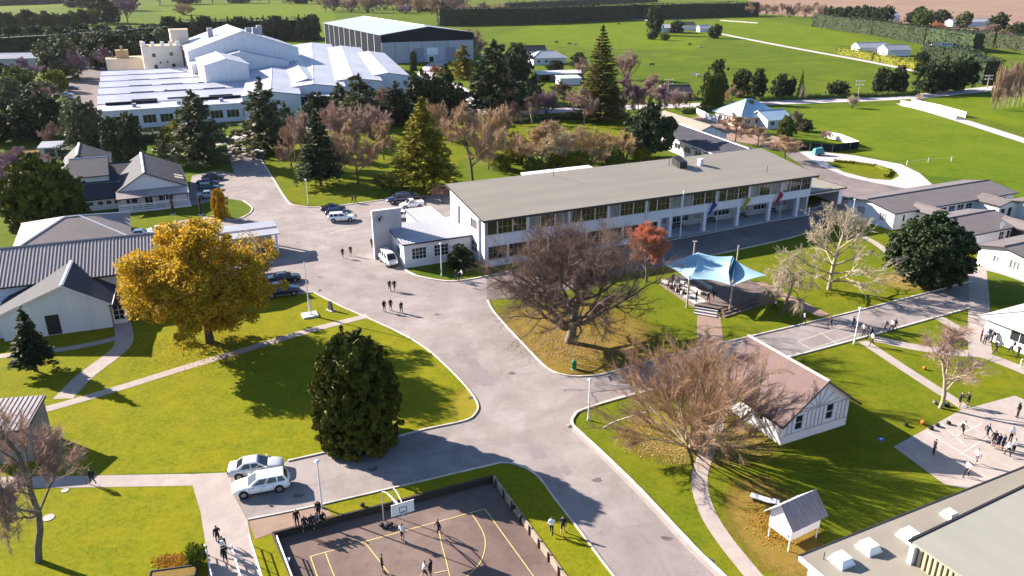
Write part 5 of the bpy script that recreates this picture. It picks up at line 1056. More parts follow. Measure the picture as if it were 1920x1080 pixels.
belt('far_belt_tree', 'dark tree of the far left wood behind the cream tower', 'far left wood', [(150,112,60,26),(185,114,58,26),(240,112,56,28),(275,108,58,24),(300,104,54,22),(262,124,84,18)], [PE], [evg, blueg, pine])
belt('garden_shrub_tree', 'purple-brown bare shrub of the garden at the left edge', 'garden at the left edge', [(-6,330,276,30),(28,318,272,28),(58,330,290,26),(92,318,286,22),(6,372,310,34),(44,380,322,28)], [PV, PB], [tw_pur, tw_pk])
belt('top_wood_tree', 'dark tree of the wood along the upper left skyline', 'upper left skyline wood', [(150,14,-22,26),(190,12,-24,26),(232,20,-26,24),(300,10,-22,26),(350,8,-20,24),(400,7,-20,24),(450,6,-20,26),(505,6,-20,26),(560,7,-18,24)], [PE, PB], [evg, tw_pur, pine, tw_pk])
belt('far_park_tree', 'pinkish bare tree beyond the warehouse hedge', 'bare trees beyond the warehouse hedge', [(872,30,2,20),(905,28,0,20),(935,26,0,18),(700,24,0,18),(760,26,2,20),(810,30,4,18)], [PV, PB], [tw_pk, tw_pur, tw_br])
# ---- clipped shelter hedges: solid core with leaves over it
def hedge(label, pix, w, h, mat, ls=.9, dens=1.2, name='hedge', seed=1):
    rg = np.random.default_rng(seed); pts = [G(*p) for p in pix]; t = thing(name, label, 'hedge', pts[0]); L_ = []; core = MB()
    for a, b in zip(pts, pts[1:]):
        d = b - a; ln = d.length; e = d.normalized(); nn = Vector((-e.y, e.x, 0)); o = a - pts[0]
        i = min(.7, w*.2); q = [o + e*i + nn*(w/2-i), o + e*i - nn*(w/2-i), o + e*(ln-i) - nn*(w/2-i), o + e*(ln-i) + nn*(w/2-i)]; core.prism([(v.x, v.y) for v in q], 0, h-i)
        e_, n_ = np.array(e), np.array(nn); oo = np.array(o)
        for s_e in (0., ln):
            k = max(30, int(w*h*dens/ls/ls*1.4)); C = oo + np.outer(np.full(k, s_e) + rg.normal(0, .15, k), e_) + np.outer(rg.uniform(-w/2, w/2, k), n_) + np.outer(rg.uniform(0, h, k), [0, 0, 1])
            L_.append(leaves(C, rg.normal(0, 1, (k, 3)), nrm(np.tile(e_*(1 if s_e else -1), (k, 1)) + rg.normal(0, .4, (k, 3))), ls*rg.uniform(.7, 1.3, k), ls*.7))
        for side, area in ((-1, ln*h), (1, ln*h*.3), (0, ln*w)):
            k = min(int(area*dens/ls/ls), 26000); s = rg.uniform(0, ln, k)
            wav = np.sin(s*.21)*.5 + np.sin(s*.057+1)*.8 + np.sin(s*.83+2)*.25
            if side: z = rg.uniform(0, h, k) + wav*.3*min(1, h/8); off = side*(w/2 + rg.normal(0, .18, k)); N_ = np.tile(n_*side, (k, 1))
            else: z = h + np.abs(rg.normal(0, .12*min(h, 8)/2, k)) - .2 + wav*.5*min(1, h/8); off = rg.uniform(-w/2, w/2, k); N_ = np.tile([0, 0, 1.], (k, 1))
            C = oo + np.outer(s, e_) + np.outer(off, n_) + np.outer(z, [0, 0, 1]); N_ = nrm(N_ + rg.normal(0, .35, (k, 3)))
            L_.append(leaves(C, rg.normal(0, 1, (k, 3)), N_, ls*rg.uniform(.7, 1.3, k), ls*.6*rg.uniform(.7, 1.3, k)))
    core.build('stem_mass', mat, t)
    V, F = cat(*L_); o = link('foliage', npmesh('hedge_foliage', V, F, [mat]), t); o['kind'] = 'stuff'; return t
hedge('very long tall dark shelter hedge across the top of the pasture', [(822,49),(1000,45),(1200,36),(1418,30)], 8, 15, hedgem, 1.5, 1.2, seed=2)
hedge('diagonal clipped green hedge descending to the right across the far pasture', [(1528,50),(1640,66),(1740,84),(1832,99)], 7, 11, hedgem, 1.1, 1.2, seed=3)
hedge('end of the shelter hedge running to the right edge', [(1800,80),(1870,90),(1960,100)], 7, 9, hedgem, 1.1, 1.0, seed=4)
hedge('ochre hedge in front of the white farm buildings', [(1572,101),(1640,114),(1722,132)], 4, 4, olive, 1.0, 1.0, seed=5)
hedge('tall black-green hedge behind the three broad dark trees', [(1728,121),(1790,127),(1856,160)], 7, 10, hedgem, 1.0, 1.0, seed=6)
hedge('dark shelter belt above the top of the long hedge', [(950,18),(1100,9),(1230,3)], 10, 9, evg, 2.5, .8, seed=7)
hedge('dark hedge wall at the upper left of the factory', [(-30,116),(120,104),(320,84)], 8, 12, hedgem, 1.3, 1.0, seed=8)
hedge('dense dark hedge mass under the shelter conifers behind the factory', [(326,77),(460,74),(596,70)], 8, 13, hedgem, 1.3, 1.0, seed=16)
hedge('dark far hedge at the upper left corner', [(-40,12),(60,9),(120,6)], 8, 9, hedgem, 1.8, .9, seed=17)
hedge('dark far hedge left of the long shelter hedge', [(786,22),(830,20),(862,18)], 8, 12, hedgem, 1.8, .9, seed=18)
hedge('dark clipped hedge along the street by the cypresses', [(1275,213),(1320,209),(1372,202)], 2.2, 1.8, shrubm, .6, 1.2, seed=9)
hedge('low dark hedge along the near side of the street', [(960,232),(1060,225),(1180,220)], 2.2, 1.6, evg, .7, 1.2, seed=10)
hedge('low hedge line along the far side of the street', [(1420,190),(1500,186),(1640,182),(1720,178)], 2.0, 1.6, shrubm, .7, 1.0, seed=11)
hedge('bushy belt left of the factory car park', [(-20,240),(40,232),(118,205)], 7, 4.5, shrubm, .9, 1.0, seed=12)
hedge('scrubby garden belt below the factory office', [(120,300),(200,272),(330,262),(420,262)], 5, 3.0, evg, .8, 1.0, seed=13)
hedge('dark shrub belt in front of the loading bay', [(560,235),(640,226),(760,222),(830,210)], 6, 4.5, evg, .8, 1.0, seed=14)
hedge('small clipped hedge on the drive island', [(1565,304),(1600,307),(1640,313),(1668,322),(1660,333)], .8, .7, olive, .3, 1.2, seed=15)

# ---- fallen leaves
def litter(label, cx, cy, rx, ry, n, mat, seed, size=.16):
    rg = np.random.default_rng(seed); c = np.array(G(cx, cy)); a = rg.uniform(0, 6.283, n); r = np.sqrt(rg.random(n))*rg.uniform(.4, 1, n)
    C = np.stack([c[0] + np.cos(a)*r*rx, c[1] + np.sin(a)*r*ry, np.full(n, .05)], 1); N_ = nrm(np.array([0, 0, 1.]) + rg.normal(0, .3, (n, 3)))
    o = link('fallen_leaves', npmesh('litter', *leaves(C, rg.normal(0, 1, (n, 3)), N_, size*rg.uniform(.6, 1.4, n), size*.7), [mat])); tag(o, label, 'leaves', kind='stuff')
litter('yellow fallen leaves under the golden tree', 400, 650, 11, 8, 1500, gold, 1)
litter('orange fallen leaves beside the raised hut', 1452, 985, 2.6, 3.4, 1100, orange, 2, .12)
litter('brown fallen leaves under the oak', 1060, 650, 9, 6, 2500, tw_br, 3, .12)
litter('fallen leaves around the planter in the lower left', 325, 1052, 1.8, 1.0, 1600, orange, 4, .13)
litter('brown fallen leaves under the spreading brown tree', 1300, 830, 8, 5, 3000, tw_br, 5, .12)
litter('tan fallen leaves under the round evergreen', 1700, 525, 4, 3, 700, tw_br, 6, .14)

# ------------------------------------------------------------------ the air over the place
hm = bpy.data.materials.new('haze_air'); hm.use_nodes = True; hn = hm.node_tree.nodes; hn.remove(hn['Principled BSDF'])
pv = hn.new('ShaderNodeVolumePrincipled'); pv.inputs['Color'].default_value = (.86, .88, 1.0, 1); pv.inputs['Density'].default_value = .000018; pv.inputs['Anisotropy'].default_value = .2
hm.node_tree.links.new(pv.outputs[0], hn['Material Output'].inputs['Volume'])
hb = MB().box(-3050, -250, -1.2, 3050, 4050, 52).build('haze', hm); hb['kind'] = 'stuff'; hb['label'] = 'thin pale haze over the fields'
# ------------------------------------------------------------------ people
skin = M('skin', (.42,.24,.16), .6, .05, 2); hair = M('dark_hair', (.02,.015,.012), .6, .1, 3); blackc = M('black_cloth', (.012,.012,.016), .85, .1, 3); navyc = M('navy_cloth', (.014,.018,.045), .85, .1, 3)
whitec = M('white_cloth', (.78,.78,.80), .8, .04, 3); greyc = M('grey_cloth', (.16,.16,.18), .85, .1, 3); maroonc = M('maroon_cloth', (.10,.02,.03), .85, .1, 3); shoe = M('black_shoe', (.012,.011,.011), .5, .1, 3); redbag = M('red_bag_cloth', (.25,.03,.03), .8, .1, 3)
def skinned(J, E_, sub=1):
    me = bpy.data.meshes.new('sk'); names = list(J); me.from_pydata([J[k][0] for k in names], [], [(names.index(a), names.index(b)) for a, b, *_ in E_])
    ob = bpy.data.objects.new('sk', me); COL.objects.link(ob); ob.modifiers.new('s', 'SKIN'); ob.modifiers[0].use_smooth_shade = True
    for k, v in zip(names, me.skin_vertices[0].data):
        r = J[k][1]; v.radius = r if isinstance(r, tuple) else (r, r); v.use_root = (k == 'pelvis')
    m = ob.modifiers.new('u', 'SUBSURF'); m.levels = sub; m.render_levels = sub
    dg = bpy.context.evaluated_depsgraph_get(); ev = ob.evaluated_get(dg); out = bpy.data.meshes.new_from_object(ev); bpy.data.objects.remove(ob); return out
REG = {'skin': 0, 'top': 1, 'leg': 2, 'shin': 3, 'shoe': 4, 'hair': 5, 'arm': 6}
def person_mesh(pose):
    ps = dict(zip(('LK', 'RK', 'LA', 'RA', 'LE', 'RE', 'LW', 'RW', 'dz', 'lean'), pose)); dz, ln_ = ps['dz'], ps['lean']
    J = {'pelvis': ((0,0,.93+dz), (.125,.155)), 'spine': ((ln_*.35,0,1.12+dz), (.105,.14)), 'chest': ((ln_*.8,0,1.33+dz), (.115,.165)), 'neck': ((ln_*1.1+.01,0,1.475+dz), .055), 'hb': ((ln_*1.2+.02,0,1.56+dz), (.085,.075)), 'ht': ((ln_*1.25+.02,0,1.68+dz), (.09,.078)), 'nose': ((ln_*1.25+.115,0,1.585+dz), .018)}
    E_ = [('pelvis','spine','top'),('spine','chest','top'),('chest','neck','top'),('neck','hb','skin'),('hb','ht','head'),('hb','nose','skin')]
    for s, y in (('L', 1), ('R', -1)):
        J[s+'sh'] = ((ln_*.9,y*.175,1.39+dz), .072); J[s+'e'] = (tuple(np.array(ps[s+'E'])*[1,y,1]+[ln_*.9,0,dz]), .05); J[s+'w'] = (tuple(np.array(ps[s+'W'])*[1,y,1]+[ln_*.9,0,dz]), .034)
        w = np.array(J[s+'w'][0]); e = np.array(J[s+'e'][0]); d = (w-e)/np.linalg.norm(w-e); J[s+'pm'] = (tuple(w+d*.07), (.022,.04))
        E_ += [('chest',s+'sh','top'),(s+'sh',s+'e','top'),(s+'e',s+'w','arm'),(s+'w',s+'pm','skin')]
        for i, (o, l) in enumerate(((-.033,.075),(-.011,.09),(.011,.095),(.033,.08))):
            J[f'{s}f{i}'] = (tuple(w+d*(.07+l*.55)+np.array([o,y*.004,0])), .009); J[f'{s}g{i}'] = (tuple(w+d*(.07+l)+np.array([o*1.05,-y*.012,0])), .008)
            E_ += [(s+'pm',f'{s}f{i}','skin'),(f'{s}f{i}',f'{s}g{i}','skin')]
        J[s+'t'] = (tuple(w+d*.06+np.array([.055,0,0])), .01); E_.append((s+'w',s+'t','skin'))
        J[s+'hip'] = ((0,y*.085,.89+dz), .098); J[s+'k'] = (tuple(np.array(ps[s+'K'])*[1,y,1]), .062); a = np.array(ps[s+'A'])*[1,y,1]; J[s+'a'] = (tuple(a), .045); J[s+'to'] = (tuple(a+[.16,y*.02,-.045]), (.032,.045))
        E_ += [('pelvis',s+'hip','leg'),(s+'hip',s+'k','leg'),(s+'k',s+'a','shin'),(s+'a',s+'to','shoe')]
    me = skinned(J, E_)
    for k in range(7): me.materials.append(skin)
    C = np.array([p.center for p in me.polygons]); best = np.full(len(C), 9.); mi = np.zeros(len(C), int)
    for a, b, rg_ in E_:
        A, B = np.array(J[a][0]), np.array(J[b][0]); t = np.clip(((C-A)@(B-A))/max((B-A)@(B-A), 1e-9), 0, 1); dd = np.linalg.norm(C-(A+t[:, None]*(B-A)), axis=1)
        m = dd < best; best[m] = dd[m]; mi[m] = REG.get(rg_, 9)
    hz = J['hb'][0]
    head = mi == 9; mi[head] = np.where((C[head][:, 2] > hz[2]+.045) | (C[head][:, 0] < hz[0]-.01), 5, 0)
    me.polygons.foreach_set('material_index', mi.astype(np.int32)); me.polygons.foreach_set('use_smooth', np.ones(len(mi), bool)); me.update(); return me
STAND = ((.01,.1,.49),(.01,.1,.49),(0,.105,.09),(0,.105,.09),(-.02,.235,1.13),(-.02,.235,1.13),(.06,.25,.90),(.06,.25,.90),0,0)
WALK = ((.16,.09,.52),(-.06,.09,.50),(.26,.09,.11),(-.34,.09,.20),(-.14,.235,1.14),(.10,.235,1.13),(-.12,.25,.90),(.26,.22,.94),-.02,.03)
WALK2 = ((-.04,.09,.49),(.2,.09,.53),(-.28,.09,.16),(.22,.09,.10),(.10,.235,1.13),(-.14,.235,1.14),(.24,.22,.93),(-.12,.25,.90),-.02,.02)
PLAY = ((.1,.16,.50),(.06,.16,.49),(.12,.22,.09),(-.12,.2,.1),(.12,.26,1.16),(.1,.28,1.14),(.36,.2,1.08),(.36,.14,1.12),-.03,.10)
SIT = ((.44,.12,.47),(.44,.14,.47),(.46,.12,.09),(.42,.15,.09),(.1,.22,1.14),(.1,.22,1.14),(.34,.16,1.02),(.34,.14,1.02),-.45,.06)
PM = {k: person_mesh(v) for k, v in dict(stand=STAND, walk=WALK, walk2=WALK2, play=PLAY, sit=SIT).items()}
OUT = {'black': (blackc, blackc, blackc, blackc), 'shorts': (blackc, blackc, skin, blackc), 'white': (whitec, blackc, blackc, skin), 'whiteshorts': (whitec, blackc, skin, skin), 'navy': (navyc, blackc, blackc, navyc), 'navyshorts': (navyc, navyc, skin, navyc), 'grey': (greyc, blackc, blackc, greyc), 'maroon': (maroonc, blackc, blackc, maroonc), 'whitegrey': (whitec, greyc, skin, skin)}
bagme = MB(); bagme.hexa([(-.13,-.15,.0),(.02,-.15,0),(.02,.15,0),(-.13,.15,0)], [(-.09,-.12,.42),(.0,-.12,.42),(.0,.12,.42),(-.09,.12,.42)]); bagme.box(-.16,-.11,.05,-.125,.11,.22); bagme = bagme.mesh('backpack', blackc)
def person(x, y, head, pose, outfit, label, z=0., group=None, pack=None, s=1., rzj=None):
    p = G(x, y, z); o = link('person', PM[pose]); o.location = (p.x, p.y, z + (0 if pose != 'sit' else 0)); o.rotation_euler = (0, 0, R(head)); o.scale = (s*1.02,)*3
    top, leg, shin, arm = OUT[outfit]
    for i, mt in enumerate((skin, top, leg, shin, shoe, hair, arm)): o.material_slots[i].link = 'OBJECT'; o.material_slots[i].material = mt
    tag(o, label, 'person', group)
    if pack:
        b = link('backpack', bagme, o); b.location = (-.13, 0, 1.0 + (-.45 if pose == 'sit' else 0)); b.material_slots[0].link = 'OBJECT'; b.material_slots[0].material = pack
    return o
PP = [
 (558,988,-60,'stand','black','person in black standing alone on the bench pad behind the court wall',0,None),
 (572,990,-70,'sit','navy','person in dark clothes sitting at the left end of the court wall group',.0,None),(584,987,-60,'sit','black','person in black sitting second from the left on the court wall',0,None),(594,984,-80,'sit','grey','person in grey sitting third from the left on the court wall',0,None),(605,982,-50,'sit','black','person in black sitting at the right end of the court wall group',0,None),(598,972,-110,'stand','black','person in black standing behind those sitting on the court wall',0,blackc),
 (755,1015,70,'stand','whiteshorts','player in a white shirt and shorts under the basketball board',CZ,None),(823,1006,200,'walk','shorts','player in black on the right half of the ball court',CZ,None),(717,1073,20,'stand','shorts','player in black in the middle front of the ball court',CZ,None),(796,1086,10,'walk2','whiteshorts','player in a white shirt at the bottom edge of the ball court',CZ,None),(808,1083,160,'stand','shorts','player in black beside the white-shirted player at the bottom edge',CZ,None),
 (1034,1003,80,'walk','white','person in a white shirt walking on the verge beside the court',0,None),(1055,1001,80,'walk2','navyshorts','person in a navy jersey walking on the verge beside the road',0,None),
 (175,909,150,'walk','black','lone person in black walking on the concrete path by the big lawn',0,blackc),
 (410,1020,120,'walk','black','leading person in black walking up the ramp',0,None),(420,1040,110,'walk2','navy','middle person with a pale bag walking up the ramp',0,whitec),(424,1058,120,'walk','shorts','last person walking up the ramp between the rails',0,None),
 (643,484,-80,'walk','shorts','left person of the pair walking on the drive before the emblem wall',0,blackc),(658,480,-80,'walk2','shorts','right person of the pair walking on the drive before the emblem wall',0,None),
 (731,546,-70,'walk','black','left person of the pair walking below the white van',0,None),(740,546,-70,'walk2','shorts','right person of the pair walking below the white van',0,blackc),
 (721,585,90,'stand','shorts','left person of three standing on the road by the lawn kerb',0,blackc),(733,583,90,'stand','shorts','middle person of three standing on the road by the lawn kerb',0,None),(753,588,110,'walk','black','right person of three standing on the road by the lawn kerb',0,None),
 (641,632,90,'stand','black','person in black on the lawn behind the egg-shaped cypress',0,None),
 (855,526,-30,'stand','navy','left person of the group at the annex kerb',0,None),(861,530,-60,'stand','navyshorts','front person of the group at the annex kerb',0,blackc),(867,525,200,'play','white','person in white at the right of the group at the annex kerb',0,None),
 (661,381,0,'walk','black','left person of the pair on the far kerb of the car park',0,None),(667,381,0,'walk2','black','right person of the pair on the far kerb of the car park',0,None),(698,465,90,'stand','black','person in black partly hidden by the emblem wall',0,None),
 (1506,608,-30,'walk','white','person in white stepping onto the side road below the shade sail',0,blackc),(1556,614,190,'walk2','maroon','person in maroon crossing the side road',0,None),(1598,616,0,'walk','black','person in black carrying a pale bag on the side road',0,whitec),(1618,630,200,'walk','white','person in white on the side road left of the kerb group',0,None),(1630,637,190,'walk2','navy','person in navy with a backpack at the side road kerb',0,navyc),(1634,648,180,'walk','white','person nearest the camera stepping off the side road kerb',0,blackc),(1658,623,180,'walk','grey','person with a red bag on the side road',0,redbag),(1671,622,190,'walk2','white','person in white beside the one with a red bag',0,None),(1677,620,180,'walk','black','person in black at the right end of the side road walkers',0,None),(1452,582,-20,'walk','white','person in white on the grass right of the stage',0,None),
 (1838,640,-20,'stand','maroon','leftmost person of the crowd by the right-hand classroom',0,None),(1846,630,-100,'stand','white','person in white at the back of the crowd by the right-hand classroom',0,None),(1845,646,40,'stand','white','person in white at the front of the crowd by the right-hand classroom',0,greyc),(1852,638,180,'stand','navy','person in navy in the middle of the crowd by the right-hand classroom',0,None),(1858,642,150,'stand','grey','person in grey in the crowd by the right-hand classroom',0,blackc),(1862,634,200,'stand','black','person in black at the right of the crowd by the right-hand classroom',0,None),(1848,624,-60,'stand','maroon','person in maroon behind the crowd by the right-hand classroom',0,None),
 (1866,662,10,'walk','white','person with a pale top walking on the path below the crowd',0,blackc),(1895,662,170,'walk2','white','person in white with a dark bag near the white railing',0,blackc),(1907,672,190,'walk','black','person in black at the right edge by the white railing',0,None),
 (1797,762,0,'play','shorts','left person of the pair facing each other beside the birch',0,None),(1814,762,180,'play','shorts','right person of the pair facing each other beside the birch',0,None),(1907,783,170,'stand','black','person in black at the top of the concrete pad',0,None),
 (1803,818,20,'walk','whiteshorts','person in white and black with a bag on the pad near the school bags',0,blackc),(1848,823,0,'walk','navyshorts','person in navy and white walking across the pad',0,None),(1861,837,60,'stand','shorts','left person of the huddle on the concrete pad',0,None),(1869,843,100,'stand','navyshorts','second person of the huddle on the concrete pad',0,None),(1878,845,120,'stand','navyshorts','third person of the huddle on the concrete pad',0,None),(1893,829,-90,'stand','white','person in a white shirt behind the huddle on the pad',0,None),(1888,856,90,'walk','white','person in white in front of the huddle near the roof edge',0,None),(1898,852,100,'stand','white','rightmost person in white of the huddle near the roof edge',0,None),
 (1749,853,-10,'stand','black','person in a long black coat standing in the cottage shadow',0,None),(1829,871,-160,'walk','whitegrey','person in white walking in the middle of the pad',0,None),(1811,895,-150,'walk2','white','person in white at the edge of the big hall roof',0,None)]
for x, y, hd, ps_, ou, lb, z, pk in PP: person(x, y, hd, ps_, ou, lb, z, None, pk)

# ------------------------------------------------------------------ vehicles
tyre = M('tyre_rubber', (.012,.012,.013), .8, .1, 3); rim = M('alloy_rim', (.35,.35,.37), .35, .1, 3, metal=.6); cglass = M('car_glass', (.012,.014,.018), .05, .05, 1, spec=.7); hl = M('headlight_lens', (.6,.6,.62), .1, .05, 1); tl_ = M('tail_light', (.25,.01,.01), .2, .05, 1); blk = M('car_black_plastic', (.015,.015,.016), .6, .1, 2)
lampw_ = M('plate_white', (.6,.6,.58), .5)
def paint(n, c): return M('car_paint_' + n, c, .28, .02, 1, coat=.6, spec=.5)
PT = {'white': paint('white', (.80,.80,.81)), 'silver': paint('silver', (.46,.47,.50)), 'navy': paint('navy', (.012,.02,.07)), 'black': paint('black', (.012,.012,.015)), 'teal': paint('teal', (.02,.07,.10)), 'blue': paint('blue', (.06,.14,.25)), 'greyblue': paint('grey_blue', (.24,.29,.36))}
def loft(mb, st_, sec, m=0):
    rows = []
    for s in st_: rows.append(sec(*s))
    k = len(rows[0]); vs = [v for r in rows for v in r]; fs = []
    for i in range(len(rows)-1):
        for j in range(k-1): fs.append((i*k+j, (i+1)*k+j, (i+1)*k+j+1, i*k+j+1))
    mb.add(vs, [f[::-1] for f in fs], m, True); b = len(rows)-1
    mb.add(vs, [tuple(range(k)), tuple(b*k+j for j in range(k))[::-1]], m)
def make_car(kind):
    c = thing('car', 'car', 'car')
    up_ = {'suv': .12, 'van': .06, 'ute': .12}.get(kind, 0); hz = {'van': .12, 'suv': .06}.get(kind, 0)
    st_ = [(-2.26,.70,.44,.80),(-2.2,.80,.34,.90),(-2.0,.86,.26,.97),(-1.4,.885,.22,.98),(-.5,.895,.20,.96),(.6,.895,.20,.94),(1.15,.885,.22,.90),(1.7,.865,.24,.82),(2.05,.80,.30,.72),(2.2,.70,.38,.62),(2.25,.62,.42,.56)]
    st_ = [(x, w, zl+up_, zb+up_+hz*(1 if x < 1 else .6)) for x, w, zl, zb in st_]
    def sec(x, w, zl, zb):
        h = [(w*.80,zl),(w*.96,zl+.10),(w,zl+(zb-zl)*.45),(w*.985,zl+(zb-zl)*.75),(w*.90,zb),(w*.5,zb+.025),(0,zb+.035)]
        return [(x,-y,z) for y, z in h] + [(x,y,z) for y, z in h[-2::-1]]
    mb = MB(); loft(mb, st_, sec)
    xb0, xb1, xr0, xr1, zr = {'sedan': (-1.62,1.0,-.95,.2,1.43), 'wagon': (-2.16,1.02,-1.82,.22,1.47), 'hatch': (-2.1,1.02,-1.6,.22,1.48), 'suv': (-2.14,1.05,-1.88,.3,1.74), 'van': (-2.2,1.85,-2.08,.95,1.93), 'ute': (-.55,1.05,-.4,.3,1.74)}[kind]
    zb = .93 + up_ + hz
    B = [(xb0,-.80,zb),(xb1,-.80,zb-.02),(xb1,.80,zb-.02),(xb0,.80,zb)]; T_ = [(xr0,-.62,zr-.04),(xr1,-.62,zr-.04),(xr1,.62,zr-.04),(xr0,.62,zr-.04)]
    T2 = [(xr0+.08,-.45,zr),(xr1-.08,-.45,zr+.01),(xr1-.08,.45,zr+.01),(xr0+.08,.45,zr)]
    mb.add(B + T_ + T2, [(0,1,5,4),(1,2,6,5),(2,3,7,6),(3,0,4,7),(4,5,9,8),(5,6,10,9),(6,7,11,10),(7,4,8,11),(8,9,10,11)], 0)
    if kind == 'ute':
        mb.box(-2.15,-.8,.98,-.6,-.74,1.25); mb.box(-2.15,.74,.98,-.6,.8,1.25); mb.box(-2.2,-.8,.98,-2.151,.8,1.25)
    body = mb.build('body', PT['white'], c)
    def quad(nm, pts, push, par=body):
        P_ = [Vector(p) for p in pts]; n = (P_[1]-P_[0]).cross(P_[3]-P_[0]).normalized(); cc = sum(P_, Vector())/4
        if n.dot(cc - Vector((0,0,.9))) < 0: n = -n
        MB().extr([p + n*.006 for p in P_], n*push).build(nm, cglass, par)
    def on(a, b, c_, d, u, v): 
        a, b, c_, d = map(Vector, (a, b, c_, d)); return (a.lerp(b, u)).lerp(d.lerp(c_, u), v)
    for side in (0, 1):
        a, b, c_, d = (B[0], B[1], T_[1], T_[0]) if not side else (B[3], B[2], T_[2], T_[3])
        cuts = {'sedan': [(.14,.47),(.50,.88)], 'wagon': [(.06,.26),(.29,.57),(.60,.90)], 'hatch': [(.08,.24),(.28,.57),(.60,.90)], 'suv': [(.06,.26),(.29,.57),(.60,.90)], 'van': [(.05,.30),(.33,.60),(.63,.90)], 'ute': [(.1,.46),(.5,.88)]}[kind]
        for u0, u1 in cuts: quad('side_window', [on(a,b,c_,d,u0,.12), on(a,b,c_,d,u1,.12), on(a,b,c_,d,u1-.02,.88), on(a,b,c_,d,u0+.02,.88)], .008)
    quad('windscreen', [on(B[1],B[2],T_[2],T_[1],.06,.06), on(B[1],B[2],T_[2],T_[1],.94,.06), on(B[1],B[2],T_[2],T_[1],.94,.92), on(B[1],B[2],T_[2],T_[1],.06,.92)], .008)
    quad('rear_window', [on(B[0],B[3],T_[3],T_[0],.08,.15), on(B[0],B[3],T_[3],T_[0],.92,.15), on(B[0],B[3],T_[3],T_[0],.92,.9), on(B[0],B[3],T_[3],T_[0],.08,.9)], .008)
    rw = .33 + up_*.3
    for x in (-1.36, 1.36):
        for s in (-1, 1):
            w = MB(); w.tube((x,s*.70,rw),(x,s*.905,rw),rw,rw*.97,18); wo = w.build('wheel', tyre, c)
            r_ = MB(); r_.tube((x,s*.9,rw),(x,s*.915,rw),rw*.62,rw*.55,14); r_.build('rim', rim, wo)
            a_ = MB(); a_.tube((x,s*.72,rw+.03),(x,s*.897,rw+.03),rw*1.16,rw*1.16,18); a_.build('wheel_arch', blk, body)
    for s in (-1, 1):
        MB().hexa([(2.02,s*.52,.58+up_),(2.2,s*.5,.54+up_),(2.06,s*.78,.56+up_),(1.9,s*.8,.6+up_)][::s], [(1.98,s*.52,.73+up_),(2.17,s*.5,.66+up_),(2.02,s*.79,.7+up_),(1.86,s*.815,.74+up_)][::s]).build('headlight', hl, body)
        MB().box(-2.27,min(s*.5,s*.78),.70+up_,-2.19,max(s*.5,s*.78),.88+up_).build('tail_light', tl_, body)
        MB().box(.78,min(s*.86,s*1.0),.95+up_,.95,max(s*.86,s*1.0),1.08+up_).build('wing_mirror', PT['white'], body)
    seam = MB()
    for s in (-1, 1):
        for x in ((-.95, -.02, .9) if kind != 'ute' else (-.5, .2, .95)): seam.box(x-.008, min(s*.872, s*.899), .42+up_, x+.008, max(s*.872, s*.899), .92+up_)
        seam.box(-1.0, min(s*.87, s*.903), .30+up_, 1.0, max(s*.87, s*.903), .34+up_)
    seam.build('door_seams', blk, body)['kind'] = 'stuff'
    for s in (-1, 1):
        for x in (-.25, .62): MB().box(x-.1, min(s*.88, s*.915), .82+up_, x+.1, max(s*.88, s*.915), .86+up_).build('door_handle', rim, body)
    MB().box(-2.285,-.26,.60+up_,-2.262,.26,.70+up_).build('number_plate', lampw_, body); MB().box(2.262,-.26,.40+up_,2.275,.26,.49+up_).build('number_plate', lampw_, body)
    if kind in ('wagon', 'suv'):
        for s in (-1, 1): MB().tube((xr0+.2,s*.56,zr+.035),(xr1-.2,s*.56,zr+.035),.02,.02,6).build('roof_rail', rim, body)
    MB().box(2.17,-.45,.36+up_,2.262,.45,.52+up_).build('grille', blk, body); MB().box(-2.275,-.6,.42+up_,-2.24,.6,.56+up_).build('rear_bumper_strip', blk, body)
    return c
PROTO = {}
def car(kind, x, y, head, col, label, s=1., z=0.02, name=None):
    if kind not in PROTO: PROTO[kind] = make_car(kind); c = PROTO[kind]
    else: c = copy_tree(PROTO[kind])
    p = G(x, y); c.location = (p.x, p.y, z); c.rotation_euler = (0, 0, R(head)); c.scale = (s, s, s)
    c.name = name or {'van': 'van', 'ute': 'utility_truck'}.get(kind, 'car')
    tag(c, label, {'van': 'van', 'ute': 'truck'}.get(kind, 'car'))
    for o in c.children_recursive:
        if o.name.startswith(('body', 'wing_mirror')): o.material_slots[0].link = 'OBJECT'; o.material_slots[0].material = PT[col]
    return c
car('sedan', 482, 886, 14, 'silver', 'silver sedan parked by the lawn kerb, upper of the two cars', 1.02)
car('wagon', 491, 918, 198, 'white', 'white station wagon parked below the silver sedan', 1.04)
car('wagon', 641, 414, 12, 'white', 'white people carrier at the front of the three cars on the car park', 1.08)
car('hatch', 634, 404, 14, 'navy', 'dark navy car in the middle of the three cars on the car park', 1.0)
car('sedan', 625, 396, 14, 'black', 'black car at the back of the three cars on the car park', 1.0)
car('van', 729, 494, -62, 'white', 'white van parked nose out beside the emblem wall', 1.0)
car('suv', 748, 380, 200, 'navy', 'navy off-road car behind the emblem wall', 1.08); car('ute', 772, 390, 200, 'white', 'white utility truck behind the annex roof', 1.0); car('hatch', 752, 410, 200, 'white', 'white car mostly hidden by the emblem wall', 1.0); car('sedan', 775, 374, 20, 'black', 'black car behind the navy off-road car', 1.)
car('sedan', 400, 337, 8, 'black', 'black car at the top of the four cars by the veranda house', 1.); car('sedan', 391, 347, 8, 'navy', 'dark blue car second of the four by the veranda house', 1.); car('hatch', 392, 356, 8, 'teal', 'teal car third of the four by the veranda house', 1.); car('sedan', 394, 371, 12, 'greyblue', 'grey-blue car nearest of the four by the veranda house', 1.05)
car('sedan', 266, 445, 20, 'white', 'white car whose roof shows left behind the long hall', 1.); car('sedan', 305, 438, 20, 'white', 'white car whose roof shows right behind the long hall', 1.)
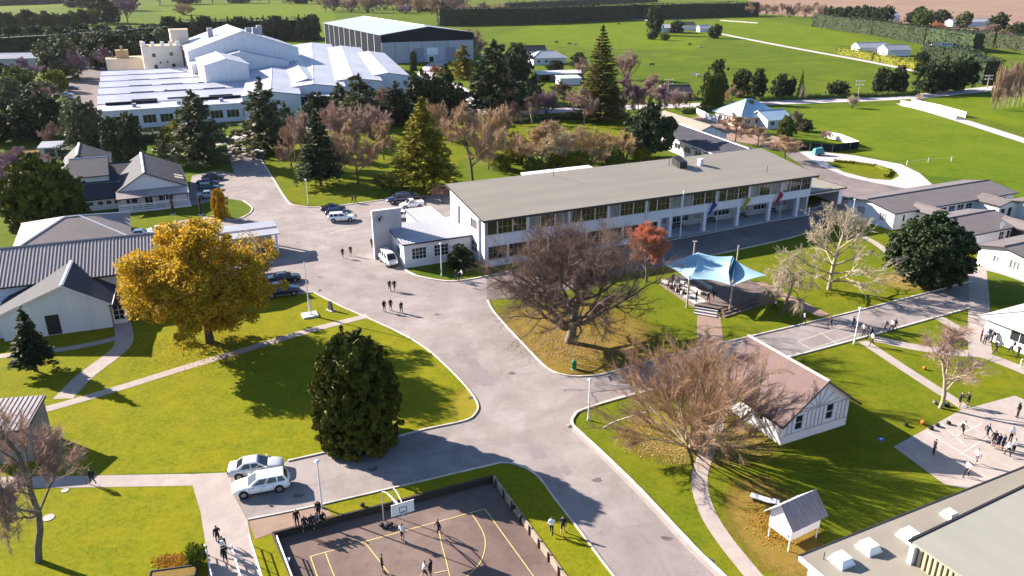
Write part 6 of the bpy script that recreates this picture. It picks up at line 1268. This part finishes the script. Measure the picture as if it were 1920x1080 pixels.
car('suv', 530, 553, 20, 'navy', 'navy car in the shade under the golden tree', 1.05); car('sedan', 534, 528, 20, 'black', 'black car half hidden behind the golden tree', 1.)
car('van', 788, 111, 30, 'white', 'white van parked in front of the warehouse', 1.0)
for i, (x, y, cl_) in enumerate(((137,168,'blue'),(131,188,'navy'),(130,196,'white'),(128,204,'silver'),(124,211,'blue'),(122,222,'white'),(126,180,'silver'))):
    car('hatch' if i % 2 else 'sedan', x, y, 10, cl_, f'{cl_} car in the factory car park, {["farthest, standing alone","second from the front row top","upper white one in the row","grey-silver one in the row","blue one in the lower row","nearest one in the row","silver one at the top of the row"][i]}', 1.)
car('hatch', 186, 262, 60, 'white', 'white car partly hidden by trees in front of the office'); car('sedan', 780, 150, 20, 'silver', 'silver car between the trees by the factory drive')

# ------------------------------------------------------------------ lamp posts, poles, flags
galv = M('galvanised_steel', (.50,.50,.50), .45, .1, 2, metal=.3); lampw = M('lamp_white_paint', (.74,.74,.76), .4, .04, 2)
def lamp(x, y, h, label, head=0., base=None):
    t = thing('lamp_post', label, 'lamp post', G(x, y)); MB().tube((0,0,0),(0,0,h),.085,.055,8).build('pole', lampw, t)
    hd = MB(); hd.tube((0,0,h),(0,0,h+.1),.16,.22,10); hd.tube((0,0,h+.1),(0,0,h+.22),.24,.08,10); hd.build('lamp_head', lampw, t)
    MB().tube((0,0,0),(0,0,.25),.15,.14,8).build('base', conc_w, t); return t
lamp(604, 952, 4.4, 'white lamp post on the verge behind the ball court'); lamp(1601, 645, 4.5, 'white lamp post on the side road kerb among the walkers'); lamp(1103, 788, 4.4, 'white lamp post on the grass corner by the spreading brown tree'); lamp(828, 517, 4.8, 'white lamp post in front of the annex windows'); lamp(578, 384, 4.8, 'slim pale lamp post on the far kerb of the car park'); lamp(1594, 428, 5.0, 'slim lamp post at the end of the long classroom block')
fl = thing('flagpole', 'white flagpole on a square white plinth on the lawn', 'flagpole', G(581, 592), GA)
MB().box(-.95,-.8,0,.95,.8,.22).build('plinth', trim, fl); MB().tube((0,0,.22),(0,0,7.2),.1,.05,8).build('pole', lampw, fl); MB().tube((.22,0,.22),(.22,0,2.2),.07,.07,8).build('tabernacle', galv, fl); MB().ball((0,0,7.25),.09,.09,.09).build('finial', lampw, fl)
tp = thing('flagpole', 'tall white flagpole against the front of the school block', 'flagpole', LP(MO, GA, 34.9, -1.0)); MB().tube((0,0,0),(0,0,7.9),.11,.08,8).build('pole', lampw, tp); MB().ball((0,0,7.95),.12,.12,.12).build('finial', lampw, tp)
def banner(u, col, label):
    t = thing('feather_flag', label, 'flag', LP(MO, GA, u, -.05), GA); MB().tube((0,-.05,3.0),(.35,-.75,5.6),.03,.02,6).build('staff', galv, t)
    n = 10; a, b = [], []
    for i in range(n):
        k = i/(n-1); q = Vector((0,-.05,3.0)).lerp(Vector((.35,-.75,5.6)), .12+.88*k); wd_ = .75*(k**.5)*(1-.15*k); a.append(q); b.append(q + Vector((wd_, -.18+.1*math.sin(k*5), -.35-.3*k)))
    vs = a + b; mb = MB(); mb.add(vs, [(i,i+1,n+i+1,n+i) for i in range(n-1)]); mb.add([v+Vector((.012,.012,0)) for v in vs], [(n+i,n+i+1,i+1,i) for i in range(n-1)]); mb.build('cloth', M('flag_' + col[0], col[1], .7, .1, 2), t)
banner(41.0, ('blue', (.03,.05,.30)), 'blue feather flag on the school front, left of three'); banner(48.2, ('yellow', (.42,.34,.03)), 'yellow feather flag on the school front, middle of three'); banner(55.6, ('red', (.42,.03,.07)), 'red feather flag on the school front, right of three')
def carved(x, y, ty, label):
    H = HH(y, ty); t = thing('carved_pole', label, 'pole', G(x, y)); mb = MB(); z = .2
    for i in range(7): r = (.26, .22, .3, .22, .28, .2, .24)[i]; mb.tube((0,0,z),(0,0,z+(H-.2)/7*.96),r,r*.85,10); z += (H-.2)/7
    mb.build('shaft', M('dark_carved_wood', (.045,.025,.02), .7, .2, 3), t); MB().tube((0,0,0),(0,0,.2),.5,.45,12).build('footing', conc_w, t); MB().ball((0,0,H+.1),.22,.2,.26).build('carved_head', M('dark_carved_wood', (.1,.1,.1)), t)
carved(325, 402, 366, 'dark carved wooden pole on the lawn by the veranda house'); carved(377, 403, 374, 'dark carved wooden pole beside the parked cars')
def power(x, y, ty, label):
    H = HH(y, ty); t = thing('power_pole', label, 'pole', G(x, y)); MB().tube((0,0,0),(0,0,H),.2,.13,8).build('pole', M('bleached_pole', (.36,.28,.20), .8), t)
    for z in (H-.6, H-1.9):
        MB().box(-1.5,-.08,z,1.5,.08,z+.2).build('crossarm', conc_w, t)
        for xx in (-1.3,-.6,.6,1.3): MB().tube((xx,0,z+.2),(xx,0,z+.45),.09,.07,6).build('insulator', trim, t)
power(1250, 207, 147, 'pale power pole with two crossarms by the street'); power(1608, 186, 150, 'pale power pole between the round bush tree and the pampas'); power(1850, 166, 140, 'power pole in front of the black-green hedge'); power(1664, 74, 62, 'small far pole in the bright meadow') if False else None
sg = thing('memorial_stone', 'upright dark stone on the lawn corner by the flagpole', 'stone', G(620, 582), R(-40)); MB().hexa([(-.42,-.16,.1),(.42,-.16,.1),(.42,.16,.1),(-.42,.16,.1)], [(-.25,-.1,1.25),(.22,-.1,1.3),(.22,.1,1.3),(-.25,.1,1.25)]).build('stone', M('dark_stone', (.06,.06,.065), .6, .2, 3), sg); MB().box(-.6,-.35,0,.6,.35,.1).build('base', conc_w, sg)
for x, y, lb in ((428,305,'dark gate post left of the entrance drive'),(484,297,'dark gate post right of the entrance drive'),(492,299,'second dark gate post right of the entrance drive')):
    gp = thing('gate_post', lb, 'post', G(x, y)); MB().box(-.4,-.4,0,.4,.4,1.9).build('pillar', M('dark_stone', (.06,.06,.065)), gp); MB().box(-.5,-.5,1.903,.5,.5,2.1).build('cap', conc_w, gp)
bn = thing('litter_bin', 'green round-topped litter bin under the oak', 'bin', G(1076, 692)); gm = M('green_bin_paint', (.02,.20,.06), .4, .08, 2)
MB().tube((0,0,.05),(0,0,.85),.27,.29,14).build('drum', gm, bn); MB().tube((0,0,.86),(0,0,1.15),.30,.1,14).build('hood', gm, bn); MB().tube((0,0,0),(0,0,.05),.33,.33,14).build('footing', conc_w, bn); MB().box(-.16,-.31,.62,.16,-.27,.8).build('opening', dark, bn)
cov = thing('covered_trailer', 'teal tarpaulin-covered trailer in front of the navy fence', 'trailer', G(1533, 291), R(10)); tm_ = M('teal_tarpaulin', (.05,.22,.24), .6, .15, 1.5)
MB().hexa([(-1.3,-.9,.45),(1.3,-.9,.45),(1.3,.9,.45),(-1.3,.9,.45)], [(-1.0,-.5,1.7),(.9,-.6,1.9),(.9,.5,1.9),(-1.0,.5,1.6)]).build('tarpaulin', tm_, cov)
for s in (-1, 1): MB().tube((0,s*.85,.3),(0,s*1.0,.3),.3,.3,14).build('wheel', tyre, cov)
MB().box(-1.25,-.85,.35,1.25,.85,.449).build('tray', blk, cov); MB().box(1.25,-.05,.36,2.2,.05,.44).build('drawbar', blk, cov)

# ------------------------------------------------------------------ basketball stand
bb = thing('basketball_stand', 'white basketball backboard on curved steel posts at the far end of the court', 'basketball hoop', G(731, 981, CZ), GA)
C0 = G(755.5, 953, CZ+3.35); cc, ss = math.cos(GA), math.sin(GA); dx, dy = C0.x-bb.location.x, C0.y-bb.location.y; bx_, by_ = dx*cc+dy*ss, -dx*ss+dy*cc; zt = 3.35
MB().box(bx_-.9,by_-.03,zt-.53,bx_+.9,by_+.03,zt+.53).build('backboard', lampw, bb)
mb = MB()
for (x0,z0,x1,z1) in ((-.3,-.32,.3,-.27),(-.3,.12,.3,.17),(-.3,-.27,-.25,.12),(.25,-.27,.3,.12)): mb.box(bx_+x0,by_-.04,zt+z0,bx_+x1,by_-.031,zt+z1)
for (x0,z0,x1,z1) in ((-.9,-.53,.9,-.50),(-.9,.50,.9,.53),(-.9,-.5,-.87,.5),(.87,-.5,.9,.5)): mb.box(bx_+x0,by_-.04,zt+z0,bx_+x1,by_-.031,zt+z1)
mb.build('target_square', dark, bb)
rg_ = MB(); pts = [(bx_+.225*math.cos(a), by_-.32+.225*math.sin(a), zt-.3) for a in [2*math.pi*i/16 for i in range(17)]]; rg_.path(pts, .015, 5); rg_.build('rim', M('hoop_orange', (.4,.1,.02), .5), bb)
nt_ = MB()
for i in range(12):
    a = 2*math.pi*i/12; nt_.tube((bx_+.22*math.cos(a),by_-.32+.22*math.sin(a),zt-.31),(bx_+.12*math.cos(a+.4),by_-.32+.12*math.sin(a+.4),zt-.7),.008,.008,3)
nt_.build('net', whitec, bb)
for x in (-.35, .6):
    arc = [(x,.55,0),(x,.55,2.6)] + [(x+(bx_-x)*.75*(1-math.cos(k)), .55+(by_+.1-.55)*(1-math.cos(k)), 2.6+.95*math.sin(k)) for k in (.35,.7,1.05,1.4,1.57)]
    MB().path(arc, .04, 8).build('post', galv, bb)
MB().tube((.1,.55,2.5),(bx_,by_+.04,zt-.2),.05,.05,8).build('brace', lampw, bb); MB().box(bx_-.5,by_+.03,zt-.05,bx_+.5,by_+.1,zt+.05).build('mount', galv, bb); MB().tube((bx_,by_+.12,0),(bx_,by_+.12,zt-.5),.04,.04,8).build('front_leg', galv, bb)

# ------------------------------------------------------------------ stage and shade sail
sg_px = [(1236,534),(1302,578),(1347,586),(1425,560),(1440,548),(1385,524),(1300,517)]
stg = thing('stage', 'low concrete stage with timber steps under the blue shade sail', 'stage', G(1330, 560)); so_ = stg.location
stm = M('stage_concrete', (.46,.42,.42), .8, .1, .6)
MB().prism([tuple((G(*p)-so_)[:2]) for p in sg_px][::1], 0, .55).build('platform', M('stage_deck_shade', (.15,.115,.105), .85, .15, 1.2), stg)  # deck colour darkened to imitate the shade under the sail
a, b = G(1238,534.6)-so_, G(1302,577.4)-so_; e = (b-a).normalized(); n = Vector((-e.y, e.x, 0)); MB().extr([(v.x, v.y, .553) for v in (a, b, b+n*2.0, a+n*2.0)], (0,0,.03)).build('lit_concrete_strip', stm, stg)  # sunlit edge of the stage, left in the pale concrete colour
for i in range(3):
    a, b = G(1304-1*i, 580+i*3.5)-so_, G(1346-1*i, 587+i*3.5)-so_; e = (b-a).normalized(); n = Vector((e.y, -e.x, 0))
    MB().extr([(v.x, v.y, .0) for v in (a, b, b+n*.42, a+n*.42)], (0,0,.42-.14*i)).build('step', stm, stg); MB().extr([(v.x, v.y, .423-.14*i) for v in (a+n*.3, b+n*.3, b+n*.44, a+n*.44)], (0,0,.06)).build('nosing', M('step_white', (.62,.58,.56), .7), stg)
for i in range(3):
    a, b = G(1350+2*i, 586+i*4)-so_, G(1432+4*i, 556+i*5)-so_; e = (b-a).normalized(); n = Vector((e.y, -e.x, 0))
    MB().extr([(v.x, v.y, 0) for v in (a, b, b+n*.45, a+n*.45)], (0,0,.45-.14*i)).build('seat_step', M('seat_timber', (.16,.11,.09), .8, .15, 2), stg)
for i, (p, q) in enumerate((((1240,535),(1290,568)), ((1262,528),(1312,560)), ((1285,524),(1330,550)))):
    a, b = G(*p)-so_, G(*q)-so_; e = (b-a).normalized(); n = Vector((-e.y, e.x, 0)); MB().extr([(v.x, v.y, .55) for v in (a, b, b+n*.4, a+n*.4)], (0,0,.4)).build('bench_seat', stm, stg)
ZS = .55
for x, y, hd, ps_, ou, lb in ((1305,566,-40,'stand','black','left person of three standing on the stage'),(1327,569,-60,'walk','shorts','middle person of three standing on the stage'),(1337,565,120,'walk2','shorts','right person of three standing on the stage'),
   (1252,540,-40,'sit','grey','leftmost person sitting in the crowd on the stage benches'),(1258,546,-30,'sit','maroon','second person sitting in the crowd on the stage benches'),(1264,540,-60,'sit','white','person in white sitting in the crowd on the stage benches'),(1268,552,-20,'sit','black','front person in black sitting in the crowd on the stage benches'),(1274,546,-80,'sit','navy','person in navy sitting in the crowd on the stage benches'),(1260,534,-50,'stand','black','person in black standing behind the seated crowd on the stage'),(1280,556,-10,'sit','black','rightmost person sitting in the crowd on the stage benches')):
    person(x, y, hd, ps_, ou, lb, ZS if ps_ != 'sit' else .95-.4)
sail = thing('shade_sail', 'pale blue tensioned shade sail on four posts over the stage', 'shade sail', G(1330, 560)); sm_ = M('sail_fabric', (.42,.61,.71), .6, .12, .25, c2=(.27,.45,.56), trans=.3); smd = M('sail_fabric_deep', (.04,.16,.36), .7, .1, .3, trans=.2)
def S(x, y, z): return G(x, y, z) - so_ if False else (lambda g: Vector((g.x-so_.x, g.y-so_.y, z)))(G(x, y, z))
def patchq(nm, a, b, c, d, mat, sag=.35, edge=.10, n=10):
    """tensioned quad a-b-c-d with hollow edges"""
    cen = (a+b+c+d)/4; vs = []
    for j in range(n+1):
        for i in range(n+1):
            u, v = i/n, j/n; p_ = a*(1-u)*(1-v) + b*u*(1-v) + c*u*v + d*(1-u)*v
            eu = 4*u*(1-u); ev = 4*v*(1-v); k = edge*(eu*(abs(2*v-1)**2) + ev*(abs(2*u-1)**2)); p_ = p_.lerp(cen, k); p_.z -= sag*eu*ev*.6; vs.append(p_)
    fs = [(j*(n+1)+i, j*(n+1)+i+1, (j+1)*(n+1)+i+1, (j+1)*(n+1)+i) for j in range(n) for i in range(n)]
    mb = MB(); mb.add(vs, fs, 0, True); mb.add([v - Vector((0,0,.02)) for v in vs], [f[::-1] for f in fs], 0, True); return mb.build(nm, mat, sail)
LT, BL, BR, FR, FL_, RT = S(1240,493,3.3), S(1309,473,4.9), S(1374,480,4.7), S(1369,534,4.1), S(1291,524,4.1), S(1438,516,3.4)
patchq('sail_panel', LT, BL, (BL+FL_)/2 + Vector((.9,0,-.35)), FL_, sm_, .3, .12); patchq('sail_panel', BL, BR, FR, FL_, sm_, .9, .16)
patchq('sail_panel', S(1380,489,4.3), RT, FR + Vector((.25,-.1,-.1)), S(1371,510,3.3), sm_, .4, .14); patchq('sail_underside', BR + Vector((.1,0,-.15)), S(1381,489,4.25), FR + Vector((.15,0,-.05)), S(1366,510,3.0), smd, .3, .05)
pm_ = M('sail_post', (.40,.33,.26), .6, .1, 2)
for (x, y, top) in ((1287.5,577,4.5),(1367.5,585,4.4),(1297,520,5.4),(1378,522,5.0)):
    b_ = S(x, y, 0); MB().tube(b_, (b_.x, b_.y, top), .13, .11, 8).build('post', pm_, sail)
b_ = S(1297,520,0); MB().box(b_.x-.3,b_.y-.05,5.4,b_.x+.3,b_.y+.05,5.5).build('cap_bar', lampw, sail); MB().tube((b_.x,b_.y,5.3), BL, .015, .015, 4).build('stay_cable', dark, sail)
for a_, g in ((LT, S(1228,520,0)), (RT, S(1452,540,0))): MB().tube(a_, (g.x,g.y,0), .015, .015, 4).build('stay_cable', dark, sail)

# ------------------------------------------------------------------ small things on the ground
def bag(x, y, label, z=0., col=None, s=1.):
    t = link('school_bag', None) if False else None
    p = G(x, y, z); mb = MB(); mb.ball((0,0,.17),.26*s,.19*s,.17*s,0,10,6); mb.box(-.1*s,-.2*s,.12,.1*s,-.15*s,.26); mb.path([(-.12*s,.1*s,.3),(-.05*s,.14*s,.36),(.06*s,.14*s,.36),(.12*s,.1*s,.3)], .02, 5)
    o = mb.build('school_bag', col or blackc); o.location = (p.x, p.y, z+.03); o.rotation_euler = (0, 0, x*.7); tag(o, label, 'bag', 'school bags')
for x, y, z, lb in ((1698,799,0,'dark school bag lying alone on the grass left of the orange balls'),(1745,806,0,'dark school bag at the pad edge, left of three'),(1757,800,0,'dark school bag at the pad edge, middle of three'),(1778,796,0,'dark school bag at the pad edge, right of three'),(1752,757,0,'grey school bag left of the birch foot'),(1770,762,0,'dark school bag right of the birch foot'),(1776,762,0,'bluish school bag farthest right of the birch foot'),(716,988,CZ,'school bag left of the basketball post'),(726,990,CZ,'school bag in front of the basketball post'),(733,987,CZ,'school bag right of the basketball post'),(680,950,0,'dark school bag on the grass edge behind the court wall'),(976,972,0,'dark school bag on the pale court wall'),(962,955,0,'dark school bag further up the pale court wall'),(1438,546,.55,'black box bag on the stage edge')):
    bag(x, y, lb, z, navyc if 'bluish' in lb else (greyc if 'grey' in lb else None))
om = M('orange_ball', (.55,.14,.01), .5, .1, 4)
def ball(x, y, label, mat, z=0., r=.16):
    mb = MB(); mb.ball((0,0,r),r,r,r,0,14,9); mb.tube((0,0,r-.006),(0,0,r+.006),r*1.01,r*1.01,16,1,False); o = mb.build('ball', [mat, dark]); p = G(x, y, z); o.location = (p.x, p.y, z+.01); tag(o, label, 'ball')
ball(1730, 796, 'orange ball on the grass between the dark bags', om, r=.24); ball(1733, 693, 'orange ball beside the narrow yard path', om, r=.2)
fr_ = thing('blue_disc', 'small blue and white disc lying in the cottage shadow', 'disc', G(1652, 824)); MB().tube((0,0,.03),(0,0,.08),.3,.24,16).build('rim_part', M('blue_plastic', (.03,.08,.5), .4), fr_); MB().tube((0,0,.081),(0,0,.09),.14,.12,12).build('centre', trim, fr_)
mh = tag(MB().tube((0,0,.02),(0,0,.05),.45,.45,20).build('manhole_cover', M('pale_cover', (.34,.32,.30), .8)), 'round pale manhole cover on the lower left lawn', 'cover'); mh.location = G(91, 971)
mh2 = tag(MB().tube((0,0,.02),(0,0,.05),.3,.3,20).build('manhole_cover', MATS['pale_cover']), 'small round drain cover on the verge by the bent lawn path', 'cover'); mh2.location = G(122, 920)
pl = thing('planter', 'dark timber planter box full of autumn leaves in the lower left', 'planter', G(326, 1088), R(12))
for (x0,y0,x1,y1) in ((-1.6,-.6,1.6,-.52),(-1.6,.52,1.6,.6),(-1.6,-.517,-1.52,.517),(1.52,-.517,1.6,.517)):
    for j in range(3): MB().box(x0,y0,.03+j*.22,x1,y1,.23+j*.22).build('board', M('planter_board', (.03,.03,.035), .7, .1, 2), pl)
MB().box(-1.51,-.51,.0,1.51,.51,.6).build('soil', soil, pl)
def handrail(pa, pb, label, h=.95):
    a, b = G(*pa), G(*pb); t = thing('handrail', label, 'railing', a); d = b - a; k = 5
    for i in range(k): c = d*(i/(k-1)); MB().tube((c.x,c.y,0),(c.x,c.y,h),.035,.035,6).build('post', lampw, t)
    for z in (.5, h): MB().tube((0,0,z),(d.x,d.y,z),.045,.045,6).build('rail', lampw, t)
handrail((387,1040),(402,1105),'white handrail at the left side of the ramp'); handrail((437,1040),(456,1105),'white handrail in the middle of the ramp'); handrail((470,1022),(496,1105),'white handrail at the right side of the ramp'); handrail((521,1018),(552,1100),'white rail along the left court wall', .7)
tbin = thing('teal_bottle_crate', 'small teal crate with a white lid against the left court wall', 'crate', G(537, 1058, CZ)); MB().box(-.25,-.2,.02,.25,.2,.4).build('crate', tm_, tbin); MB().box(-.27,-.22,.403,.27,.22,.46).build('lid', trim, tbin)

# ------------------------------------------------------------------ cattle and sheep far off
def quadruped(scale, dark_):
    J = {'pelvis': ((-.75,0,1.15), (.32,.36)), 'mid': ((0,0,1.08), (.34,.42)), 'chest': ((.65,0,1.12), (.33,.36)), 'neck': ((1.05,0,1.2), (.2,.17)), 'hd': ((1.4,0,.95), (.15,.14)), 'mz': ((1.62,0,.75), (.1,.1)), 'tail': ((-1.1,0,1.2), .05), 'tail2': ((-1.15,0,.6), .03)}
    E_ = [('pelvis','mid'),('mid','chest'),('chest','neck'),('neck','hd'),('hd','mz'),('pelvis','tail'),('tail','tail2')]
    for s in (1, -1):
        n = 'L' if s > 0 else 'R'
        J[n+'fs'] = ((.6,s*.24,.85), .13); J[n+'fk'] = ((.62,s*.24,.45), .075); J[n+'ff'] = ((.6,s*.24,.04), .06); J[n+'hs'] = ((-.72,s*.24,.85), .17); J[n+'hk'] = ((-.6,s*.25,.62), .1); J[n+'hh'] = ((-.9,s*.24,.42), .065); J[n+'hf'] = ((-.84,s*.24,.04), .06); J[n+'ear'] = ((1.25,s*.24,1.08), .04)
        E_ += [('chest',n+'fs'),(n+'fs',n+'fk'),(n+'fk',n+'ff'),('pelvis',n+'hs'),(n+'hs',n+'hk'),(n+'hk',n+'hh'),(n+'hh',n+'hf'),('hd',n+'ear')]
    me = skinned(J, E_); me.materials.append(dark_); me.polygons.foreach_set('use_smooth', np.ones(len(me.polygons), bool)); return me
cowm = M('black_white_hide', (.65,.63,.60), .8, .3, 1.6, c2=(.015,.014,.014), detail=1); darkcow = M('dark_hide', (.03,.024,.02), .8, .2, 2)
cme = quadruped(1, cowm)
for i, (x, y, hd, mt, lb) in enumerate(((1043,82,20,darkcow,'dark cow left of the two near the white villa pasture'),(1078,86,190,cowm,'black and white cow grazing near the top of the tall pine'),(1068,85,170,darkcow,'dark cow beside the grazing black and white cow'),(1222,125,10,darkcow,'lone dark cow in the middle of the pasture'),(1293,86,30,darkcow,'dark cow below the farmyard, upper of the pair'),(1313,92,160,cowm,'black and white cow below the farmyard, lower of the pair'),(1302,144,20,cowm,'pale cow left beside the cypresses'),(1309,146,150,cowm,'pale cow right beside the cypresses'),(1160,47,20,darkcow,'dark cow near the far long hedge'))):
    o = link('cow', cme); p = G(x, y); o.location = (p.x, p.y, .03); o.rotation_euler = (0, 0, R(hd)); o.scale = (1.15,)*3; o.material_slots[0].link = 'OBJECT'; o.material_slots[0].material = mt; tag(o, lb, 'cow')
